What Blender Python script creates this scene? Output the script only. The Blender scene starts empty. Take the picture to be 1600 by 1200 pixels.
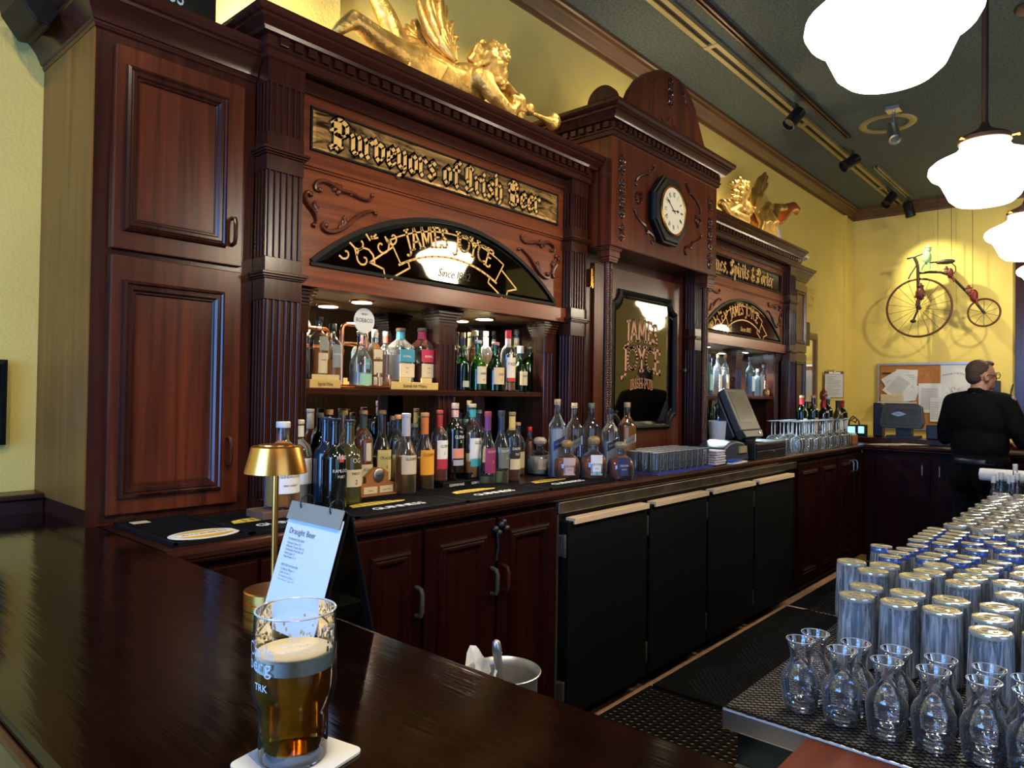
import bpy, math, random
from math import sin, cos, pi, radians, atan2, sqrt, hypot
from mathutils import Vector, Matrix
random.seed(7)
S = bpy.context.scene
COL = S.collection
# ---------------------------------------------------------------- camera
F = 1105.5; PSI, TH, RO = radians(41.385), radians(.797), radians(.843)
CAM = Vector((0, 0, 1.5))
FW = Vector((cos(PSI)*cos(TH), sin(PSI)*cos(TH), sin(TH)))
_rt = Vector((sin(PSI), -cos(PSI), 0)); _up = _rt.cross(FW)
RT = _rt*cos(RO)+_up*sin(RO); UP = -_rt*sin(RO)+_up*cos(RO)
cd = bpy.data.cameras.new('camera'); cam = bpy.data.objects.new('camera', cd); COL.objects.link(cam)
cam.matrix_world = Matrix(((RT.x, UP.x, -FW.x, 0), (RT.y, UP.y, -FW.y, 0), (RT.z, UP.z, -FW.z, 1.5), (0, 0, 0, 1)))
cd.sensor_width = 36; cd.lens = F/1600*36; cd.clip_start = .05; cd.clip_end = 100
S.camera = cam
# ---------------------------------------------------------------- world, exposure, big lights
S.view_settings.view_transform = 'Standard'; S.view_settings.look = 'None'
S.view_settings.exposure = 0.9; S.view_settings.gamma = 1.0; S.view_settings.use_curve_mapping = False
w = bpy.data.worlds.new('sky'); S.world = w; w.use_nodes = True
w.node_tree.nodes['Background'].inputs[0].default_value = (.45, .62, 1, 1)
w.node_tree.nodes['Background'].inputs[1].default_value = .8
cy = S.cycles
cy.use_denoising = True; cy.max_bounces = 9; cy.diffuse_bounces = 3; cy.glossy_bounces = 4
cy.transmission_bounces = 8; cy.transparent_max_bounces = 24
cy.caustics_reflective = False; cy.caustics_refractive = False
cy.sample_clamp_indirect = 4; cy.sample_clamp_direct = 0
def area(loc, rot, sx, sy, power, col):
    l = bpy.data.lights.new('window_daylight', 'AREA'); l.shape = 'RECTANGLE'; l.size = sx; l.size_y = sy
    l.energy = power; l.color = col
    o = bpy.data.objects.new('window_daylight', l); COL.objects.link(o); o.location = loc; o.rotation_euler = rot
    return o
def spot(name, loc, tgt, power, col, size, blend=.5, rad=.03):
    l = bpy.data.lights.new(name, 'SPOT'); l.energy = power; l.color = col; l.spot_size = radians(size); l.spot_blend = blend
    l.shadow_soft_size = rad
    o = bpy.data.objects.new(name, l); COL.objects.link(o); o.location = loc
    o.rotation_euler = (Vector(tgt)-Vector(loc)).to_track_quat('-Z', 'Y').to_euler(); return o
def point(name, loc, power, col, rad=.03):
    l = bpy.data.lights.new(name, 'POINT'); l.energy = power; l.color = col; l.shadow_soft_size = rad
    o = bpy.data.objects.new(name, l); COL.objects.link(o); o.location = loc; return o
area((-3.02, .95, 1.9), (0, -pi/2, 0), 2.2, 2.5, 120, (.12, .38, 1))   # daylight through the side window (faces +X)
area((.6, -4.02, 2.0), (pi/2, 0, 0), 4.2, 2.2, 12, (.30, .55, 1))      # daylight through the street window (faces +Y)
# ---------------------------------------------------------------- pixel of the photograph -> point of the room on a plane
def ray(x, y): return FW+RT*((x-800)/F)-UP*((y-600)/F)
def at(x, y, X=None, Y=None, Z=None):
    d = ray(x, y)
    t = (X/d.x) if X is not None else (Y/d.y) if Y is not None else ((Z-1.5)/d.z)
    return CAM+d*t
# ---------------------------------------------------------------- materials
def newmat(name):
    m = bpy.data.materials.new(name); m.use_nodes = True
    nt = m.node_tree; return m, nt, nt.nodes['Principled BSDF']
def setp(b, **k):
    for a, v in k.items():
        b.inputs[a.replace('_', ' ')].default_value = v
def plain(name, col, rough=.5, metal=0, spec=.5, coat=0, var=.0, vscale=8, bump=0, bscale=60, emit=None, estr=1, stretch=None):
    m, nt, b = newmat(name); setp(b, Roughness=rough, Metallic=metal, Coat_Weight=coat, Specular_IOR_Level=spec)
    c = (*col, 1); b.inputs['Base Color'].default_value = c
    if var or bump:
        tc = nt.nodes.new('ShaderNodeTexCoord'); mp = nt.nodes.new('ShaderNodeMapping')
        nt.links.new(tc.outputs['Object'], mp.inputs[0])
        if stretch: mp.inputs['Scale'].default_value = stretch
    if var:
        n = nt.nodes.new('ShaderNodeTexNoise'); n.inputs['Scale'].default_value = vscale; n.inputs['Detail'].default_value = 6
        nt.links.new(mp.outputs[0], n.inputs[0])
        r = nt.nodes.new('ShaderNodeValToRGB'); r.color_ramp.elements[0].position = .3; r.color_ramp.elements[1].position = .7
        r.color_ramp.elements[0].color = (*[max(0, x*(1-var)) for x in col], 1); r.color_ramp.elements[1].color = (*[min(1, x*(1+var)) for x in col], 1)
        nt.links.new(n.outputs[0], r.inputs[0]); nt.links.new(r.outputs[0], b.inputs['Base Color'])
    if bump:
        n = nt.nodes.new('ShaderNodeTexNoise'); n.inputs['Scale'].default_value = bscale; n.inputs['Detail'].default_value = 5
        nt.links.new(mp.outputs[0], n.inputs[0])
        bp = nt.nodes.new('ShaderNodeBump'); bp.inputs['Strength'].default_value = bump; bp.inputs['Distance'].default_value = .01
        nt.links.new(n.outputs[0], bp.inputs['Height']); nt.links.new(bp.outputs[0], b.inputs['Normal'])
    if emit:
        b.inputs['Emission Color'].default_value = (*emit, 1); b.inputs['Emission Strength'].default_value = estr
    return m
def wood(name, c1, c2, grain='Z', rough=.28, coat=.35, fine=1.0, bump=.05, cr=.2):
    m, nt, b = newmat(name); setp(b, Roughness=rough, Coat_Weight=coat*.45, Coat_Roughness=cr, Specular_IOR_Level=.36)
    tc = nt.nodes.new('ShaderNodeTexCoord'); mp = nt.nodes.new('ShaderNodeMapping')
    sc = {'Z': (30, 30, 1.2), 'X': (1.2, 30, 30), 'Y': (30, 1.2, 30)}[grain]
    mp.inputs['Scale'].default_value = [s*fine for s in sc]
    nt.links.new(tc.outputs['Object'], mp.inputs[0])
    n = nt.nodes.new('ShaderNodeTexNoise'); n.inputs['Scale'].default_value = 1.0; n.inputs['Detail'].default_value = 7; n.inputs['Roughness'].default_value = .62
    n.inputs['Distortion'].default_value = .6
    nt.links.new(mp.outputs[0], n.inputs[0])
    r = nt.nodes.new('ShaderNodeValToRGB'); r.color_ramp.elements[0].position = .32; r.color_ramp.elements[1].position = .68
    r.color_ramp.elements[0].color = (*c1, 1); r.color_ramp.elements[1].color = (*c2, 1)
    nt.links.new(n.outputs[0], r.inputs[0])
    n2 = nt.nodes.new('ShaderNodeTexNoise'); n2.inputs['Scale'].default_value = 1.7; n2.inputs['Detail'].default_value = 2
    nt.links.new(tc.outputs['Object'], n2.inputs[0])
    mx = nt.nodes.new('ShaderNodeMix'); mx.data_type = 'RGBA'; mx.blend_type = 'MULTIPLY'; mx.inputs[0].default_value = .55
    nt.links.new(r.outputs[0], mx.inputs[6]); nt.links.new(n2.outputs[0], mx.inputs[7]); 
    mul = nt.nodes.new('ShaderNodeMix'); mul.data_type = 'RGBA'; mul.blend_type = 'MULTIPLY'; mul.inputs[0].default_value = 1
    mul.inputs[7].default_value = (1.35, 1.35, 1.35, 1)
    nt.links.new(mx.outputs[2], mul.inputs[6]); nt.links.new(mul.outputs[2], b.inputs['Base Color'])
    bp = nt.nodes.new('ShaderNodeBump'); bp.inputs['Strength'].default_value = bump; bp.inputs['Distance'].default_value = .004
    nt.links.new(n.outputs[0], bp.inputs['Height']); nt.links.new(bp.outputs[0], b.inputs['Normal'])
    return m
def thinglass(name, tint=(.93, .96, .95), rough=.02, edge=.5, gl=(1, 1, 1), rim_glow=.0, base=.0, streak=0):
    """a thin glass wall: fresnel reflection over a tinted clear pass, darker towards its grazing edge"""
    m = bpy.data.materials.new(name); m.use_nodes = True; nt = m.node_tree; nt.nodes.clear()
    o = nt.nodes.new('ShaderNodeOutputMaterial'); mx = nt.nodes.new('ShaderNodeMixShader'); t = nt.nodes.new('ShaderNodeBsdfTransparent')
    g = nt.nodes.new('ShaderNodeBsdfGlossy'); g.inputs['Roughness'].default_value = rough; g.inputs['Color'].default_value = (*gl, 1)
    lw = nt.nodes.new('ShaderNodeLayerWeight'); lw.inputs['Blend'].default_value = .5
    fr = nt.nodes.new('ShaderNodeFresnel'); fr.inputs['IOR'].default_value = 1.6
    pw = nt.nodes.new('ShaderNodeMath'); pw.operation = 'POWER'; pw.inputs[1].default_value = 2.5
    nt.links.new(lw.outputs['Facing'], pw.inputs[0])
    cm = nt.nodes.new('ShaderNodeMix'); cm.data_type = 'RGBA'; cm.inputs[6].default_value = (*tint, 1)
    cm.inputs[7].default_value = (*[x*(1-edge) for x in tint], 1)
    nt.links.new(pw.outputs[0], cm.inputs[0]); nt.links.new(cm.outputs[2], t.inputs[0])
    df = nt.nodes.new('ShaderNodeBsdfDiffuse'); df.inputs['Color'].default_value = (.8, .86, .92, 1); m2 = nt.nodes.new('ShaderNodeMixShader')  # pale diffuse paints in the bright glow along glass edges
    k_ = nt.nodes.new('ShaderNodeMath'); k_.operation = 'MULTIPLY_ADD'; k_.inputs[1].default_value = rim_glow; k_.inputs[2].default_value = base
    p3_ = nt.nodes.new('ShaderNodeMath'); p3_.operation = 'POWER'; p3_.inputs[1].default_value = 4; nt.links.new(lw.outputs['Facing'], p3_.inputs[0])
    nt.links.new(p3_.outputs[0], k_.inputs[0])
    src = k_.outputs[0]
    if streak:
        tc = nt.nodes.new('ShaderNodeTexCoord'); mp = nt.nodes.new('ShaderNodeMapping'); mp.inputs['Scale'].default_value = (95, 95, 9); ns = nt.nodes.new('ShaderNodeTexNoise')
        ns.inputs['Scale'].default_value = 1; ns.inputs['Detail'].default_value = 5; ns.inputs['Distortion'].default_value = 1.2; nt.links.new(tc.outputs['Object'], mp.inputs[0]); nt.links.new(mp.outputs[0], ns.inputs[0])
        rp = nt.nodes.new('ShaderNodeMapRange'); rp.inputs[1].default_value = .42; rp.inputs[2].default_value = .66; rp.inputs[3].default_value = 0; rp.inputs[4].default_value = streak
        nt.links.new(ns.outputs[0], rp.inputs[0]); ad = nt.nodes.new('ShaderNodeMath'); ad.operation = 'ADD'; ad.use_clamp = True
        nt.links.new(src, ad.inputs[0]); nt.links.new(rp.outputs[0], ad.inputs[1]); src = ad.outputs[0]
        bp = nt.nodes.new('ShaderNodeBump'); bp.inputs['Strength'].default_value = .5; bp.inputs['Distance'].default_value = .004; nt.links.new(ns.outputs[0], bp.inputs['Height']); nt.links.new(bp.outputs[0], g.inputs['Normal'])
    nt.links.new(src, m2.inputs[0]); nt.links.new(t.outputs[0], m2.inputs[1]); nt.links.new(df.outputs[0], m2.inputs[2])
    nt.links.new(fr.outputs[0], mx.inputs[0]); nt.links.new(m2.outputs[0], mx.inputs[1]); nt.links.new(g.outputs[0], mx.inputs[2])
    nt.links.new(mx.outputs[0], o.inputs[0]); return m
def liquid(name, col, rough=.05):
    m, nt, b = newmat(name); setp(b, Roughness=rough, Transmission_Weight=.4, IOR=1.2, Base_Color=(*col, 1)); return m
M = {}
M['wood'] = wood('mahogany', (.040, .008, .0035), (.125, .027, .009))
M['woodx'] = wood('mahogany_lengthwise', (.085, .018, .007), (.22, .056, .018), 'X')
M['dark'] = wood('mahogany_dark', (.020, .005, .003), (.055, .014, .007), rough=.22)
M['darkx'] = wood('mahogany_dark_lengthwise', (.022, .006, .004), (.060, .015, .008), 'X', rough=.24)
M['base'] = wood('mahogany_stained', (.009, .0015, .0012), (.022, .004, .0028), rough=.42, coat=.0); M['base'].node_tree.nodes['Principled BSDF'].inputs['Specular IOR Level'].default_value = .08
M['basex'] = wood('mahogany_stained_lengthwise', (.010, .002, .002), (.025, .006, .004), 'X', rough=.3, coat=.1)
M['sidelit'] = wood('side_wood_wall_light', (.15, .060, .008), (.24, .105, .016), rough=.5, coat=.05, fine=.8)  # yellow light from the wall is put into this side wood's colour
M['bar'] = wood('bar_top_varnish', (.0025, .0009, .0006), (.009, .003, .0015), 'Y', rough=.11, coat=.0, fine=.5, bump=.25); M['bar'].node_tree.nodes['Principled BSDF'].inputs['Specular IOR Level'].default_value = .32
M['redwood'] = wood('red_board', (.10, .022, .010), (.17, .045, .02), 'X', rough=.3)
M['wall'] = plain('ochre_plaster', (.80, .64, .18), .85, var=.05, vscale=3, bump=.25, bscale=90)
M['ceil'] = plain('dark_green_ceiling_plaster', (.075, .098, .092), .9, var=.45, vscale=70, bump=1.0, bscale=38)
M['tile'] = plain('tan_quarry_tile', (.42, .25, .15), .5, var=.2, vscale=12)
M['grout'] = plain('floor_grout', (.018, .013, .010), .9)
M['trim'] = wood('trim_brown', (.09, .045, .018), (.16, .08, .035), 'X', rough=.4, coat=.2)
M['blackboard'] = plain('black_paint', (.003, .003, .0035), .5, spec=.25)
M['rubber'] = plain('black_rubber', (.004, .004, .0045), .85, spec=.15)
M['blackpl'] = plain('black_plastic', (.010, .010, .011), .38)
M['greypl'] = plain('dark_grey_plastic', (.045, .045, .04), .4)
M['screen'] = plain('switched_off_screen', (.05, .05, .035), .25, var=.3, vscale=20)
M['steel'] = plain('brushed_steel', (.55, .55, .55), .42, 1, var=.08, vscale=20, stretch=(1, 20, 20))
M['steeld'] = plain('steel_strip', (.42, .35, .26), .35, 1, var=.3, vscale=12)
M['brass'] = plain('brushed_brass', (.95, .43, .09), .26, 1)
M['copper'] = plain('polished_copper', (.85, .38, .17), .2, 1)
M['gold'] = plain('gold_leaf', (.80, .47, .13), .40, .85, var=.40, vscale=14, bump=.5, bscale=55)
M['goldl'] = plain('gold_lettering', (.80, .47, .14), .5, var=.1, vscale=30)
M['copl'] = plain('copper_lettering', (.60, .27, .13), .5)
M['blackl'] = plain('black_lettering', (.008, .007, .006), .5)
M['whitel'] = plain('white_lettering', (.8, .8, .78), .5)
M['white'] = plain('white_card', (.72, .72, .70), .6)
M['paper'] = plain('paper', (.68, .70, .74), .7)
M['cream'] = plain('cream_paper', (.62, .52, .34), .6)
M['inkgrey'] = plain('grey_ink', (.12, .12, .14), .7)
M['cork'] = plain('cork', (.42, .17, .05), .8, var=.2, vscale=60)
M['corkstop'] = plain('cork_stopper', (.5, .3, .15), .8)
M['alu'] = plain('aluminium', (.6, .6, .58), .35, 1)
M['cream_enamel'] = plain('cream_edge', (.70, .52, .34), .5)
M['frost'] = plain('white_plastic', (.6, .6, .58), .4)
M['rust'] = plain('bicycle_red_rubber', (.09, .025, .015), .55)
M['iron'] = plain('dark_iron', (.035, .028, .022), .5, .5)
M['glasst'] = thinglass('clear_glass', (.985, .995, .995), edge=.08, rim_glow=.5, base=.012)
M['carafe'] = thinglass('carafe_glass', (.99, .99, 1), edge=.04, rim_glow=.8, base=.03)
M['pane'] = thinglass('window_pane', (.96, .98, .98), edge=.1)
M['mirror'] = plain('mirror_glass', (.78, .76, .70), .015, 1)
M['mirrord'] = plain('antique_mirror_glass', (.36, .31, .23), .03, 1)
M['greeng'] = thinglass('green_glass', (.16, .50, .18), edge=.6, base=.0)
M['darkg'] = plain('black_bottle_glass', (.006, .007, .005), .08, coat=.6)
M['oliveg'] = plain('olive_bottle_glass', (.05, .045, .012), .15, coat=.5)
M['navyg'] = plain('midnight_bottle_glass', (.010, .018, .04), .12, coat=.6)
M['amber'] = liquid('whisky', (.88, .33, .06)); M['paleamber'] = liquid('pale_whisky', (.92, .60, .20))
M['redamber'] = liquid('dark_whisky', (.48, .11, .03)); M['beer'] = liquid('lager', (.78, .27, .012)); M['beer'].node_tree.nodes['Principled BSDF'].inputs['Transmission Weight'].default_value = .85; M['wineg'] = thinglass('wine_glass_wall', (.98, .99, .99), edge=.05, rim_glow=.9, base=.05); M['beerg'] = thinglass('beer_glass_wall', (.97, .98, .98), edge=.3, rim_glow=.05)
M['rimg'] = thinglass('glass_rim', (.98, .98, .98), edge=.0, rim_glow=.6, base=.45)
M['greenliq'] = liquid('green_bottle_contents', (.05, .14, .03)); M['bluelightliq'] = liquid('spirit_blue_light', (.25, .62, .8))  # blue of the shelf light is put into the second liquid's colour
M['clearliq'] = liquid('clear_spirit', (.85, .88, .86))
M['opal'] = plain('lit_opal_glass', (.9, .88, .8), .4, emit=(1, .90, .72), estr=4.5)
M['led'] = plain('lit_downlight_lens', (.9, .9, .9), .4, emit=(1, .90, .72), estr=30)
M['ledb'] = plain('lit_bluish_downlight_lens', (.9, .9, .9), .4, emit=(.75, .92, 1), estr=30)
_cc = {}
def C_(col, rough=.5, metal=0):
    k = (tuple(col), rough, metal)
    if k not in _cc: _cc[k] = plain('paint', col, rough, metal)
    return _cc[k]
# ---------------------------------------------------------------- mesh builder
class MB:
    def __init__(s): s.v = []; s.f = []; s.m = []
    def add(s, vs, fs, m=0):
        o = len(s.v); s.v += [tuple(v) for v in vs]; s.f += [tuple(i+o for i in f) for f in fs]; s.m += [m]*len(fs); return s
    def box(s, x0, x1, y0, y1, z0, z1, m=0):
        v = [(x, y, z) for z in (z0, z1) for y in (y0, y1) for x in (x0, x1)]
        return s.add(v, [(0, 2, 3, 1), (4, 5, 7, 6), (0, 1, 5, 4), (2, 6, 7, 3), (0, 4, 6, 2), (1, 3, 7, 5)], m)
    def obox(s, c, size, rot=(0, 0, 0), m=0):
        from mathutils import Euler
        R = Euler(rot).to_matrix(); c = Vector(c); a, b, d = [q/2 for q in size]
        v = [c+R@Vector((x, y, z)) for z in (-d, d) for y in (-b, b) for x in (-a, a)]
        return s.add(v, [(0, 2, 3, 1), (4, 5, 7, 6), (0, 1, 5, 4), (2, 6, 7, 3), (0, 4, 6, 2), (1, 3, 7, 5)], m)
    def lathe(s, prof, n=24, c=(0, 0, 0), m=0, sq=0, axis='Z', fl=None, caps=True):
        """prof: (r, z) list; sq: 0 round .. 1 square section"""
        vs = []; 
        def pt(r, z, a):
            x, y = cos(a), sin(a)
            if sq:
                k = 1/max(abs(x), abs(y)); k = 1+(min(k, 1.28)-1)*sq; x *= k; y *= k
            if fl: x *= 1; y *= fl
            p = (r*x, r*y, z)
            if axis == 'X': p = (z, r*x, r*y)
            if axis == 'Y': p = (r*x, -z, r*y)
            return (p[0]+c[0], p[1]+c[1], p[2]+c[2])
        fs = []; k = len(prof)
        off = pi/4 if sq and n == 8 else 0
        for r, z in prof:
            for i in range(n): vs.append(pt(max(r, 1e-5), z, off+2*pi*i/n))
        for j in range(k-1):
            for i in range(n):
                fs.append((j*n+i, j*n+(i+1) % n, (j+1)*n+(i+1) % n, (j+1)*n+i))
        if caps: fs.append(tuple(range(n))[::-1]); fs.append(tuple((k-1)*n+i for i in range(n)))
        return s.add(vs, fs, m)
    def tube(s, pts, r, n=8, m=0, closed=False):
        pts = [Vector(p) for p in pts]; k = len(pts)
        rr = r if isinstance(r, (list, tuple)) else [r]*k
        vs = []; prev = None
        for i, p in enumerate(pts):
            if closed: d = pts[(i+1) % k]-pts[i-1]
            else: d = pts[min(i+1, k-1)]-pts[max(i-1, 0)]
            if d.length < 1e-9: d = Vector((0, 0, 1))
            d.normalize()
            if prev is None: a = d.orthogonal().normalized()
            else:
                a = prev-d*prev.dot(d); a = a.normalized() if a.length > 1e-6 else d.orthogonal().normalized()
            prev = a; b = d.cross(a)
            for j in range(n):
                t = 2*pi*j/n; vs.append(p+(a*cos(t)+b*sin(t))*rr[i])
        fs = []
        for i in range(k if closed else k-1):
            i2 = (i+1) % k
            for j in range(n): fs.append((i*n+j, i*n+(j+1) % n, i2*n+(j+1) % n, i2*n+j))
        if not closed: fs.append(tuple(range(n))[::-1]); fs.append(tuple((k-1)*n+j for j in range(n)))
        return s.add(vs, fs, m)
    def ell(s, c, r, rot=None, nu=14, nv=9, m=0):
        c = Vector(c); vs = []; fs = []
        if isinstance(r, (int, float)): r = (r, r, r)
        for j in range(nv+1):
            t = pi*j/nv; 
            for i in range(nu):
                u = 2*pi*i/nu; p = Vector((r[0]*max(sin(t), 1e-4)*cos(u), r[1]*max(sin(t), 1e-4)*sin(u), r[2]*cos(t)))
                if rot is not None: p = rot@p
                vs.append(c+p)
        for j in range(nv):
            for i in range(nu): fs.append((j*nu+i, (j+1)*nu+i, (j+1)*nu+(i+1) % nu, j*nu+(i+1) % nu))
        return s.add(vs, fs, m)
    def prism(s, poly, fa, fb, m=0):
        """poly: 2-D points; fa / fb turn a 2-D point into the front / back 3-D point"""
        k = len(poly); vs = [fa(p) for p in poly]+[fb(p) for p in poly]
        fs = [tuple(range(k)), tuple(range(2*k-1, k-1, -1))]+[(i, i+k, (i+1) % k+k, (i+1) % k) for i in range(k)]
        return s.add(vs, fs, m)
    def frame(s, x0, x1, z0, z1, Y, prof, m=0):
        """mitred rectangular moulding on the plane y=Y facing -y; prof: (inset, projection)"""
        vs = []
        for i, p in prof: vs += [(x0+i, Y-p, z0+i), (x1-i, Y-p, z0+i), (x1-i, Y-p, z1-i), (x0+i, Y-p, z1-i)]
        fs = []
        for j in range(len(prof)-1):
            for i in range(4): fs.append((j*4+i, j*4+(i+1) % 4, (j+1)*4+(i+1) % 4, (j+1)*4+i))
        return s.add(vs, fs, m)
    def sweep(s, prof, path, m=0):
        """horizontal moulding: prof (out, z) swept along an open path of (x, y); out = to the right of travel"""
        pts = [Vector(p) for p in path]; k = len(pts); vs = []; nrm = []
        for i in range(k-1):
            d = (pts[i+1]-pts[i]).normalized(); nrm.append(Vector((d.y, -d.x)))
        n = len(prof)
        for i in range(k):
            if i == 0: o = nrm[0]
            elif i == k-1: o = nrm[-1]
            else:
                o = nrm[i-1]+nrm[i]; o = o/(o.dot(nrm[i]))
            for a, z in prof: vs.append((pts[i].x+o.x*a, pts[i].y+o.y*a, z))
        fs = []
        for i in range(k-1):
            for j in range(n-1): fs.append((i*n+j, (i+1)*n+j, (i+1)*n+j+1, i*n+j+1))
        fs.append(tuple(range(n))); fs.append(tuple((k-1)*n+j for j in range(n))[::-1])
        return s.add(vs, fs, m)
    def xf(s, fn): s.v = [tuple(fn(Vector(p))) for p in s.v]; return s
    def build(s, name, mat, parent=None, smooth=.7, bevel=0, local=False, origin=None):
        me = bpy.data.meshes.new(name)
        if parent is not None: og = Vector((0, 0, 0)) if local else worg(parent)
        elif origin is not None: og = Vector(origin)
        elif local: og = Vector((0, 0, 0))
        else:
            xs = [p[0] for p in s.v]; ys = [p[1] for p in s.v]; zs = [p[2] for p in s.v]
            og = Vector(((min(xs)+max(xs))/2, (min(ys)+max(ys))/2, min(zs)))
        me.from_pydata([(p[0]-og.x, p[1]-og.y, p[2]-og.z) for p in s.v], [], s.f)
        for mm in (mat if isinstance(mat, (list, tuple)) else [mat]): me.materials.append(M[mm] if isinstance(mm, str) else mm)
        if any(s.m): me.polygons.foreach_set('material_index', s.m)
        if smooth:
            me.shade_smooth(); me.set_sharp_from_angle(angle=smooth)
        me.update(); o = bpy.data.objects.new(name, me); COL.objects.link(o)
        if parent is not None: o.parent = parent
        else: o.location = og
        if bevel:
            b = o.modifiers.new('bevel', 'BEVEL'); b.width = bevel; b.segments = 2; b.limit_method = 'ANGLE'
        return o
def worg(o):
    v = Vector((0, 0, 0))
    while o is not None: v += o.location; o = o.parent
    return v
def thing(name, label, cat, loc=(0, 0, 0), group=None, rz=0):
    o = bpy.data.objects.new(name, None); COL.objects.link(o); o.location = loc; o.rotation_euler = (0, 0, rz)
    o.empty_display_size = .05; o['label'] = label; o['category'] = cat
    if group: o['group'] = group
    return o
def tag(o, label, cat, group=None):
    o['label'] = label; o['category'] = cat
    if group: o['group'] = group
    return o
def struct(o): o['kind'] = 'structure'; return o
def dup(root, loc=None, label=None, rz=None):
    r = root.copy(); COL.objects.link(r)
    if loc is not None: r.location = loc
    if rz is not None: r.rotation_euler = (0, 0, rz)
    if label: r['label'] = label
    for c in list(root.children):
        d = c.copy(); COL.objects.link(d); d.parent = r
        for g in list(c.children):
            e = g.copy(); COL.objects.link(e); e.parent = d
    return r
def remesh(o, vox, it=6, f=.6):
    r = o.modifiers.new('remesh', 'REMESH'); r.mode = 'VOXEL'; r.voxel_size = vox; r.use_smooth_shade = True
    s_ = o.modifiers.new('smooth', 'SMOOTH'); s_.factor = f; s_.iterations = it
    return o
# ---------------------------------------------------------------- lettering
GL = {}
def _glyphs():
    cu = bpy.data.curves.new('t', 'FONT'); cu.resolution_u = 2; ob = bpy.data.objects.new('t', cu); COL.objects.link(ob)
    for ch in 'ABCDEFGHIJKLMNOPQRSTUVWXYZabcdefghijklmnopqrstuvwxyz0123456789&.,:-\'/+':
        cu.body = ch; dg = bpy.context.evaluated_depsgraph_get(); ev = ob.evaluated_get(dg); me = ev.to_mesh()
        vs = [(v.co.x, v.co.y) for v in me.vertices]; fs = [tuple(p.vertices) for p in me.polygons]
        x0 = min(v[0] for v in vs); x1 = max(v[0] for v in vs)
        GL[ch] = ([(a-x0, b) for a, b in vs], fs, x1-x0); ev.to_mesh_clear()
    bpy.data.objects.remove(ob); bpy.data.curves.remove(cu)
_glyphs()
def text(mb, s, size, fn, cx=True, m=0, sx=1.0, gap=.07):
    """lays the letters of s along u from 0 (or centred) and sends (u, v) through fn"""
    W = sum((GL[c][2]+gap if c in GL else .3) for c in s)*size*sx; u = -W/2 if cx else 0
    for c in s:
        if c not in GL: u += .3*size*sx; continue
        vs, fs, wd = GL[c]
        mb.add([fn(u+a*size*sx, b*size) for a, b in vs], fs, m); u += (wd+gap)*size*sx
    return mb
def arc_(cx, cy, r, a0, a1, n=8): return [(cx+r*cos(radians(a0+(a1-a0)*i/n)), cy+r*sin(radians(a0+(a1-a0)*i/n))) for i in range(n+1)]
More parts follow.
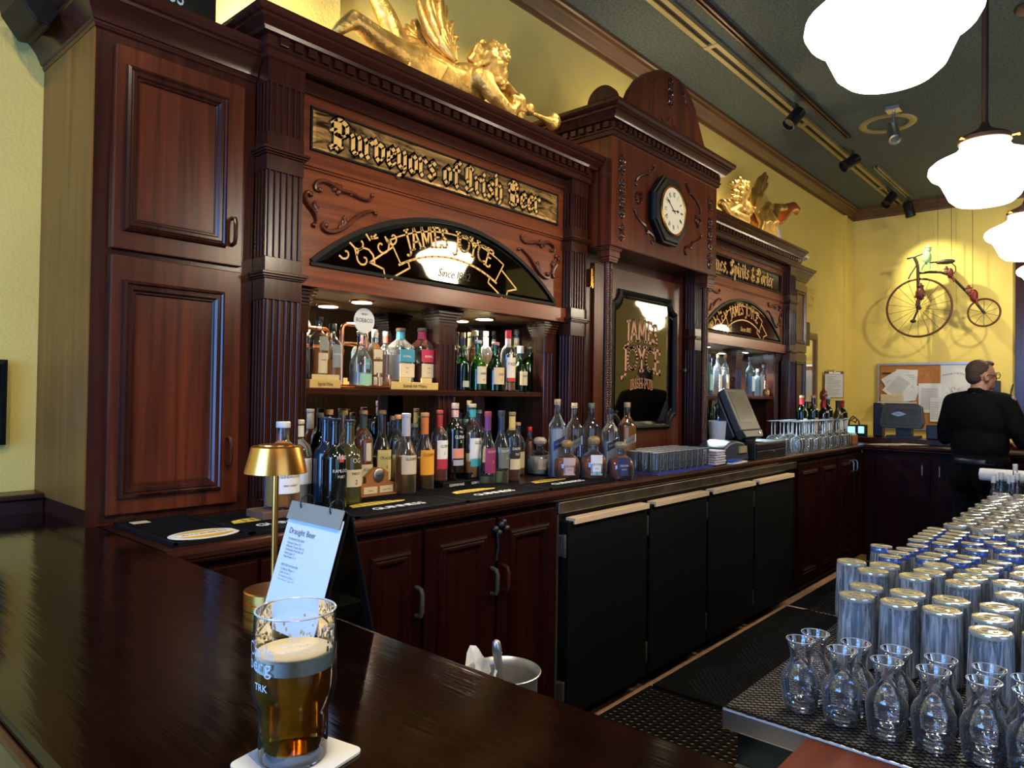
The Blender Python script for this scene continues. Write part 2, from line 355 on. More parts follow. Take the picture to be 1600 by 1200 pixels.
BL = {  # broad-pen blackletter strokes, x-height 1
 'i': (.42, [[(-.08, .97), (0, .85), (0, .15), (.13, .02)], [(-.02, 1.32), (.06, 1.22)]]),
 'n': (.86, [[(-.08, .97), (0, .85), (0, .15), (.12, .02)], [(0, .8), (.26, .98), (.44, .84), (.44, .15), (.57, .02)]]),
 'u': (.86, [[(-.08, .97), (0, .85), (0, .15), (.16, .02), (.44, .2)], [(.36, .97), (.44, .85), (.44, .15), (.57, .02)]]),
 'r': (.66, [[(-.08, .97), (0, .85), (0, .15), (.13, .02)], [(0, .78), (.26, .98), (.42, .84)]]),
 'e': (.74, [[(.22, 1), (0, .82), (0, .18), (.18, 0), (.46, .2)], [(.22, 1), (.44, .82), (.38, .6), (.02, .42)]]),
 'o': (.78, [[(.22, 1), (0, .82), (0, .18), (.2, 0)], [(.22, 1), (.44, .82), (.44, .18), (.2, 0)]]),
 'v': (.82, [[(-.1, 1.1), (0, .85), (0, .2), (.22, 0)], [(.2, .95), (.46, .84), (.46, .3), (.22, 0)]]),
 'y': (.82, [[(-.1, 1.05), (0, .85), (0, .22), (.18, .06), (.44, .22)], [(.36, 1), (.44, .86), (.44, 0), (.26, -.28), (-.02, -.36)]]),
 's': (.74, [[(.44, .86), (.26, 1), (.04, .86), (.06, .62), (.38, .42), (.4, .16), (.2, 0), (-.02, .14)]]),
 'f': (.56, [[(.48, 1.42), (.3, 1.52), (.14, 1.32), (.14, .12), (.26, 0)], [(-.06, .98), (.42, .98)]]),
 't': (.60, [[(.1, 1.35), (.1, .16), (.24, 0), (.42, .14)], [(-.08, .98), (.36, .98)]]),
 'h': (.84, [[(-.06, 1.55), (0, 1.4), (0, .15), (.1, .02)], [(0, .8), (.26, .98), (.44, .82), (.44, .1), (.3, -.2)]]),
 'p': (.84, [[(-.08, .97), (0, .85), (0, -.42)], [(0, .82), (.26, .99), (.46, .82), (.46, .18), (.26, 0), (0, .14)]]),
 'P': (1.2, [[(-.1, 1.3), (.12, 1.48), (.5, 1.5), (.82, 1.32), (.82, .86), (.5, .66), (.12, .74)], [(.12, 1.45), (.12, .12), (-.1, -.04)], [(.36, 1.4), (.36, .1)], [(-.16, .06), (.1, .1), (.36, -.02), (.5, .1)], [(-.14, .9), (.12, .95)]]),
 'I': (.84, [[(-.05, 1.3), (.16, 1.5), (.5, 1.34)], [(.3, 1.4), (.3, .2), (.12, .02)], [(-.08, .16), (.12, .0), (.48, .14)], [(.0, 1.28), (-.02, .62), (.08, .5)]]),
 'B': (1.15, [[(-.1, 1.3), (.12, 1.48), (.46, 1.5), (.7, 1.3), (.66, .98), (.2, .8)], [(.2, .8), (.6, .78), (.78, .55), (.74, .16), (.44, 0), (.0, .12)], [(.12, 1.45), (.12, .1)], [(.34, 1.4), (.34, .1)], [(-.1, .9), (.1, .8)]]),
 'S': (1.05, [[(.72, 1.28), (.44, 1.5), (.1, 1.34), (.06, 1.0), (.3, .8), (.66, .62), (.68, .2), (.36, 0), (-.04, .18)], [(.4, 1.45), (.4, .05)]]),
 'W': (1.5, [[(-.1, 1.45), (.04, 1.3), (.04, .2), (.28, 0)], [(.4, 1.4), (.5, 1.3), (.5, .25), (.28, 0)], [(.5, .25), (.7, 0), (.96, .3), (.96, 1.25), (.8, 1.45)]]),
 '&': (1.0, [[(.66, .1), (.1, 1.0), (.1, 1.3), (.3, 1.48), (.5, 1.3), (.42, 1.0), (.0, .5), (.04, .14), (.26, 0), (.5, .12), (.66, .55)]]),
 '.': (.35, [[(0, .12), (.06, .02)]]), ' ': (.5, [])}
def _sf(x, y, w=.13): return [(x-w, y), (x+w, y)]
RM = {  # roman capitals, cap height 1
 'J': (.55, [[(.32, 1), (.32, 0), (.24, -.2), (.08, -.26), (-.04, -.16)], _sf(.32, 1)]),
 'A': (.86, [[(.04, 0), (.36, 1)], [(.38, 1), (.72, 0)], [(.16, .34), (.58, .34)], _sf(.04, 0, .1), _sf(.72, 0, .1)]),
 'M': (1.05, [[(.08, 0), (.12, 1)], [(.14, 1), (.44, .18)], [(.44, .18), (.76, 1)], [(.80, 1), (.84, 0)], _sf(.08, 0, .1), _sf(.84, 0, .1)]),
 'E': (.70, [[(.12, 0), (.12, 1)], [(0, 1), (.54, 1), (.54, .86)], [(.12, .52), (.42, .52)], [(0, 0), (.56, 0), (.56, .16)]]),
 'S': (.64, [[(.46, .84), (.36, .98), (.16, .98), (.04, .80), (.12, .58), (.40, .40), (.46, .2), (.34, .02), (.14, .02), (.02, .18)]]),
 'O': (.92, [arc_(.38, .5, .45, 90, 450, 18)]),
 'Y': (.82, [[(.02, 1), (.36, .5)], [(.70, 1), (.36, .5)], [(.36, .5), (.36, 0)], _sf(.04, 1, .1), _sf(.68, 1, .1), _sf(.36, 0)]),
 'C': (.80, [arc_(.44, .5, .46, 48, 312, 14)]),
 'I': (.40, [[(.15, 0), (.15, 1)], _sf(.15, 0), _sf(.15, 1)]),
 'R': (.80, [[(.12, 0), (.12, 1)], [(0, 1), (.36, 1), (.54, .86), (.54, .62), (.36, .5), (.12, .5)], [(.34, .5), (.64, 0)], _sf(.12, 0)]),
 'H': (.85, [[(.1, 0), (.1, 1)], [(.66, 0), (.66, 1)], [(.1, .5), (.66, .5)], _sf(.1, 0), _sf(.1, 1), _sf(.66, 0), _sf(.66, 1)]),
 'P': (.72, [[(.12, 0), (.12, 1)], [(0, 1), (.36, 1), (.56, .84), (.56, .62), (.36, .46), (.12, .46)], _sf(.12, 0)]),
 'U': (.84, [[(.1, 1), (.1, .25), (.24, 0), (.48, 0), (.62, .25), (.62, 1)], _sf(.1, 1), _sf(.62, 1)]),
 'B': (.76, [[(.12, 0), (.12, 1)], [(0, 1), (.36, 1), (.5, .86), (.5, .64), (.36, .52), (.12, .52)], [(.36, .52), (.58, .4), (.58, .12), (.4, 0), (0, 0)]]),
 'N': (.95, [[(.1, 0), (.1, 1)], [(.1, 1), (.7, 0)], [(.7, 0), (.7, 1)], _sf(.1, 0), _sf(.1, 1), _sf(.7, 1)]),
 ' ': (.45, [])}
def pen(mb, font, s, size, fn, nib=.2, ang=40, grow=0, m=0, sx=1.0, centre=True, gap=0, thick=.06):
    """writes s with a broad pen; every segment is a quad the nib sweeps"""
    W = sum(font[c][0]+gap for c in s)*size*sx; u0 = -W/2 if centre else 0
    n1 = Vector((cos(radians(ang)), sin(radians(ang))))*(nib/2+grow); n2 = Vector((-sin(radians(ang)), cos(radians(ang))))*(thick/2+grow)
    for c in s:
        wd, st = font[c]
        for pl in st:
            for a, b in zip(pl[:-1], pl[1:]):
                a = Vector(a); b = Vector(b); d = b-a
                cs = [p+q for p in (a, b) for q in (n1+n2, n1-n2, -n1-n2, -n1+n2)]
                # convex hull
                pts = sorted(set((round(p.x, 5), round(p.y, 5)) for p in cs))
                def half(ps):
                    h = []
                    for p in ps:
                        while len(h) > 1 and (h[-1][0]-h[-2][0])*(p[1]-h[-2][1])-(h[-1][1]-h[-2][1])*(p[0]-h[-2][0]) <= 0: h.pop()
                        h.append(p)
                    return h[:-1]
                hull = half(pts)+half(pts[::-1])
                mb.add([fn(u0+x*size*sx, y*size) for x, y in hull], [tuple(range(len(hull)))], m)
        u0 += (wd+gap)*size*sx
    return mb
def relief(o, t):
    """gives flat lettering a thickness"""
    s_ = o.modifiers.new('relief', 'SOLIDIFY'); s_.thickness = t; s_.offset = 0; return o
def _gold_reflection():  # mirror glass with a marbled golden reflection painted into its colour
    m, nt, b = newmat('gold_reflection_mirror_glass'); setp(b, Metallic=.55, Roughness=.22)
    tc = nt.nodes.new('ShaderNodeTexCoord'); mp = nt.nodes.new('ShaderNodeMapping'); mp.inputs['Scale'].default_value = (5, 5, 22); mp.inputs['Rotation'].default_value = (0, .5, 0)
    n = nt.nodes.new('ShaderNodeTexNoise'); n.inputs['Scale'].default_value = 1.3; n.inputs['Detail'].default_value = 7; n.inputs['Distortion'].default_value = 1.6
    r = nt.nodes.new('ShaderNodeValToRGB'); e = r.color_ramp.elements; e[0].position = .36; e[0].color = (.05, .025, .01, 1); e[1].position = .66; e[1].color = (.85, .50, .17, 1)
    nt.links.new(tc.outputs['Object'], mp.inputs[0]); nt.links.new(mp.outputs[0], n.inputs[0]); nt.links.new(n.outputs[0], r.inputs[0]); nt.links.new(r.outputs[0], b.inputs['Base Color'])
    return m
M['goldrefl'] = _gold_reflection()
# ================================================================ THE ROOM
def cube(name, mat, x0, x1, y0, y1, z0, z1, parent=None, bevel=0):
    return MB().box(x0, x1, y0, y1, z0, z1).build(name, mat, parent, smooth=0, bevel=bevel)
WY, ZC, XF, FZ = 2.56, 3.77, 9.1, .14
fl = struct(cube('floor', 'grout', -3.1, 9.2, -4.1, 2.66, .04, FZ-.008))
struct(cube('wall_back', 'wall', -3.1, 9.2, WY, 2.66, 0, ZC))
struct(cube('wall_far', 'wall', XF, 9.2, -4.1, WY, 0, ZC))
struct(cube('ceiling', 'ceil', -3.1, 9.2, -4.1, 2.66, ZC, 3.87))
def pierced(name, ax, pos, th, u0, u1, wins, z0, z1):
    mb = MB(); us = [u0]
    def b(a0, a1, c0, c1):
        if ax == 'x': mb.box(pos-th, pos, a0, a1, c0, c1)
        else: mb.box(a0, a1, pos-th, pos, c0, c1)
    c = u0
    for a0, a1 in wins:
        b(c, a0, 0, ZC); b(a0, a1, 0, z0); b(a0, a1, z1, ZC); c = a1
    b(c, u1, 0, ZC)
    return struct(mb.build(name, 'wall', smooth=0))
pierced('wall_side', 'x', -3.0, .1, -4.1, 2.66, [(-.4, 2.25)], .75, 3.05)
pierced('wall_street', 'y', -4.0, .1, -3.0, 9.1, [(-1.6, 2.0)], .8, 3.1).data.materials[0] = M['dark']
def window(n, ax, pos, a0, a1, z0, z1, cols):
    r = None; mb = MB()
    def b(u0, u1, c0, c1, d=.05):
        if ax == 'x': mb.box(pos-.07, pos-.07+d, u0, u1, c0, c1)
        else: mb.box(u0, u1, pos-.07, pos-.07+d, c0, c1)
    b(a0, a1, z0, z0+.07); b(a0, a1, z1-.07, z1)
    for i in range(cols+1):
        u = a0+(a1-a0-.07)*i/cols; b(u, u+.07, z0+.07, z1-.07)
    r = struct(mb.build(n, 'dark', smooth=0))
    for i in range(cols):
        u = a0+(a1-a0-.07)*i/cols+.07; v = a0+(a1-a0-.07)*(i+1)/cols; q = MB()
        if ax == 'x': q.add([(pos-.05, u, z0+.07), (pos-.05, v, z0+.07), (pos-.05, v, z1-.07), (pos-.05, u, z1-.07)], [(0, 1, 2, 3)])
        else: q.add([(u, pos-.05, z0+.07), (v, pos-.05, z0+.07), (v, pos-.05, z1-.07), (u, pos-.05, z1-.07)], [(0, 1, 2, 3)])
        q.build('pane', 'pane', r, smooth=0)
window('window_1', 'x', -3.0, -.4, 2.25, .75, 3.05, 3); window('window_2', 'y', -4.0, -1.6, 2.0, .8, 3.1, 3)
# crown trim under the ceiling
cp = [(0, ZC-.13), (.012, ZC-.13), (.018, ZC-.105), (.03, ZC-.10), (.06, ZC-.055), (.075, ZC-.05), (.082, ZC-.03), (.095, ZC-.025), (.095, ZC-.001), (0, ZC-.001)]
struct(MB().sweep(cp, [(-2.99, WY), (XF, WY), (XF, -4)]).build('trim_1', 'trim', smooth=.5))
struct(MB().box(-2.99, .676, 2.47, WY-.001, 1.0, 1.165).box(-2.99, .676, 2.455, WY-.001, 1.165, 1.182).build('trim_2', 'basex', smooth=0, bevel=.004))
# dark door casing on the far wall
yy0 = at(1587, 500, X=9.08).y
struct(MB().box(9.04, 9.09, yy0-.10, yy0, 0, 3.35).box(9.02, 9.09, yy0-.16, yy0-.10, 0, 3.35).box(9.05, 9.09, yy0-1.1, yy0-.16, 0, 3.35).box(8.98, 9.09, yy0-1.15, yy0+.03, 3.35, 3.48)
       .box(9.0, 9.05, yy0-.125, yy0-.115, 0, 3.3).box(9.0, 9.05, yy0-.152, yy0-.145, 0, 3.3).build('trim_3', 'dark', smooth=0, bevel=.004))
# pilaster near the far corner
struct(cube('trim_4', 'wall', 8.72, 8.78, 2.53, WY, 0, 3.64)); struct(cube('trim_5', 'wall', 1.0, at(527, 20, Y=2.52).x, 2.50, WY, 2.2, 3.64))
# floor tiles behind the bar
tm = None
for r in range(4):
    for c in range(20):
        x0 = 1.03+c*.2845; y1 = 1.80-r*.2845
        if tm is None:
            o = MB().box(0, .2815, -.2815, 0, -.012, 0).build('tile', 'tile', fl, smooth=0, bevel=.002, local=True); tm = o.data
        else:
            o = bpy.data.objects.new('tile', tm); COL.objects.link(o); o.parent = fl
            b = o.modifiers.new('bevel', 'BEVEL'); b.width = .002; b.segments = 1
        o.location = Vector((x0, y1, FZ+random.uniform(-.0006, .0006)))-fl.location
# ---------------------------------------------------------------- foreground bar
BZ = 1.122
bc = thing('bar_counter', 'long dark varnished wooden bar with rounded edge carrying the beer', 'bar', (.47, .6, 0))
mb = MB(); ex0, ex1, ey0, ey1 = .232, .708, -1.6, 2.468
prof = [(0, BZ-.045), (.0, BZ-.012), (.004, BZ-.004), (.012, BZ)]
mb.box(ex0, ex1, ey0, ey1, BZ-.045, BZ)
mb.build('bar_top', 'bar', bc, smooth=0, bevel=.007)
MB().box(ex0-.012, ex0, ey0, ey1, BZ-.06, BZ-.012).box(ex0-.006, ex0, ey0, ey1, BZ-.085, BZ-.06).build('edge_moulding', 'dark', bc, smooth=0, bevel=.005)
MB().box(.30, .66, ey0+.05, ey1, FZ, BZ-.046).build('front_panel', 'base', bc, smooth=0)
for k in range(6):
    y = -1.4+k*.62
    MB().frame(0, .5, .2, .95, 0, [(0, 0), (.02, .014), (.045, .008), (.05, 0), (.06, 0)]).xf(lambda p: Vector((.30+p.y, y+p.x, p.z))).build('raised_panel', 'base', bc, smooth=.5)
# shelf under the bar behind it
# ---------------------------------------------------------------- back bar worktop
CZ = 1.12; FY = 1.727; KS = .895; RX0 = 6.40
wt = thing('back_counter_top', 'dark wooden worktop running along the whole back bar', 'worktop', (3.9, 2.1, CZ-.04))
nose = [(0, CZ-.042), (.014, CZ-.042), (.020, CZ-.035), (.020, CZ-.03), (.026, CZ-.026), (.030, CZ-.014), (.027, CZ-.004), (.020, CZ), (0, CZ)]
MB().box(.712, 7.1, 1.72, 2.559, CZ-.042, CZ).build('slab', 'basex', wt, smooth=0)
MB().sweep(nose, [(.712, 1.72), (RX0, 1.72), (RX0, -1.2)]).build('nosing', 'darkx', wt, smooth=.5)
rt_ = thing('return_counter', 'dark wooden counter crossing the end of the bar behind the bartender', 'counter', (6.8, .6, 0))
MB().box(RX0, 7.1, -1.2, 1.719, CZ-.042, CZ-.0005).build('slab', 'basex', rt_, smooth=0)
MB().box(6.75, 7.1, -1.2, 1.99, CZ+.0005, CZ+.045).build('back_ledge', 'dark', rt_, smooth=0, bevel=.004)
MB().box(RX0+.03, 7.08, -1.2, 1.726, .2, CZ-.043).build('carcass', 'base', rt_, smooth=0)
MB().box(RX0+.08, 7.08, -1.2, 1.7, FZ, .2).build('plinth', 'blackboard', rt_, smooth=0)
def bar_handle(mb, x, y, z0, z1, out=.03, r=.006):
    return mb.tube([(x, y, z0), (x, y-out*.8, z0+.004), (x, y-out, z0+.02), (x, y-out, z1-.02), (x, y-out*.8, z1-.004), (x, y, z1)], r, 8)
def panel_door(parent, x0, x1, z0, z1, Y, mat, hx=None, hz=None, hmat='blackboard', inset=.06, name='door', th=.018, glassy=None, hr=.006):
    """a framed door facing -y with its mitred moulding, recessed field and handle"""
    d = MB().box(x0, x1, Y-th, Y, z0, z1).build(name, mat, parent, smooth=0, bevel=.003)
    fr = [(0, 0), (.004, .010), (.012, .014), (.016, .009), (.022, .012), (.030, .012), (.036, .003), (.040, .003), (.046, -.004), (.052, -.004)]
    MB().frame(x0+inset, x1-inset, z0+inset, z1-inset, Y-th, fr).build('panel_moulding', glassy or mat, d, smooth=.35)
    k = inset+.05
    MB().box(x0+k, x1-k, Y-th-.0015, Y-th, z0+k, z1-k).build('field', mat, d, smooth=0)
    if hx is not None:
        bar_handle(MB(), hx, Y-th, hz-.045, hz+.045, r=hr).build('handle', hmat, d)
    return d
for i, (y0, y1) in enumerate([(1.22, 1.62), (.80, 1.20), (.38, .78), (-.04, .36)]):
    mb = MB().box(-y1, -y0, -.018, 0, .235, 1.03); mb.xf(lambda p: Vector((RX0+.03+p.y, -p.x, p.z))); d = mb.build('door', 'base', rt_, smooth=0, bevel=.003)
    hy = (y0+.05) if i % 2 == 0 else (y1-.05)
    MB().tube([(RX0+.012, hy, .89), (RX0-.013, hy, .90), (RX0-.013, hy, .975), (RX0+.012, hy, .985)], .006).build('handle', 'alu', d)
# ---------------------------------------------------------------- lower cabinets
def kz(z): return 1.5-(1.5-z)*KS
lc = thing('base_cabinet', 'dark red panelled base cabinet beside the tall cupboard with paired bar handles', 'cabinet', (1.5, 2.0, 0))
MB().box(.715, 2.228, FY, 2.555, .20, CZ-.043).build('carcass', 'base', lc, smooth=0)
MB().box(.715, 2.228, FY+.05, 2.5, FZ, .20).build('plinth', 'blackboard', lc, smooth=0)
for x0, x1, hx in [(.75, 1.06, 1.03), (1.075, 1.39, 1.10), (1.405, 1.695, 1.67), (1.71, 2.083, 2.06), (2.10, 2.475, 2.125)]:
    panel_door(lc, x0*KS+.04*(x0 < .8), x1*KS, .235, kz(1.005), FY, 'base', hx*KS, kz(.76), inset=.05, hmat='dark' if hx > 2.1 else 'greypl', hr=.0075)
mb = MB()
for dx, dz in [(-.03, 0), (0, .012), (.028, -.004), (.012, .02), (-.012, -.016)]: mb.ell((2.10*KS+dx, FY-.03, kz(.965)+dz), (.013, .012, .013), nu=8, nv=6)
mb.tube([(2.075*KS, FY-.03, kz(.96)), (2.078*KS, FY-.035, kz(.90)), (2.072*KS, FY-.032, kz(.84))], .004).build('child_lock', 'blackpl', lc)
cl = thing('undercounter_cooler', 'long black undercounter cooler with four doors and a steel strip', 'cooler', (3.5, 2.0, 0))
c0, c1 = 2.237, 4.85
MB().box(c0, c1, FY, 2.5, .20, CZ-.044).build('carcass', 'blackboard', cl, smooth=0)
MB().box(c0, c1, FY+.04, 2.45, FZ, .20).build('plinth', 'blackboard', cl, smooth=0)
MB().box(c0-.007, c1, FY-.020, FY, kz(.972), kz(1.022)).build('steel_strip', 'steeld', cl, smooth=0, bevel=.002)
MB().box(c0-.007, c0+.002, FY-.012, FY, .15, kz(.97)).build('corner_strip', 'greypl', cl, smooth=0)
for x0, x1 in [(2.53, 3.20), (3.235, 3.875), (3.91, 4.555), (4.59, 5.25)]:
    x0 *= KS; x1 *= KS; zt_ = kz(.935)
    d = MB().box(x0, x1, FY-.045, FY-.001, .22, zt_).build('door', 'blackboard', cl, smooth=0, bevel=.004)
    MB().box(x0+.02, x1-.005, FY-.055, FY-.012, zt_+.001, zt_+.014).box(x0+.02, x1-.005, FY-.06, FY-.05, zt_-.010, zt_+.015).build('pull_edge', 'cream_enamel', d, smooth=0, bevel=.002)
    for z in (kz(.83), .32): MB().box(x0-.026, x0+.01, FY-.03, FY-.0005, z-.04, z+.04).lathe([(.008, z-.045), (.008, z+.045)], 10, (x0-.015, FY-.034, 0)).build('hinge', 'greypl', d, bevel=.001)
lr = thing('base_cabinet', 'dark red base cabinet between the black cooler and the far corner', 'cabinet', (5.6, 2.0, 0))
MB().box(c1+.01, RX0+.028, FY, 2.555, .20, CZ-.043).build('carcass', 'base', lr, smooth=0)
MB().box(c1+.01, RX0+.028, FY+.05, 2.5, FZ, .20).build('plinth', 'blackboard', lr, smooth=0)
for x0, x1, hx in [(5.46, 5.92, None), (5.94, 6.38, None), (6.42, 6.78, 6.74), (6.80, 7.13, 6.85)]:
    panel_door(lr, x0*KS, x1*KS, .235, kz(1.0), FY, 'base', hx*KS if hx else None, kz(.90), hmat='alu', inset=.05)
# ---------------------------------------------------------------- upper back bar
def ribs(mb, x0, x1, z0, z1, Y, n, d=.007, ax='x'):
    """a fluted band: border and n+1 ribs standing proud, the flutes between them recessed"""
    w = (x1-x0)/(n*1.0+.6*(n+1)); g = w; rb = w*.6
    for i in range(n+1):
        a = x0+i*(g+rb)
        pf = [(a, 0), (a+rb*.18, -d), (a+rb*.82, -d), (a+rb, 0)]
        if ax == 'x': mb.prism(pf, lambda p: (p[0], Y+p[1], z0), lambda p: (p[0], Y+p[1], z1))
        else: mb.prism(pf, lambda p: (Y+p[1], p[0], z0), lambda p: (Y+p[1], p[0], z1))
def column(parent, x0, x1, yf=2.045, yb=2.119, sides=True):
    e = .007; mb = MB(); mb.box(x0+e, x1-e, yf+e, yb, CZ+.001, 2.545)
    def band(z0, z1):  # plain band flush with the ribs
        mb.box(x0, x1, yf, yb, z0, z1)
    for z0, z1 in [(2.475, 2.546), (2.268, 2.318), (2.196, 2.246), (1.872, 1.922), (1.787, 1.853), (CZ+.001, 1.16)]: band(z0, z1)
    for z0, z1 in [(2.318, 2.475), (1.922, 2.196), (1.16, 1.787)]:
        ribs(mb, x0+.008, x1-.008, z0, z1, yf+e, 5)
        for sx in (0, 1):
            X = x0+e if sx == 0 else x1-e
            for k in range(4):
                a = yf+.004+k*.019
                mb.box(X-(e if sx == 0 else 0), X+(0 if sx == 0 else e), a, a+.008, z0, z1)
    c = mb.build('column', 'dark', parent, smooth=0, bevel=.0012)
    for zb in (2.246, 1.853):
        MB().box(x0-.006, x1+.006, yf-.006, yb, zb, zb+.006).box(x0-.012, x1+.012, yf-.012, yb, zb+.006, zb+.013).box(x0-.016, x1+.016, yf-.016, yb, zb+.013, zb+.022).build('capital', 'darkx', c, smooth=0, bevel=.002)
    return c
CORN = [(0, 2.545), (.010, 2.550), (.012, 2.572), (.02, 2.578), (.02, 2.583), (.012, 2.585), (.012, 2.615), (.032, 2.617), (.036, 2.628), (.052, 2.645), (.056, 2.648), (.056, 2.657), (.064, 2.660), (.070, 2.668), (.070, 2.682), (0, 2.682)]
def dentils(parent, x0, x1, y, z0, z1, step=.05, w=.03, d=.016, me=[None]):
    k = int((x1-x0)/step); off = ((x1-x0)-(k-1)*step-w)/2
    for i in range(k):
        if me[0] is None:
            o = MB().box(0, .03, -.016, 0, 0, .026).build('dentil', 'darkx', parent, smooth=0, bevel=.0015, local=True); me[0] = o.data
        else:
            o = bpy.data.objects.new('dentil', me[0]); COL.objects.link(o); o.parent = parent
        o.location = Vector((x0+off+i*step, y, z0))-worg(parent)
def scroll(mb, pts, r=.006, fn=None, leaves=()):
    n = len(pts); P = []
    for i in range(n-1):  # catmull-rom
        p0, p1, p2, p3 = [Vector(pts[max(0, min(n-1, i+k))]) for k in (-1, 0, 1, 2)]
        for j in range(4):
            t = j/4; P.append(.5*((2*p1)+(p2-p0)*t+(2*p0-5*p1+4*p2-p3)*t*t+(3*p1-p0-3*p2+p3)*t**3))
    P.append(Vector(pts[-1])); k = len(P)
    mb.tube([fn(p) for p in P], [r*(.35+.65*sin(pi*min(1, (i+1.5)/(k+1)))) for i in range(k)], 6)
    mb.ell(fn(P[0]), (r*1.1, r*.9, r*1.1), nu=8, nv=6); mb.ell(fn(P[-1]), (r*.9, r*.8, r*.9), nu=8, nv=6)
    for a, b, an, L in leaves:
        c = fn(Vector((a, b))); mb.ell(c, (L*.22, .005, L*.5), rot=Matrix.Rotation(radians(an), 3, 'Y'), nu=8, nv=6)
def zc(ox, oy, sc): return lambda a, b: (ox+a/sc, oy+b/sc)
Z2 = zc(380, 50, 2.927)
CARV = [  # traced scrolls of the spandrel, in photograph pixels
 [(350, 722), (334, 722), (328, 705), (340, 686), (372, 682), (410, 700), (450, 725), (490, 735), (530, 757), (565, 770), (585, 764), (590, 748)],
 [(308, 742), (300, 730), (286, 738), (283, 762), (298, 790), (318, 815), (333, 845), (335, 870), (326, 890), (322, 882)],
 [(378, 884), (368, 872), (362, 884), (372, 904), (400, 914), (440, 905), (480, 880), (520, 845), (560, 826), (590, 818), (606, 830)]]
CLEAF = [[(425, 712, 40, .04), (440, 722, 20, .045), (415, 700, 60, .035), (500, 742, 60, .03)], [(330, 800, -20, .035), (338, 812, 30, .03), (325, 790, 10, .03)], [(455, 880, 10, .04), (466, 868, -10, .045), (445, 888, 35, .035), (530, 836, 60, .03)]]
def carvings(parent, mat, dx):
    for mir in (0, 1):
        for pl, lv in zip(CARV, CLEAF):
            q = [at(*Z2(a, b), Y=2.095) for a, b in pl]; q = [((4.017-v.x if mir else v.x)+dx, v.z) for v in q]
            l2 = []
            for a, b, an, L in lv:
                v = at(*Z2(a, b), Y=2.095); l2.append(((4.017-v.x if mir else v.x)+dx, v.z, -an if mir else an, L))
            mb = MB(); scroll(mb, q, .009, lambda p: Vector((p[0], 2.094, p[1])), l2); mb.build('carved_scroll', mat, parent)
def mirror_pane(parent, name, poly, Y, bev, mat):
    """bevelled mirror: flat centre and a sloping rim"""
    cx = sum(p[0] for p in poly)/len(poly); cz = sum(p[1] for p in poly)/len(poly); k = len(poly); inn = []
    for i in range(k):
        a, b, c = Vector(poly[i-1]), Vector(poly[i]), Vector(poly[(i+1) % k])
        d1 = (b-a).normalized(); d2 = (c-b).normalized(); n1 = Vector((-d1.y, d1.x)); n2 = Vector((-d2.y, d2.x)); n = (n1+n2)
        n = n/max(.3, n.dot(n1)); inn.append(b+n*bev)
    vs = [(p[0], Y, p[1]) for p in poly]+[(p.x, Y-.004, p.y) for p in inn]
    fs = [(i, (i+1) % k, (i+1) % k+k, i+k) for i in range(k)]+[tuple(range(k, 2*k))]
    return MB().add(vs, fs).build(name, mat, parent, smooth=0)
def rrect(x0, x1, z0, z1, r=.012, n=3):
    p = []
    for cx, cz, a in ((x1-r, z0+r, -90), (x1-r, z1-r, 0), (x0+r, z1-r, 90), (x0+r, z0+r, 180)): p += arc_(cx, cz, r, a, a+90, n)
    return p
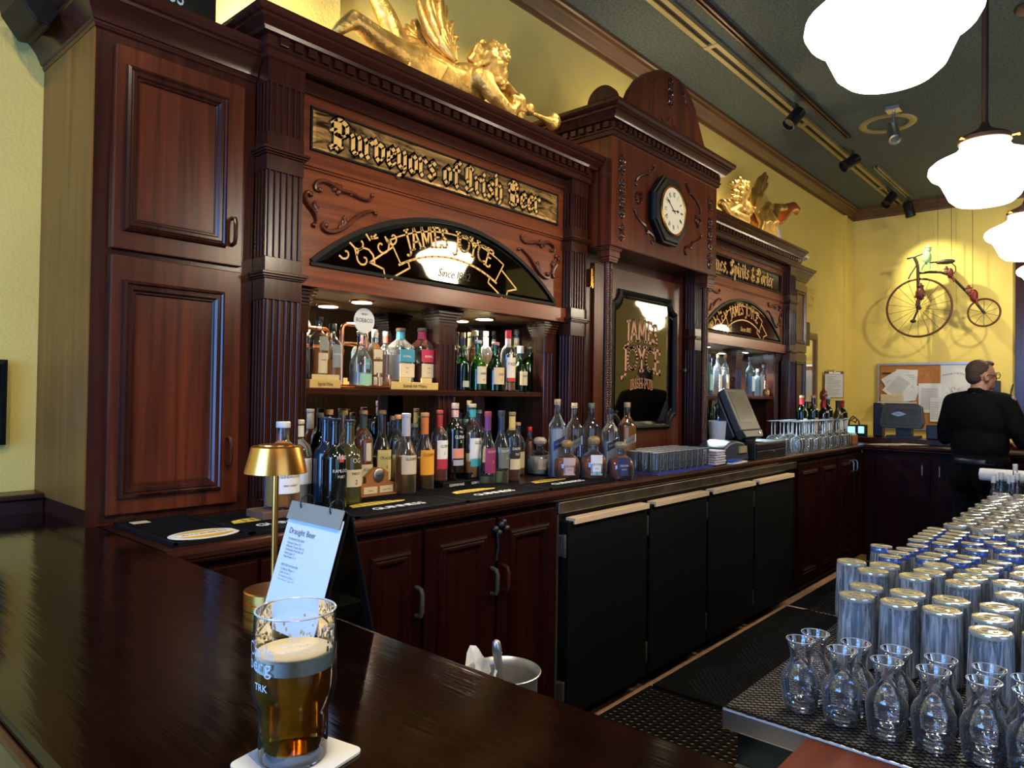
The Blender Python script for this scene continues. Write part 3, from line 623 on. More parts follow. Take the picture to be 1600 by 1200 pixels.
def back_section(label, dx, signtext, mirmat, warm):
    t = thing('back_bar_unit', label, 'bar shelving', (2.0+dx, 2.3, CZ))
    for a, b in ((1.142, 1.274), (2.743, 2.874)): column(t, a+dx, b+dx)
    # cornice, breaking forward over both columns
    c = MB().sweep(CORN, [(1.142+dx, WY-.001), (1.142+dx, 2.045), (2.874+dx, 2.045), (2.874+dx, WY-.001)]).build('cornice', 'darkx', t, smooth=.35)
    MB().box(1.15+dx, 2.866+dx, 2.05, WY-.002, 2.55, 2.681).build('top_board', 'darkx', t, smooth=0)
    dentils(c, 1.135+dx, 2.881+dx, 2.033, 2.587, 2.613)
    # fascia
    f = MB().box(1.274+dx, 2.743+dx, 2.10, 2.14, 1.85, 2.546).build('fascia', 'woodx', t, smooth=0)
    MB().box(1.274+dx, 2.743+dx, 2.085, 2.0995, 2.50, 2.546).build('bed_rail', 'darkx', t, smooth=0, bevel=.003)
    MB().box(1.274+dx, 2.743+dx, 2.088, 2.0995, 2.258, 2.270).box(1.274+dx, 2.743+dx, 2.093, 2.0995, 2.250, 2.258).build('string_moulding', 'woodx', t, smooth=0, bevel=.002)
    MB().box(1.274+dx, 2.743+dx, 2.075, 2.0995, 1.85, 1.918).build('lintel', 'woodx', t, smooth=0, bevel=.002)
    # sign
    x0, x1, z0, z1 = 1.334+dx, 2.693+dx, 2.322, 2.462
    MB().frame(x0-.006, x1+.006, z0-.006, z1+.006, 2.0995, [(0, 0), (.002, .006), (.008, .006), (.012, .0)]).build('sign_frame', 'blackboard', t, smooth=.4)
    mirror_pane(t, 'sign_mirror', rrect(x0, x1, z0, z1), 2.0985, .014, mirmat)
    cx = (x0+x1)/2
    for nm, mt, gr, yy in (('lettering_outline', 'blackl', .10, 2.0935), ('lettering', 'goldl', 0, 2.0928)):
        pen(MB(), BL, signtext, .068, lambda u, v: (cx+u-(.02 if warm else .05), yy, 2.347+v*1.0), nib=.24, ang=42, grow=gr, thick=.08).build(nm, mt, t, smooth=0)
        W = sum(BL[q][0] for q in signtext)*.056
    # fan mirror
    R = 1.007; cz0 = 2.184-R; cxx = 2.010+dx; a0 = math.degrees(math.asin((1.935-cz0)/R))
    arcp = arc_(cxx, cz0, R, a0, 180-a0, 28)
    mirror_pane(t, 'fan_mirror', arcp, 2.0975, .018, M['mirrord'])
    mb = MB()
    k = len(arcp)
    for (r0, r1, y0) in ((1.0, 1.016, 2.090),):
        o_ = [(cxx+(p[0]-cxx)*r1, cz0+(p[1]-cz0)*r1) for p in arcp]
        vs = [(p[0], y0, p[1]) for p in arcp]+[(p[0], y0, p[1]) for p in o_]+[(p[0], 2.0995, p[1]) for p in arcp]+[(p[0], 2.0995, p[1]) for p in o_]
        fs = []
        for i in range(k-1): fs += [(i, i+1, i+1+k, i+k), (i+k, i+1+k, i+1+3*k, i+3*k), (i, i+2*k, i+1+2*k, i+1)]
        mb.add(vs, fs)
    mb.box(arcp[-1][0]-.01, arcp[0][0]+.01, 2.090, 2.0995, 1.926, 1.937).build('fan_frame', 'blackboard', t, smooth=.3)
    # banner with the pub's name
    bm = MB(); lm = MB()
    def arcmap(r0, y=2.0925): return lambda u, v: (cxx-.020+sin(u/r0)*(r0+v), y, (2.085-r0)+cos(u/r0)*(r0+v))
    r0 = .62; am = arcmap(r0)
    def ribbon(pts, w, mbx, fn): 
        for a, b in zip(pts[:-1], pts[1:]):
            a = Vector(a); b = Vector(b); d = (b-a).normalized(); n = Vector((-d.y, d.x))*w/2
            e = d*w*.3
            mbx.add([fn(*(a-e+n)), fn(*(b+e+n)), fn(*(b+e-n)), fn(*(a-e-n))], [(0, 3, 2, 1)])
    L = .30
    ribbon([(-L+i*2*L/16, .062) for i in range(17)], .006, bm, am); ribbon([(-L+i*2*L/16, -.036) for i in range(17)], .009, bm, am)
    for s_ in (-1, 1):
        ribbon([(s_*L, .062), (s_*(L-.01), -.036)], .006, bm, am)
        ribbon([(s_*(L-.05), -.036), (s_*(L-.05), -.062), (s_*(L+.04), -.066), (s_*(L+.10), -.07), (s_*(L+.08), -.02), (s_*(L+.12), .03), (s_*L, .034)], .007, bm, am)
    bm.build('banner_outline', 'goldl', t, smooth=0)
    pen(lm, RM, 'JAMES JOYCE', .078, am, nib=.14, ang=8, thick=.07, sx=.76); lm.build('banner_lettering', 'goldl', t, smooth=0)
    lm = MB(); text(lm, 'Since 1882', .046, lambda u, v: (cxx+u-.0+v*.25, 2.0925, 1.968+v-u*.0)); lm.build('date_lettering', 'blackl' if warm else 'goldl', t, smooth=0)
    # gold foliage behind the banner
    mb = MB(); rnd = random.Random(3)
    for (a, b, s_) in [(-.40, .035, 1), (-.34, .09, -1), (-.46, -.01, 1), (-.30, .04, -1), (-.38, -.02, 1), (-.25, .08, 1)]:
        pts = [(cxx+a-.075+s_*.05*(1-i/14)*cos(i*.62+b*9), 2.0+b+.05*(1-i/14)*sin(i*.62+b*9)) for i in range(14)]
        for p, q in zip(pts[:-1], pts[1:]):
            if hypot(p[0]-cxx, p[1]-cz0) > R-.03 or p[1] < 1.955: continue
            d = Vector(q)-Vector(p); d.normalize(); n = Vector((-d.y, d.x))*.0035
            mb.add([(p[0]+n.x, 2.0928, p[1]+n.y), (p[0]-n.x, 2.0928, p[1]-n.y), (q[0]-n.x, 2.0928, q[1]-n.y), (q[0]+n.x, 2.0928, q[1]+n.y)], [(0, 1, 2, 3)])
    mb.build('gilt_foliage', 'goldl', t, smooth=0)
    carvings(t, 'wood', dx)
    # niche
    X0, X1 = 1.2745+dx, 2.7425+dx
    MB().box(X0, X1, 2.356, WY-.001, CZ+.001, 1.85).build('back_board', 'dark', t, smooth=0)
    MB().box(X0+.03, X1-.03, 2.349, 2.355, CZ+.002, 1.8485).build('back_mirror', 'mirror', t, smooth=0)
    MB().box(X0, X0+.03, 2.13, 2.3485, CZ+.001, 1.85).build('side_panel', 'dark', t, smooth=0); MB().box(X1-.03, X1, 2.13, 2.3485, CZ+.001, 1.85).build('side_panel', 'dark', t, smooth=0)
    MB().box(X0, X1, 2.1405, WY-.001, 1.851, 1.88).build('soffit', C_((.34, .24, .12), .3), t, smooth=0)
    def post(a, b, yp=2.12):
        mb = MB(); mb.box(a+.005, b-.005, yp+.005, yp+.07, CZ+.001, 1.78)
        for z0, z1 in ((CZ+.001, 1.17), (1.70, 1.78)): mb.box(a, b, yp, yp+.075, z0, z1)
        n = 3 if b-a > .09 else 2
        ribs(mb, a+.004, b-.004, 1.17, 1.70, yp+.005, n, .005)
        o = mb.build('niche_post', 'dark', t, smooth=0, bevel=.001)
        m2 = MB()
        for i in range(6): m2.box(a-.004-i*.0035, b+.004+i*.0035, yp-.004-i*.0035, yp+.08+i*.003, 1.78+i*.0118, 1.788+i*.0118)
        m2.box(a-.002, b+.002, yp-.002, yp+.075, 1.775, 1.8499).build('post_capital', 'darkx', o, smooth=0)
    post(1.305+dx, 1.350+dx); post(1.980+dx, 2.078+dx, 2.148); post(2.632+dx, 2.708+dx)
    MB().box(X0+.031, X1-.031, 2.13, 2.348, 1.487, 1.510).build('bottle_shelf', 'darkx', t, smooth=0, bevel=.003)
    for px_, py_ in ((565.6, 470), (757, 497)):
        v = at(px_, py_, Z=1.85); 
        l = MB().lathe([(.048, 1.8425), (.050, 1.846), (.050, 1.8505)], 24, (v.x+dx, v.y, 0)).build('downlight', 'brass', t)
        MB().lathe([(.038, 1.8415), (.038, 1.8445)], 24, (v.x+dx, v.y, 0)).build('lens', 'led' if warm else 'ledb', l)
        spot('downlight_bulb', (v.x+dx, v.y, 1.838), (v.x+dx, v.y, 1), 30 if warm else 95, (1, .86, .64) if warm else (.7, .92, 1), 140, .6, .035)
    return t
back_section('carved mahogany back bar section with beer sign beside the tall cupboard', 0, 'Purveyors of Irish Beer', M['goldrefl'], True)
DX = 2.885
back_section('carved mahogany back bar section with spirits sign beyond the clock', DX, 'Wines. Spirits & Porter' if False else 'Wines. Spirits & Porter', M['mirrord'], False)
# ---------------------------------------------------------------- tall cupboards
def tall(label, x0, x1, flip=False):
    t = thing('tall_cupboard', label, 'cupboard', ((x0+x1)/2, 2.34, CZ)); Y = 2.12
    zt = 2.485
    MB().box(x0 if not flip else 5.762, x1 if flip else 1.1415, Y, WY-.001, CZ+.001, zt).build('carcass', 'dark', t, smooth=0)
    mb = MB(); xs = x0 if not flip else x1
    mb.box(xs-.004 if not flip else xs, xs if not flip else xs+.004, Y+.004, WY-.001, CZ+.05, zt).build('side_board', 'sidelit', t, smooth=0)
    pr = [(0, zt-.002), (.006, zt-.002), (.010, zt+.006), (.010, zt+.012), (.015, zt+.014), (.018, zt+.024), (.028, zt+.045), (.044, zt+.066), (.048, zt+.068), (.048, zt+.078), (.056, zt+.082), (.064, zt+.094), (.066, zt+.108), (0, zt+.108)]
    path = [(x0, WY-.001), (x0, Y), (1.139, Y)] if not flip else [(5.745, Y), (x1, Y), (x1, WY-.001)]
    MB().sweep(pr, path).build('crown', 'darkx', t, smooth=.35)
    MB().box(x0+.001, x1-.001, Y+.001, WY-.002, zt, zt+.107).build('top_board', 'dark', t, smooth=0)
    a, b = x0+.045, x1-.022
    hx = b-.035 if not flip else a+.035
    for zz0, zz1, hz, nm in ((1.885, 2.452, 1.99, 'door'), (1.150, 1.868, 1.31, 'door')):
        d = MB().box(a, b, Y-.016, Y, zz0, zz1).build('door', 'wood', t, smooth=0, bevel=.003)
        fr = [(0, 0), (.003, .012), (.010, .016), (.014, .011), (.018, .013), (.026, .013), (.031, .006), (.035, .006), (.04, -.002), (.044, -.002)]
        px0, px1, pz0, pz1 = a+.052, b-.075, zz0+.065, zz1-.055
        if flip: px0, px1 = a+.075, b-.052
        else:
            q0, q1 = ((197, 100), (352, 388)) if zz0 > 1.5 else ((190, 436), (344, 765))
            px0 = at(*q0, Y=Y-.016).x; px1 = at(*q1, Y=Y-.016).x; pz1 = at(*q0, Y=Y-.016).z; pz0 = at(*q1, Y=Y-.016).z
        MB().frame(px0, px1, pz0, pz1, Y-.016, fr).build('panel_moulding', 'dark', d, smooth=.35)
        MB().box(px0+.042, px1-.042, Y-.0175, Y-.016, pz0+.042, pz1-.042).build('field', 'wood', d, smooth=0)
        bar_handle(MB(), hx, Y-.016, hz-.042, hz+.042, out=.024, r=.0065).build('handle', 'dark', d)
    return t
tall('tall mahogany cupboard against the yellow wall, side with olive wall light painted in, under the black sign', .677, 1.12)
tall('narrow mahogany cupboard at the far end of the back bar', 5.775, 6.2, True)
# ---------------------------------------------------------------- clock section
t = thing('clock_cabinet', 'mahogany centre cabinet with round pediment, rope columns and mirrored door', 'cabinet', (3.5, 2.25, CZ))
XA, XB = 2.925, 4.085
MB().box(XA, XB, 1.94, WY-.001, 2.245, 2.80).build('clock_box', 'wood', t, smooth=0)
MB().box(XA-.006, XB+.006, 1.934, 2.2, 2.237, 2.246).build('box_bead', 'dark', t, smooth=0, bevel=.003)
cc = [(0, 2.785), (.010, 2.788), (.014, 2.806), (.020, 2.810), (.020, 2.815), (.014, 2.818), (.014, 2.852), (.036, 2.856), (.042, 2.868), (.060, 2.888), (.066, 2.890), (.066, 2.900), (.078, 2.905), (.086, 2.915), (.086, 2.932), (0, 2.932)]
c = MB().sweep(cc, [(XA, WY-.001), (XA, 1.94), (XB, 1.94), (XB, WY-.001)]).build('crown', 'darkx', t, smooth=.35)
MB().box(XA, XB, 1.941, WY-.002, 2.80, 2.931).build('top_board', 'darkx', t, smooth=0)
dentils(c, XA-.01, XB+.01, 1.926, 2.822, 2.85, step=.046)
for i in range(11):
    o = bpy.data.objects.new('dentil', bpy.data.objects['dentil'].data); COL.objects.link(o); o.parent = c
    o.rotation_euler = (0, 0, -pi/2); o.location = Vector((XA-.014, 1.975+i*.05, 2.822))-worg(c)
ol = [(978, 155), (984, 140), (995, 124), (1008, 114), (1025, 109), (1042, 112), (1060, 125), (1075, 145), (1085, 170), (1092, 200), (1099, 228), (1112, 240), (1128, 249)]
P_ = [at(a, b, Y=1.90) for a, b in ol]; zb = 2.9325
poly = [(p.x, max(p.z, zb+.004)) for p in P_]; poly = [(poly[0][0]-.02, zb)]+poly+[(poly[-1][0]+.05, zb)]
poly = poly[::-1]
MB().prism(poly, lambda p: (p[0], 1.893, p[1]), lambda p: (p[0], 1.925, p[1])).build('pediment', 'wood', t, smooth=0, bevel=.003)
sp_ = arc_(1.965, zb-.02, .085, 8, 172, 14)
MB().prism(sp_, lambda p: (2.86, p[0], p[1]+.02), lambda p: (2.895, p[0], p[1]+.02)).build('side_pediment', 'dark', t, smooth=0, bevel=.003)
def filigree(parent, x0, x1, z0, z1, Y, seed, n=5, mat='dark', r=.004):
    rnd = random.Random(seed); mb = MB(); w = x1-x0; h = z1-z0
    for k in range(n):
        zc_ = z0+h*(k+.5)/n; s_ = (1 if k % 2 else -1); rad = min(w*.48, h/n*.7)
        for m_ in (-1, 1):
            pts = [((x0+x1)/2+m_*rad*(1-i/11)*sin(i*.7), zc_+s_*rad*(1-i/11)*cos(i*.7)*.9) for i in range(10)]
            scroll(mb, pts, r, lambda p: Vector((p[0], Y, p[1])))
        mb.ell(((x0+x1)/2, Y-.003, zc_), (w*.16, .006, h/n*.3), nu=8, nv=6)
    return mb.build('carved_ornament', mat, parent)
Y_ = 1.938
for mir in (0, 1):
    f = (lambda a: 7.01-a) if mir else (lambda a: a)
    def fx(a, b): q = sorted((f(a), f(b))); return q
    a, b = fx(2.985, 3.045)
    filigree(t, a, b, 2.62, 2.70, Y_, 1, 2, 'dark', .0065); filigree(t, a, b, 2.40, 2.585, Y_, 2, 5, 'dark', .0075); filigree(t, a, b, 2.285, 2.36, Y_, 3, 2, 'dark', .0065)
    Z3 = zc(920, 100, 4.0)
    for pl in ([(295, 752), (292, 735), (310, 708), (345, 690), (380, 682), (405, 660), (412, 636), (402, 634)], [(285, 912), (295, 945), (325, 985), (355, 1015), (365, 1045), (395, 1070), (408, 1100), (398, 1122), (390, 1112)], [(300, 842), (292, 820), (310, 806), (328, 820), (326, 850), (312, 872), (302, 860)]):
        q = [at(*Z3(a, b), Y=Y_) for a, b in pl]; mb = MB()
        scroll(mb, [(f(v.x), v.z) for v in q], .0095, lambda p: Vector((p[0], Y_, p[1])))
        v = q[len(q)//2]; 
        for an in (-40, 0, 40): mb.ell((f(v.x), Y_-.002, v.z), (.007, .005, .02), rot=Matrix.Rotation(radians(an), 3, 'Y'), nu=8, nv=6)
        mb.build('carved_scroll', 'dark', t)
v = at(1048, 145, Y=1.89); filigree(t, v.x-.025, v.x+.025, v.z-.07, v.z+.07, 1.891, 5, 4, 'dark', .007)
for (a, b), (c_, d_) in (((1013, 128), (1030, 122)), ((1066, 150), (1079, 170)), ((1028, 186), (1045, 187)), ((1045, 187), (1064, 207))):
    p, q = at(a, b, Y=1.89), at(c_, d_, Y=1.89); mb = MB()
    scroll(mb, [(p.x, p.z), (p.x+.3*(q.x-p.x), p.z+.02), (.5*(p.x+q.x), .5*(p.z+q.z)-.01), (q.x, q.z)], .006, lambda p: Vector((p[0], 1.891, p[1]))); mb.build('carved_scroll', 'wood', t)
# door with its mirror
MB().box(XA, XB, 2.125, 2.16, CZ+.001, 2.244).build('back_panel', 'dark', t, smooth=0)
dr = MB().box(3.03, 3.98, 2.108, 2.1249, 1.15, 2.19).build('door', 'wood', t, smooth=0, bevel=.003)
def notched(x0, x1, z0, z1, n, k=5):
    p = []
    for cx, cz, a0 in ((x1, z0, 180), (x1, z1, 270), (x0, z1, 0), (x0, z0, 90)): p += [q for q in arc_(cx, cz, n, a0, a0-90, k)]
    return p
mx0, mx1, mz0, mz1 = 3.205, 3.868, 1.335, 2.052
po = notched(mx0, mx1, mz0, mz1, .075)
mirror_pane(dr, 'door_mirror', po, 2.106, .02, M['mirrord'])
cx_, cz_ = (mx0+mx1)/2, (mz0+mz1)/2; mb = MB(); rings = []
for s_, y in ((0, 2.1075), (.004, 2.094), (.014, 2.088), (.026, 2.094), (.03, 2.1075)):
    rings.append([(x+(s_ if x > cx_ else -s_), y, z+(s_ if z > cz_ else -s_)) for x, z in po])
k = len(po)
mb.add([p for r in rings for p in r], [(j*k+i, j*k+(i+1) % k, (j+1)*k+(i+1) % k, (j+1)*k+i) for j in range(4) for i in range(k)]); mb.build('mirror_frame', 'blackboard', dr, smooth=.5)
for s_, z, sz, arc, fnt in (('JAMES', 1.80, .115, .5, 0), ('JOYCE', 1.635, .135, .35, 0), ('IRISH PUB', 1.545, .052, .0, 0)):
    def fm(u, v, z=z, arc=arc): return (3.50+u, 2.1005, z+v+arc*(.02-u*u*1.2) if arc else z+v-u*u*.8)
    for nm, mt, gr, yy in (('lettering_outline', 'blackl', .03, .0006), ('lettering', 'copl', 0, 0)):
        pen(MB(), RM, s_, sz, lambda u, v: (fm(u, v)[0], fm(u, v)[1]+yy, fm(u, v)[2]), nib=.15 if sz > .1 else .12, ang=12, grow=gr, thick=.09, sx=.82).build(nm, mt, dr, smooth=0)
mb = MB().box(2.985, 2.998, 2.098, 2.1249, 2.06, 2.15); mb.box(3.001, 3.0295, 2.115, 2.1249, 2.06, 2.15); mb.lathe([(.006, 2.05), (.006, 2.16), (.003, 2.168)], 10, (2.998, 2.10, 0)); mb.build('hinge', 'brass', t)
MB().lathe([(.0, -.04), (.012, -.04), (.014, -.032), (.006, -.024), (.006, 0)], 12, (3.955, 2.108, 1.66), axis='Y').xf(lambda p: Vector((p.x, 2.108-abs(p.y-2.108), p.z))).build('knob', 'blackpl', dr)
def rope(xc, yc, z0, z1, R):
    n = 12; L = int((z1-z0)/.0026); vs = []; fs = []
    for j in range(L+1):
        z = z0+(z1-z0)*j/L
        for i in range(n):
            a = 2*pi*i/n; r = R*(1+.15*cos(3*a-z*2*pi/.012)); vs.append((xc+r*cos(a), yc+r*sin(a), z))
    for j in range(L):
        for i in range(n): fs.append((j*n+i, j*n+(i+1) % n, (j+1)*n+(i+1) % n, (j+1)*n+i))
    return vs, fs
for xc in (2.972, 4.035):
    mb = MB()
    for dx_ in (-.0145, .0145): mb.add(*rope(xc+dx_, 1.985, CZ+.03, 2.165, .0138))
    o = mb.build('rope_column', 'dark', t, smooth=1.2)
    m2 = MB()
    for i, (e, z) in enumerate(((.036, 2.165), (.040, 2.175), (.046, 2.19), (.046, 2.215), (.052, 2.222), (.056, 2.23))): m2.box(xc-e, xc+e, 1.985-e*.8, 1.985+e*.8, z, (2.175, 2.19, 2.215, 2.222, 2.23, 2.2368)[i])
    MB().box(xc-.04, xc+.04, 1.95, 2.02, CZ+.001, CZ+.031).build('column_base', 'wood', o, smooth=0, bevel=.002)
    m2.build('capital', 'wood', o, smooth=0, bevel=.001)
# wall clock
ck = thing('wall_clock', 'octagonal dark-framed clock with roman numerals set in the mahogany centre cabinet', 'clock', (3.45, 1.94, 2.507))
cxk, czk = 3.45, 2.507
def octo(r, Y): return [(cxk+r/cos(pi/8)*cos(pi/8+i*pi/4), Y, czk+r/cos(pi/8)*sin(pi/8+i*pi/4)) for i in range(8)]
rings = [octo(.175, 1.9395), octo(.182, 1.915), octo(.180, 1.905), octo(.172, 1.903), octo(.165, 1.893), octo(.150, 1.891)]
circ = [[(cxk+r*cos(pi/8+i*pi/4), y, czk+r*sin(pi/8+i*pi/4)) for i in range(8)] for r, y in ((.15, 1.891),)]
mb = MB(); k = 8
mb.add([p for r in rings for p in r], [(j*k+i, j*k+(i+1) % k, (j+1)*k+(i+1) % k, (j+1)*k+i) for j in range(5) for i in range(k)]+[tuple(40+i for i in range(8))])
mb.build('case', 'blackboard', ck, smooth=0)
MB().lathe([(.134, .0), (.136, .006), (.128, .012), (.124, .008), (.124, 0)], 40, (cxk, 1.8908, czk), axis='Y').build('bezel', 'brass', ck)
MB().lathe([(.125, .0), (.125, .005)], 40, (cxk, 1.8905, czk), axis='Y').build('dial', C_((.78, .76, .62)), ck)
yy = 1.8850
for i, rn in enumerate(['XII', 'I', 'II', 'III', 'IIII', 'V', 'VI', 'VII', 'VIII', 'IX', 'X', 'XI']):
    an = -i*pi/6; mb = MB()
    text(mb, rn, .040, lambda u, v: (cxk+(u*cos(an)-(v+.075)*sin(an)), yy-.0004, czk+(u*sin(an)+(v+.075)*cos(an))), sx=.62, gap=.05); mb.build('numeral', 'blackl', ck, smooth=0)
def hand(an, L, w):
    a = radians(an); d = Vector((sin(a), 0, cos(a))); n = Vector((cos(a), 0, -sin(a))); c0 = Vector((cxk, yy-.002, czk)); mb = MB()
    pts = [(-.02, w*.4), (0, w*.4), (L*.55, w*.3), (L*.68, w*1.2), (L*.8, w*.4), (L, 0)]
    vs = [c0+d*l+n*q for l, q in pts]+[c0+d*l-n*q for l, q in pts[::-1]]
    mb.prism(list(range(len(vs))), lambda i: vs[i], lambda i: vs[i]+Vector((0, .001, 0)))
    mb.build('hand', 'blackl', ck, smooth=0)
hand(85, .062, .008); hand(-52, .10, .006)
# ================================================================ BOTTLES
PROF = {
 'std': [(.0, 0), (.88, 0), (1, .02), (1, .58), (.97, .63), (.84, .69), (.58, .735), (.40, .765), (.35, .79), (.33, .94), (.38, .945), (.38, .965)],
 'pot': [(0, 0), (.9, 0), (1, .02), (1, .40), (.96, .47), (.80, .55), (.58, .62), (.42, .68), (.37, .74), (.36, .94), (.40, .945), (.40, .965)],
 'sq': [(0, 0), (.92, 0), (1, .015), (1, .63), (.94, .67), (.7, .72), (.45, .77), (.34, .80), (.32, .94), (.38, .945), (.38, .965)],
 'burg': [(0, 0), (.9, 0), (1, .02), (1, .45), (.9, .54), (.65, .64), (.45, .72), (.36, .80), (.34, .94), (.40, .945), (.40, .985)],
 'bord': [(0, 0), (.9, 0), (1, .02), (1, .60), (.92, .66), (.60, .72), (.40, .77), (.36, .82), (.35, .94), (.40, .945), (.40, .985)],
 'neck': [(0, 0), (.88, 0), (1, .02), (1, .52), (.97, .58), (.80, .64), (.52, .68), (.42, .72), (.38, .80), (.36, .94), (.42, .945), (.42, .975)],
 'dec': [(0, 0), (.80, 0), (.92, .03), (1, .16), (1, .36), (.92, .48), (.72, .57), (.42, .63), (.27, .66), (.25, .75), (.32, .76), (.32, .78)],
}
def band(mb, R, z0, z1, a0, a1, n=12, t=.0006, sq=False):
    vs = []
    if sq: 
        w = R*.86; mb.box(-w, w, -R*1.0-t, -R*.985, z0, z1); return mb
    for i in range(n+1):
        a = radians(-90+a0+(a1-a0)*i/n)
        for r in (R+t*.2, R+t):
            for z in (z0, z1): vs.append((r*cos(a), r*sin(a), z))
    fs = []
    for i in range(n):
        o = i*4; p = o+4
        fs += [(o+2, p+2, p+3, o+3), (o, o+1, p+1, p), (o+1, o+3, p+3, p+1), (o, p, p+2, o+2)]
    fs += [(0, 2, 3, 1), (n*4, n*4+1, n*4+3, n*4+2)]
    return mb.add(vs, fs)
BCOL = {'whisky': 'amber'}
def bottle(label, x, z0, top, w, kind='std', glass='glasst', liq='amber', lev=.5, cap=(.1, .05, .03), capf=.08, neck=None, labels=(), txt=(), group=None, Y=None, ball=False, rz=0, name='whisky_bottle', cat='bottle', pos=None, H=None):
    """x: pixel column of its axis; Y: depth, or (x, base pixel) on the worktop; top: pixel row of its top; w: pixel width"""
    if pos is not None:
        p = Vector(pos)
        if H is None: p.x = at(x, 650, Y=p.y).x
    elif isinstance(Y, tuple): p = at(x, Y[1], Z=z0)
    else: d = at(x, 620, Y=Y); p = Vector((d.x, d.y, z0))
    t = (p-CAM).dot(FW)
    if H is None:
        q = at(x, top, Y=p.y); H = q.z-z0
    R = w/2*t/F*1.06
    pr = PROF[kind]; sq = .8 if kind == 'sq' else (.25 if kind == 'dec' else 0); n = 24
    b = thing(name, label, cat, (p.x, p.y, z0+.0006), group, radians(rz if name != 'decanter_bottle' else -40))
    prof = [(r*R, z*H) for r, z in pr]
    if kind != 'dec': prof = [(max(r, .0105) if r < R*.5 and i > 3 else r, z) for i, (r, z) in enumerate(prof)]
    MB().lathe(prof, n, sq=sq).build('bottle_glass', glass, b, smooth=.6, local=True)
    if glass in ('glasst', 'greeng') and liq:
        lp = []
        for i, (r, z) in enumerate(prof):
            if z < lev*H: lp.append((r*.93, max(z, .008)))
            else:
                r0, z0_ = prof[i-1]; f = (lev*H-z0_)/max(1e-6, z-z0_); lp.append(((r0+(r-r0)*f)*.93, lev*H)); break
        MB().lathe(lp, n, sq=sq).build('liquid', liq, b, smooth=.6, local=True)
    nr = max(prof[-2][0], prof[-3][0])
    if ball:
        MB().lathe([(nr*.8, H*.76), (nr*.8, H*.80), (nr*1.25, H*.815), (nr*1.5, H*.88), (nr*1.4, H*.94), (nr*.9, H*.99), (.001, H)], 18).build('stopper', C_(cap, .3), b, local=True)
    else:
        c0 = H*(1-capf) if capf < .5 else H*.9
        MB().lathe([(nr*1.06, c0), (nr*1.1, c0+.001), (nr*1.1, H-.0015), (nr*1.0, H)], 18).build('cap', C_(cap, .4), b, local=True)
    if neck:
        a, c, col = neck; MB().lathe([(nr*1.02, H*a), (nr*1.02, H*c)], 18).build('neck_band', C_(col, .5), b, smooth=0, local=True)
    for z0_, z1_, ha, col in labels:
        # follow the wall of the bottle
        rr = R
        for (ra, za), (rb, zb_) in zip(prof[:-1], prof[1:]):
            if za <= z0_*H <= zb_: rr = max(ra, rb)
        MBl = band(MB(), rr, z0_*H, z1_*H, -ha, ha, sq=(kind == 'sq'))
        MBl.build('paper_label', C_(col, .6), b, smooth=.3, local=True)
    for s_, size, z, col in txt:
        RR = R*1.004+.0012
        if kind == 'sq': fn = lambda u, v: (u, -R-.0014, z*H+v)
        else: fn = lambda u, v: (RR*sin(u/RR), -RR*cos(u/RR), z*H+v)
        text(MB(), s_, size*H, fn, sx=.85).build('lettering', C_(col, .6), b, smooth=0, local=True)
    return b
CRM = (.60, .52, .36); WHT = (.72, .72, .70); BLK = (.01, .01, .011); ORG = (.75, .33, .03); INK = (.03, .025, .02); GLD = (.6, .38, .12)
CW = CZ
G1 = 'whiskies standing on the back counter'
B = bottle
B('two-tone clear whisky bottle with white label on the wooden block', 443, CW+.032, 659, 50, 'std', 'glasst', 'amber', .62, (.7, .68, .62), .07, labels=[(.18, .52, 48, WHT)], txt=[('GLENDALOUGH', .045, .36, INK), ('IRISH WHISKEY', .032, .26, INK)], group=G1, pos=(1.115, 1.905, CW+.032))
B('clear spirit bottle with white neck wrap beside the wooden block', 467, CW+.004, 656, 40, 'std', 'glasst', 'clearliq', .55, (.7, .62, .5), .05, neck=(.80, .93, WHT), labels=[(.25, .55, 50, WHT)], group=G1, pos=(1.30, 2.08, CW+.001))
B('midnight blue dark bottle with a pale blue side label', 508, CW+.009, 652, 36, 'neck', 'navyg', None, cap=(.02, .03, .06), capf=.03, labels=[(.22, .52, 20, (.45, .6, .75))], group=G1, Y=(0, 786))
B('black port bottle with red and white emblem', 524, CW+.004, 654, 36, 'neck', 'darkg', None, cap=BLK, capf=.03, labels=[(.53, .60, 12, (.5, .05, .05))], txt=[('RAMLOCH', .05, .42, WHT), ('PORT', .04, .36, WHT), ('W&G', .06, .56, WHT)], group=G1, pos=(1.37, 1.90, CW+.009))
B('olive green matt bottle with a white label marked 2', 547, CW, 656, 37, 'neck', 'oliveg', None, cap=(.02, .02, .02), capf=.03, labels=[(.22, .42, 44, CRM)], txt=[('INISLEV', .045, .36, INK), ('2', .08, .25, INK), ('OG', .08, .50, WHT)], group=G1, pos=(1.47, 1.985, CW+.009))
B('dark amber whisky with cork stopper and oval shoulder label', 566, CW, 641, 29, 'std', 'glasst', 'redamber', .64, (.45, .26, .12), .05, neck=(.78, .92, (.03, .05, .04)), labels=[(.12, .34, 50, CRM), (.38, .60, 18, CRM)], txt=[('AGAVE', .05, .26, INK), ('16', .05, .16, INK)], group=G1, Y=(0, 768))
B('pale whisky with buff label behind the badge plinth', 595, CW, 641, 28, 'pot', 'glasst', 'paleamber', .40, (.5, .26, .1), .05, labels=[(.12, .50, 60, (.66, .56, .24))], txt=[('CRAGAN', .055, .38, INK), ('12', .05, .27, INK)], group=G1, Y=(0, 764))
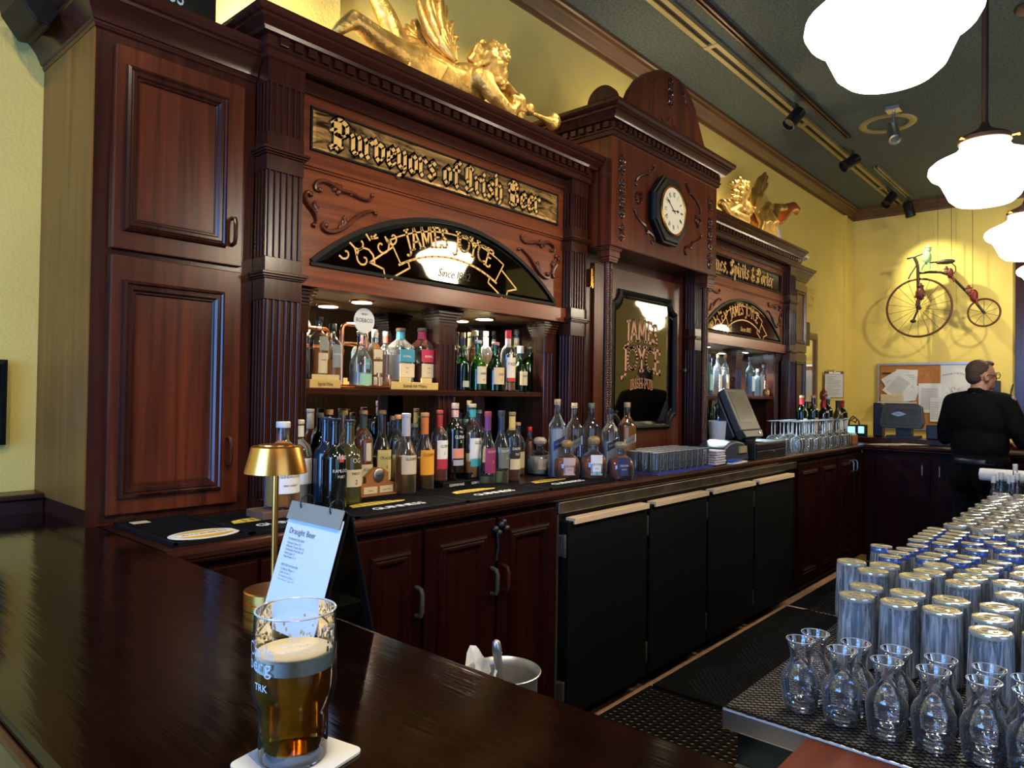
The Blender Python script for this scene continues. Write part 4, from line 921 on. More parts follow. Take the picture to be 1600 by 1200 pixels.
B('amber whisky with grey neck foil and cream label', 633, CW, 646, 31, 'pot', 'glasst', 'amber', .46, (.5, .48, .46), .05, neck=(.72, .95, (.42, .40, .40)), labels=[(.26, .49, 62, (.58, .50, .38))], txt=[('GLENMOR', .05, .43, INK)], group=G1, Y=(0, 773))
B('amber whisky with bright orange label and neck', 662, CW, 645, 29, 'pot', 'glasst', 'amber', .40, (.6, .3, .1), .05, neck=(.72, .94, (.55, .16, .03)), labels=[(.20, .52, 62, ORG)], txt=[('GLENMOR', .055, .44, (.2, .05, .0))], group=G1, Y=(0, 765))
B('dark red whisky with white and crimson label on the black step', 687, CW+.024, 641, 25, 'std', 'glasst', 'redamber', .52, (.45, .08, .05), .05, neck=(.76, .93, (.35, .02, .02)), labels=[(.32, .58, 55, WHT), (.18, .32, 55, (.4, .02, .05))], txt=[('GLDRN', .055, .48, INK), ('15', .05, .38, (.5, .05, .05))], group=G1, pos=(2.02, 2.10, CW+.024))
B('black bottle with coral band and pink foil on the top black step', 711, CW+.05, 630, 27, 'std', 'darkg', None, cap=(.6, .42, .38), capf=.08, neck=(.80, .90, (.75, .4, .32)), labels=[(.22, .36, 55, (.65, .25, .18)), (.12, .20, 50, (.35, .35, .4))], txt=[('THE', .04, .58, WHT), ('GLENAL', .065, .50, WHT), ('21', .05, .44, WHT)], group=G1, pos=(2.13, 2.10, CW+.05))
B('clear whisky with teal neck and white and teal label', 738, CW+.024, 631, 28, 'std', 'glasst', 'amber', .22, (.5, .42, .3), .05, neck=(.82, .92, (.03, .28, .30)), labels=[(.26, .54, 55, WHT), (.16, .27, 50, (.05, .42, .42))], txt=[('GLDR', .06, .46, INK)], group=G1, pos=(2.25, 2.10, CW+.024))
B('tall whisky with purple neck and plum label', 761, CW, 643, 24, 'pot', 'glasst', 'paleamber', .12, (.25, .05, .08), .07, neck=(.74, .93, (.10, .02, .14)), labels=[(.16, .50, 62, (.22, .02, .09))], txt=[('GLENMOR', .045, .44, (.6, .4, .4)), ('12', .05, .30, GLD)], group=G1, Y=(0, 757))
B('tall whisky with navy neck and grey label', 782, CW, 642, 24, 'pot', 'glasst', 'paleamber', .18, (.04, .04, .05), .07, neck=(.74, .93, (.02, .03, .06)), labels=[(.22, .50, 62, (.12, .13, .11))], txt=[('GLENMOR', .045, .44, (.6, .6, .5)), ('14', .05, .34, GLD)], group=G1, Y=(0, 756))
B('whisky with gold dotted neck and black label', 799, CW, 644, 25, 'std', 'glasst', 'redamber', .2, (.3, .22, .12), .05, neck=(.74, .94, (.55, .45, .18)), labels=[(.34, .52, 58, BLK), (.18, .33, 58, CRM)], txt=[('DALMORE', .05, .46, WHT), ('PEAT', .05, .38, WHT)], group=G1, Y=(0, 752))
B('short whisky with orange cork and black label at the end of the malts', 809, CW, 660, 22, 'std', 'glasst', 'amber', .3, (.55, .3, .12), .06, labels=[(.15, .45, 55, (.5, .42, .22))], group=G1, pos=(2.53, 2.165, CW+.002))
B('small hot sauce bottle with scarlet cap and ribbon', 828, CW, 667, 15, 'std', 'glasst', 'redamber', .7, (.6, .01, .01), .1, neck=(.45, .70, (.65, .02, .01)), group=G1, pos=(2.60, 2.17, CW+.002), name='sauce_bottle')
G2 = 'squat decanter bottles at the counter edge'
B('squat clear tequila decanter with pewter ball stopper and gold label', 843, CW, 683, 42, 'dec', 'glasst', 'clearliq', .5, (.55, .45, .38), ball=True, labels=[(.16, .44, 34, CRM)], txt=[('TROY', .12, .24, GLD)], group=G2, Y=(0, 741), name='decanter_bottle')
CR = dict(group=G2, name='decanter_bottle', ball=True)
B('squat cut glass whisky decanter with pinkish arched label', 886.5, CW, 687, 39, 'dec', 'glasst', 'redamber', .55, (.25, .14, .05), labels=[(.12, .56, 27, (.50, .36, .34))], txt=[('CROWN', .07, .32, INK), ('VANILLA', .045, .24, INK)], pos=(2.665, 1.93, CW), **CR)
B('squat cut glass whisky decanter with white and green label', 928.5, CW, 681, 38, 'dec', 'glasst', 'redamber', .5, (.25, .18, .06), labels=[(.12, .58, 27, WHT), (.11, .2, 24, (.05, .25, .2))], txt=[('CROWN', .07, .34, INK), ('RYE', .05, .25, INK)], pos=(2.70, 1.84, CW), **CR)
B('squat dark decanter with navy label beside the glass tray', 970.5, CW, 690, 38, 'dec', 'glasst', 'redamber', .62, (.2, .16, .1), labels=[(.12, .60, 28, (.025, .03, .09))], txt=[('CROWN', .07, .36, WHT), ('BLACK', .05, .27, WHT)], pos=(2.76, 1.755, CW), **CR)
G3 = 'square whiskies with slanting labels'
def slant(b, H, R, z, col, s_, tc):
    mb = MB().add([(-R*.9, -R*1.005-.001, z*H-.012), (R*.9, -R*1.005-.001, z*H+.018), (R*.9, -R*1.005-.001, z*H+.058), (-R*.9, -R*1.005-.001, z*H+.028)], [(0, 1, 2, 3)])
    o = mb.build('slant_label', C_(col, .6), b, smooth=0, local=True); relief(o, .0006)
    text(MB(), s_, .014, lambda u, v: (u, -R*1.005-.0018, z*H+.018+v+u*.44), sx=.8).build('lettering', C_(tc, .6), b, smooth=0, local=True)
for lab, x, py, top, w_, g, lq, lev, cp_, col, tc in [
   ('square blue whisky with slanting royal blue label', 871, 699, 624, 23, 'glasst', 'navyg', .62, (.55, .38, .2), (.03, .05, .22), WHT),
   ('square pale blue whisky with slanting silver label and amber dregs', 897.5, 703, 630, 22, 'glasst', 'amber', .25, (.6, .45, .25), (.35, .42, .55), INK),
   ('square clear whisky with green cap and slanting black label', 924, 704, 630, 23, 'glasst', 'amber', .12, (.15, .2, .13), (.03, .04, .05), WHT),
   ('square dark whisky with slanting black label under the rope column', 954, 706, 640, 23, 'glasst', 'clearliq', .5, (.02, .02, .03), (.015, .02, .035), WHT),
   ('square amber whisky with slanting cream label and copper cap', 980, 712, 629, 23, 'glasst', 'amber', .66, (.5, .3, .15), (.62, .5, .42), INK)]:
    yq = 1.998 if x < 930 else 1.93; p = at(x, 660, Y=yq); p.z = CW
    b = B(lab, x, CW, top, w_, 'sq', g, lq if lq != 'navyg' else 'clearliq', lev, cp_, .07, group=G3, rz=-32, pos=(p.x, p.y, CW))
    t_ = (p-CAM).dot(FW); R_ = w_/2*t_/F*.95; H_ = at(x, top, Y=p.y).z-CW
    slant(b, H_, R_, .38, col, 'WALKER', tc)
# back row on the counter
for lab, x, top, w_, k, g, lq, lev, cp_, pos in [
   ('green bottle with red seal behind the dark bottles', 500, 645, 26, 'std', 'greeng', 'greenliq', .5, (.3, .28, .2), (1.56, 2.270)),
   ('green bottle with orange cork in the back row', 515, 640, 26, 'std', 'greeng', 'greenliq', .6, (.6, .3, .1), (1.63, 2.210)),
   ('brown bottle with yellow tag in the back row', 538, 641, 26, 'std', 'glasst', 'redamber', .5, (.62, .45, .12), (1.74, 2.270)),
   ('clear bottle between the buff label and the grey foil', 614, 650, 22, 'std', 'glasst', 'clearliq', .3, (.55, .35, .2), (2.04, 2.270)),
   ('clear bottle with white medallion behind the orange label', 648, 662, 24, 'std', 'glasst', 'clearliq', .4, (.45, .42, .35), (2.15, 2.270)),
   ('clear bottle with orange cap behind the crimson label', 622, 648, 24, 'std', 'glasst', 'paleamber', .4, (.7, .3, .08), (2.06, 2.200)),
   ('clear bottle with pale label behind the niche post', 728, 655, 22, 'std', 'glasst', 'amber', .4, (.08, .2, .2), (2.42, 2.200)),
   ('dark bottle with white label behind the teal neck', 748, 640, 22, 'std', 'glasst', 'redamber', .4, (.6, .6, .55), (2.60, 2.290))]:
    B(lab, x, CW, top, w_, k, g, lq, lev, cp_, .06, labels=[(.2, .45, 50, CRM)], group='bottles in the back row on the counter', pos=(*pos, CW+.001))
# ---- upper shelf, beer-sign side
ZS = 1.5103
G4 = 'bottles on the lit shelf under the fan mirror'
def U(lab, x, top, w_, k, g, lq, lev, cp_, Y=2.236, z=ZS, **kw):
    kw.setdefault('group', G4)
    return B(lab, x, z, top, w_, k, g, lq, lev, cp_, Y=Y, **kw)
U('tall clear whiskey with amber lower half and dark stopper at the shelf end', 497, 495, 28, 'std', 'glasst', 'amber', .48, (.04, .03, .03), Y=2.204, z=ZS+.03, capf=.06, labels=[(.10, .42, 35, CRM), (.46, .68, 30, (.25, .27, .25))], txt=[('WHISKEY', .03, .3, INK)])
U('clear whiskey with black cap and oval blue-grey label', 518, 506, 26, 'std', 'glasst', 'amber', .36, BLK, Y=2.187, z=ZS+.03, capf=.13, labels=[(.22, .62, 32, (.22, .25, .28))], txt=[('ROESON', .045, .44, WHT)])
b = U('large clear round-shouldered bottle under the white disc', 563, 518, 33, 'pot', 'glasst', 'clearliq', .28, (.5, .4, .3), Y=2.176, capf=.05, labels=[(.05, .26, 40, (.30, .55, .38)), (.34, .52, 14, (.1, .3, .25))], txt=[('ROE', .05, .42, WHT)])
v = worg(b); q = at(560, 502, Y=2.173)
dsc = thing('bottle_disc', 'round white card disc standing over the large clear bottle', 'sign', (q.x, 2.14, q.z-.045))
MB().tube([(v.x, 2.140, q.z-.06), (q.x, 2.140, q.z-.03)], .002).build('stem', 'blackpl', dsc)
MB().lathe([(.046, 0), (.046, .003)], 32, (q.x, 2.139, q.z), axis='Y').build('disc', 'white', dsc)
text(MB(), 'ROE&CO', .022, lambda u, v_: (q.x+u*.85, 2.1350, q.z-.006+v_)).build('lettering', 'blackl', dsc, smooth=0)
text(MB(), 'IRISH', .012, lambda u, v_: (q.x+u, 2.1350, q.z+.02+v_)).build('lettering', 'blackl', dsc, smooth=0)
U('orange-brown whiskey with cream labels and white cap beside the copper pipes', 584, 515, 18, 'sq', 'glasst', 'amber', .78, (.66, .6, .45), Y=2.198, capf=.14, labels=[(.50, .66, 40, CRM), (.24, .46, 40, CRM), (.05, .2, 40, WHT)], txt=[('BUSH', .05, .50, INK)])
U('dark brown bottle with red neck behind the cream labelled whiskey', 601, 518, 20, 'std', 'glasst', 'redamber', .6, (.3, .22, .2), Y=2.275, neck=(.80, .94, (.30, .05, .05)))
for x, col, lab in ((624.5, (.04, .25, .36), 'faceted clear whiskey with teal octagonal label'), (658, (.50, .03, .08), 'faceted clear whiskey with crimson octagonal label')):
    U(lab, x, 513, 32, 'sq', 'glasst', 'redamber' if x > 640 else 'clearliq', .30 if x > 640 else .5, (.22, .14, .08), Y=2.231, z=ZS+.03, capf=.06, neck=(.79, .93, col), labels=[(.37, .60, 40, col), (.09, .34, 40, CRM)], txt=[('BUSHMILL', .055, .455, WHT), ('SINGLE', .03, .25, INK), ('MALT', .03, .17, INK)])
U('green bottle at the inner end of the riser', 679, 537, 16, 'std', 'greeng', 'greenliq', .6, (.05, .2, .07), Y=2.242, z=ZS+.03)
G5 = 'bottles on the lit shelf beside the niche post'
kw5 = dict(group=G5)
U('dark green gin bottle hard against the niche post', 722, 541, 20, 'bord', 'greeng', 'greenliq', .6, (.02, .06, .02), Y=2.187, capf=.10, labels=[(.08, .22, 40, (.35, .4, .3))], **kw5)
U('green flagon with cream label and silver neck', 746, 532, 25, 'pot', 'greeng', 'paleamber', .62, (.5, .5, .5), Y=2.187, capf=.06, labels=[(.14, .48, 50, CRM)], txt=[('REDBR', .06, .32, INK), ('15', .05, .2, INK)], **kw5)
U('green flagon with cream label and pink foil tip', 773, 535, 27, 'pot', 'greeng', 'greenliq', .6, (.5, .25, .22), Y=2.176, capf=.06, labels=[(.14, .48, 55, (.62, .48, .26))], txt=[('REDBR', .06, .32, INK), ('12', .05, .2, INK)], **kw5)
U('clear whiskey with scarlet cap and tall white label', 793, 516, 22, 'std', 'glasst', 'amber', .14, (.65, .02, .02), Y=2.165, capf=.13, labels=[(.22, .55, 55, (.75, .66, .5)), (.16, .22, 50, (.5, .03, .02))], txt=[('PADDY', .07, .42, INK)], neck=(.72, .86, (.6, .45, .4)), **kw5)
U('dark flagon with cream label and silver foil', 812, 541, 22, 'pot', 'greeng', 'greenliq', .6, (.4, .42, .45), Y=2.198, capf=.16, labels=[(.14, .44, 50, CRM)], txt=[('REDBR', .06, .32, INK)], **kw5)
U('plain dark green bottle with cork nearest the side panel', 828, 542, 23, 'bord', 'greeng', 'greenliq', .7, (.5, .36, .2), Y=2.242, capf=.05, txt=[('MIDLE', .06, .4, GLD)], **kw5)
U('amber bottle with gold cap in the second row', 741, 517, 22, 'std', 'glasst', 'amber', .7, (.65, .5, .25), Y=2.286, labels=[(.3, .5, 40, ORG)], **kw5)
U('tall pale bottle with green-white neck in the second row', 758, 518, 20, 'std', 'glasst', 'paleamber', .6, (.2, .2, .1), Y=2.297, neck=(.74, .9, (.55, .55, .35)), labels=[(.2, .45, 40, CRM)], **kw5)
U('tall bottle with dark cap behind the scarlet cap', 806, 515, 20, 'std', 'glasst', 'paleamber', .6, (.12, .1, .05), Y=2.275, neck=(.72, .86, (.6, .55, .35)), **kw5)
U('short bottle with cork behind the dark green gin', 722, 520, 18, 'std', 'glasst', 'amber', .6, (.5, .3, .15), Y=2.297, **kw5)
# gold risers
for x0, x1, lab, s_ in ((484, 532, 'short gold display riser lettered for single pot whiskey', 'Single Irish Whiskey'), (611, 685, 'long gold display riser lettered for malt whiskey', 'Bushmills Irish Whiskey')):
    a, c = at(x0, 605, Y=2.135).x, at(x1, 605, Y=2.135).x; a = max(a, 1.312); c = min(c, 1.972)
    r_ = thing('display_riser', lab, 'display stand', ((a+c)/2, 2.23, ZS))
    MB().box(a, c, 2.135, 2.345, ZS+.0003, ZS+.0297).build('riser_body', C_((.62, .42, .14), .35), r_, smooth=0, bevel=.002)
    text(MB(), s_, .020, lambda u, v: ((a+c)/2+u, 2.1342, ZS+.008+v), sx=min(1, (c-a)/(.0135*len(s_)))*.85).build('lettering', 'blackl', r_, smooth=0)
    for i in range(2 if x0 < 500 else 2):
        xx = a+(c-a)*(.3+.45*i); MB().box(xx-.028, xx+.028, 2.138, 2.142, ZS+.030, ZS+.048).build('name_plate', C_((.66, .5, .22), .4), r_, smooth=0)
# copper pipe stand
v0 = at(539, 600, Y=2.20).x; v1 = at(577, 600, Y=2.20).x; v2 = at(608, 600, Y=2.14).x
ps = thing('copper_pipe_stand', 'copper plumbing pipe bottle stand framing the large clear bottle', 'display stand', ((v0+v1)/2, 2.24, ZS))
zt_ = at(539, 508, Y=2.26).z; zm_ = at(539, 538, Y=2.26).z
mb = MB(); r_ = .0075; y_ = 2.225
mb.tube([(v0, y_, ZS+.008), (v0, y_, zt_-.02), (v0+.006, y_, zt_-.006), (v0+.02, y_, zt_), (v1-.02, y_, zt_), (v1-.006, y_, zt_-.006), (v1, y_, zt_-.02), (v1, y_, ZS+.008)], r_)
mb.tube([(v0, y_, zm_), (v1, y_, zm_)], r_); mb.build('pipe_frame', 'copper', ps)
MB().tube([(v0, y_, ZS+.0085), (v0, 2.140, ZS+.0085), (v2, 2.140, ZS+.0085), (v2, 2.140, ZS+.055)], r_).tube([(v1, y_, ZS+.0085), (v1, 2.14, ZS+.0085)], r_).tube([(v1, 2.14, ZS+.012), (v1, 2.14, ZS+.06)], r_).build('pipe_base', 'copper', ps)
for xq, yq, z in ((v0, y_, zm_), (v1, y_, zm_), (v0, y_, zm_-.03), (v1, y_, zm_-.03), (v2, 2.14, ZS+.047), (v1, 2.14, ZS+.053)): MB().lathe([(.0105, z-.008), (.0105, z+.008)], 12, (xq, yq, 0)).build('pipe_collar', 'copper', ps)
# black steps and badge plinth, wooden block
st = thing('display_steps', 'low black lettered display steps under the crimson and teal labels', 'display stand', (2.13, 2.10, CW))
MB().box(1.925, 2.33, 2.05, 2.146, CW+.0003, CW+.0237).build('lower_step', 'blackboard', st, smooth=0, bevel=.002)
MB().box(2.085, 2.205, 2.07, 2.146, CW+.024, CW+.0497).build('upper_step', 'blackboard', st, smooth=0, bevel=.002)
for xx, yy, zz in ((2.0, 2.0492, CW+.006), (2.125, 2.0492, CW+.006), (2.25, 2.0492, CW+.006), (2.145, 2.0692, CW+.031)):
    text(MB(), 'GLENMORANGE', .014, lambda u, v: (xx+u, yy, zz+v), sx=.85).build('lettering', 'whitel', st, smooth=0)
a, c = at(555, 765, Y=2.07).x, at(617, 765, Y=2.07).x
pl = thing('badge_plinth', 'small wooden plinth with humped back and round silver badge', 'display stand', ((a+c)/2, 2.08, CW))
hump = [(a, CW+.0005), (c, CW+.0005), (c, CW+.045), (c-.04, CW+.055), ((a+c)/2+.05, CW+.085), ((a+c)/2+.02, CW+.105), ((a+c)/2-.01, CW+.105), ((a+c)/2-.05, CW+.075), (a+.04, CW+.052), (a, CW+.045)]
MB().prism(hump, lambda p: (p[0], 2.060, p[1]), lambda p: (p[0], 2.080, p[1])).build('plinth_back', C_((.32, .13, .045), .4), pl, smooth=0)
MB().box(a, c, 2.035, 2.06, CW+.0005, CW+.012).build('plinth_foot', C_((.28, .11, .04), .4), pl, smooth=0)
MB().lathe([(.024, 0), (.024, .004), (.020, .006)], 24, ((a+c)/2+.005, 2.0598, CW+.078), axis='Y').build('badge', 'alu', pl)
text(MB(), 'MALTS', .010, lambda u, v: ((a+c)/2+.005+u, 2.0530, CW+.074+v)).build('lettering', 'blackl', pl, smooth=0)
for i in range(2):
    xx = a+(c-a)*(.32+.40*i); MB().box(xx-.03, xx+.03, 2.0565, 2.0598, CW+.014, CW+.038).build('name_plate', 'cream', pl, smooth=0)
    text(MB(), ('Classic', 'Single Malt')[i], .009, lambda u, v: (xx+u, 2.0562, CW+.022+v)).build('lettering', 'blackl', pl, smooth=0)
v = Vector((1.115, 1.905, 0)); tag(MB().box(v.x-.065, v.x+.055, v.y-.045, v.y+.055, CW+.0085, CW+.0318).build('wooden_block', C_((.10, .055, .035), .6), smooth=0, bevel=.003), 'weathered wooden block under the two-tone whiskey bottle', 'block')
# ---- bottles of the spirits-sign section
G6 = 'bottles on the bluish lit shelf beyond the clock'
for lab, x, top, w_, k, g, lq, lev, cp_, lb, Y in [
   ('blue-capped pale bottle closest to the rope column', 1107, 553, 12, 'std', 'glasst', 'bluelightliq', .8, (.05, .25, .6), (.35, .6, .62), 2.187),
   ('clear bottle with yellow cap and white picture label', 1121, 553, 12, 'std', 'glasst', 'clearliq', .6, (.6, .42, .1), WHT, 2.187),
   ('clear bottle with copper cap and floral label', 1132.5, 553, 12, 'std', 'glasst', 'clearliq', .6, (.35, .16, .08), (.7, .6, .45), 2.187),
   ('clear bottle coloured by blue shelf light, with pale shoulders, next to the middle post', 1145, 560, 13, 'std', 'glasst', 'bluelightliq', .85, (.5, .6, .6), None, 2.220),
   ('grey bottle in the second row by the middle post', 1141, 556, 9, 'std', 'glasst', 'clearliq', .5, (.3, .3, .32), None, 2.286),
   ('white and blue labelled gin past the middle post', 1172, 558, 13, 'std', 'glasst', 'bluelightliq', .5, (.05, .06, .1), (.5, .65, .8), 2.187),
   ('small gin coloured by blue shelf light, with brown stopper', 1183, 577, 10, 'std', 'glasst', 'bluelightliq', .8, (.3, .2, .12), None, 2.209),
   ('long-necked clear bottle with cork and coral label', 1192, 570, 9, 'std', 'glasst', 'clearliq', .4, (.5, .4, .3), (.6, .2, .12), 2.220),
   ('squat brown bottle with round yellow label', 1197, 601, 9, 'dec', 'glasst', 'amber', .6, (.05, .04, .03), (.65, .4, .08), 2.176)]:
    B(lab, x, ZS, top, w_, k, g, lq, lev, cp_, .09, labels=[(.12, .5, 45, lb)] if lb else [], group=G6, Y=Y, ball=(k == 'dec'))
for i, (x, top, lb) in enumerate([(1110, 625, 'dark bottle with gold label under the bluish shelf by the rope column'), (1121, 632, 'short dark bottle under the bluish shelf'), (1130, 628, 'dark bottle with red cap under the bluish shelf'), (1139, 640, 'small amber bottle behind the till screen'), (1205, 640, 'clear bottle beside the till screen, against the end post')]):
    B(lb, x, CW+.001, top, 9, 'std', 'glasst' if i > 2 else 'darkg', 'redamber' if i > 2 else None, .5, [(.1, .08, .03), (.2, .2, .2), (.4, .02, .02), (.5, .3, .1), (.6, .6, .55)][i], .09, labels=[(.2, .5, 45, (.4, .3, .12))], group='bottles under the bluish shelf', Y=2.24)
# wine bottles on the counter by the far corner, on a low riser
rz0 = CW+.075
tag(MB().box(5.55, 6.36, 1.885, 2.035, CW+.0005, rz0-.0005).build('wine_riser', 'dark', smooth=0, bevel=.003), 'low dark wooden riser behind the upturned wine glasses', 'riser')
G7 = 'wine bottles by the far corner'
for lab, x, top, g, k, cp_, nk, lb, Y in [
   ('green wine bottle with cork and red foil nearest the cupboard', 1252.7, 618, 'greeng', 'bord', (.6, .42, .25), (.45, .03, .03), (.6, .6, .5), 1.94),
   ('green wine bottle with cream cork and blue-white label', 1260, 624, 'greeng', 'burg', (.7, .5, .3), None, (.12, .16, .35), 1.98),
   ('dark wine bottle with wide orange label', 1270.7, 618, 'darkg', 'bord', (.6, .35, .2), None, (.55, .26, .10), 1.94),
   ('dark wine bottle with red foil in front of the pepper mill', 1287, 625, 'darkg', 'bord', (.45, .02, .03), (.45, .02, .03), WHT, 1.94),
   ('dark wine bottle with white cap and tan label', 1293.5, 620, 'darkg', 'bord', (.65, .65, .62), None, (.4, .34, .2), 1.96),
   ('dark burgundy bottle with black foil and white label', 1309, 626, 'oliveg', 'burg', (.02, .02, .02), (.02, .02, .02), WHT, 1.94),
   ('dark wine bottle with red capsule last before the corner', 1316, 626, 'darkg', 'bord', (.45, .02, .03), (.45, .02, .03), WHT, 1.98)]:
    B(lab, x, rz0, top, 15, k, g, 'greenliq', .7, cp_, .06, neck=(.78, .93, nk) if nk else None, labels=[(.12, .46, 50, lb)], group=G7, Y=Y, name='wine_bottle')
B('small squat whiskey with black arched label beside the wooden box', 1311, CW, 671, 19, 'dec', 'glasst', 'redamber', .6, (.4, .3, .15), labels=[(.12, .6, 30, (.03, .04, .02))], pos=(6.2, 1.83, CW), name='decanter_bottle', ball=True)
v = at(1327, 693, Z=CW); wb = thing('napkin_box', 'small orange-brown wooden box with white slips near the corner', 'box', (6.40, 1.81, CW))
MB().box(6.33, 6.47, 1.77, 1.86, CW+.0005, CW+.075).build('box_body', C_((.35, .14, .04), .5), wb, smooth=0, bevel=.002); MB().box(6.34, 6.46, 1.78, 1.85, CW+.0755, CW+.09).build('paper_slips', 'paper', wb, smooth=0)
v = at(1287, 607, Y=2.10); pm = thing('pepper_mill', 'turned reddish wooden pepper mill behind the wine bottles', 'pepper mill', (v.x, 2.10, CW))
hh = v.z-CW; k = hh/.42
MB().lathe([(.032, .001), (.034, .02*k), (.028, .08*k), (.02, .16*k), (.026, .24*k), (.03, .29*k), (.022, .32*k)], 20, (v.x, 2.10, CW)).build('mill_body', C_((.16, .035, .015), .3), pm)
MB().lathe([(.018, .321*k), (.03, .335*k), (.034, .36*k), (.03, .39*k), (.016, .405*k), (.006, .42*k)], 20, (v.x, 2.10, CW)).build('mill_head', C_((.20, .04, .018), .25), pm)
# ================================================================ GLASSWARE
def proto(name, label, cat, group, parts):
    """first of a kind; copies are made with dup()"""
    t = thing(name, label, cat, (0, 0, -50), group)
    for nm, pf, mt, n in parts: MB().lathe(pf, n, caps=mt not in ('glasst', 'carafe', 'pintg', 'wineg')).build(nm, mt, t, smooth=.8, local=True)
    return t
def spread(p, spots, labels=None):
    for i, s_ in enumerate(spots):
        l = labels[i] if labels else None
        if i == 0:
            p.location = s_
            if l: p['label'] = l
        else: dup(p, s_, l, rz=random.uniform(0, 6.28))
M['pintg'] = thinglass('washed_glass', (.94, .97, .98), rough=.14, edge=.15, gl=(.95, .97, 1), rim_glow=.45, base=.10, streak=.5)
def _glassbase(name, col):
    m, nt, b = newmat(name); setp(b, Roughness=.08, Metallic=.25, Transmission_Weight=.5, Coat_Weight=1, Base_Color=(*col, 1)); return m
M['gbase'] = _glassbase('thick_glass_base', (.86, .85, .74)); M['gbaseb'] = _glassbase('blue_thick_glass_base', (.16, .26, .72))
M['clearthick'] = liquid('thick_clear_glass', (.93, .95, .97), .02); M['clearthick'].node_tree.nodes['Principled BSDF'].inputs['Transmission Weight'].default_value = .97
DZ = .876
# beer glasses upside down on the netting
HP = .160
pint = proto('beer_glass', 'upturned tall beer glass drying on the black netting', 'glass', 'upturned tall beer glasses on the netting', [
  ('glass_wall', [(.041, .003), (.0415, .03), (.0405, .07), (.039, .12), (.0385, .152)], 'pintg', 28),
  ('inner_wall', [(.0375, .003), (.038, .07), (.035, .135), (.02, .142)], 'pintg', 24),
  ('glass_base', [(.0385, .1520), (.0388, .157), (.0375, .1605), (.030, .1625), (.026, .1612), (.016, .1612), (.012, .1625)], 'gbase', 28)])
Zp = zc(1280, 820, 5)
tops = [(290, 565), (365, 495), (252, 297), (420, 370), (512, 325), (620, 620), (690, 545), (750, 415), (860, 378), (930, 328), (690, 372), (960, 680), (1030, 600), (1120, 468), (1180, 420), (1270, 377), (1355, 745), (1410, 658), (1490, 470), (1530, 412)]
occ = []
def free(v, d):
    for o_ in occ:
        if (o_-v).length < d: return False
    occ.append(v.copy()); return True
sp = []
for q in tops:
    v = at(*Zp(*q), Z=DZ+HP); v.z = DZ+.0045
    if free(v, .081): sp.append(v)
# fill the rest of the stand out to the frame's edge with the same glasses
for i in range(14):
    for j in range(6):
        v = Vector((1.70+i*.088+(j % 2)*.04, .215-j*.084, DZ+.0045))
        if v.x < 2.45 and v.y > -.22 and free(v, .083): sp.append(v)
pl_ = ['upturned tall glass at the corner of the front row, by the aisle', 'upturned tall glass in the second row at the aisle side', 'upturned tall glass standing alone nearest the floor mats, third row', 'upturned tall glass just behind the one nearest the floor mats', 'upturned tall glass at the back of the aisle side, before the blue-based tumblers', 'second upturned tall glass of the front row', 'second upturned tall glass of the second row', None, None, None, None, 'third upturned tall glass of the front row', 'third upturned tall glass of the second row', None, None, None, 'fourth upturned tall glass of the front row', 'fourth upturned tall glass of the second row']
if len(sp) < 24: pl_ = pl_
pl_ = [(pl_[i] if i < len(pl_) and pl_[i] else 'upturned tall beer glass in the packed middle rows on the netting') for i in range(len(sp))]
spread(pint, sp, pl_)
hb = proto('tumbler', 'upturned blue-based tumbler drying on the black netting', 'glass', 'upturned blue-based tumblers', [
  ('glass_wall', [(.033, .001), (.033, .05), (.0315, .11), (.031, .144)], 'pintg', 22),
  ('glass_base', [(.031, .1445), (.0315, .153), (.030, .158), (.022, .160), (.018, .1585)], 'gbaseb', 22),
  ('clear_foot', [(.0312, .1602), (.0305, .1625), (.024, .1645)], 'gbase', 22)])
sp = []
for q in [(485, 170), (770, 165), (690, 195), (620, 222), (555, 252), (990, 203), (910, 235), (850, 262), (790, 295), (1230, 200), (1160, 255), (1090, 285), (1150, 320), (1370, 80), (1375, 145), (1410, 300), (1450, 185), (1340, 335), (1500, 245), (1560, 130), (1580, 200)]:
    v = at(*Zp(*q), Z=DZ+.164); v.z = DZ+.0045
    if free(v, .066): sp.append(v)
for i in range(12):
    for j in range(6):
        v = Vector((2.48+i*.07, .53-j*.069, DZ+.0045))
        if v.x < 2.95 and free(v, .066): sp.append(v)
spread(hb, sp)
fp = proto('beer_glass', 'upturned beer glass in the rows beyond the tumblers', 'glass', 'upturned beer glasses beyond the tumblers', [
  ('glass_wall', [(.040, .001), (.0405, .07), (.038, .148)], 'pintg', 20), ('glass_base', [(.038, .1485), (.038, .158), (.030, .1625), (.02, .161)], 'gbase', 20)])
sp = []
for i in range(15):
    for j in range(6):
        v = Vector((3.06+i*.086, .50-j*.084-.02*(i % 2), DZ+.0045))
        if free(v, .08): sp.append(v)
spread(fp, sp)
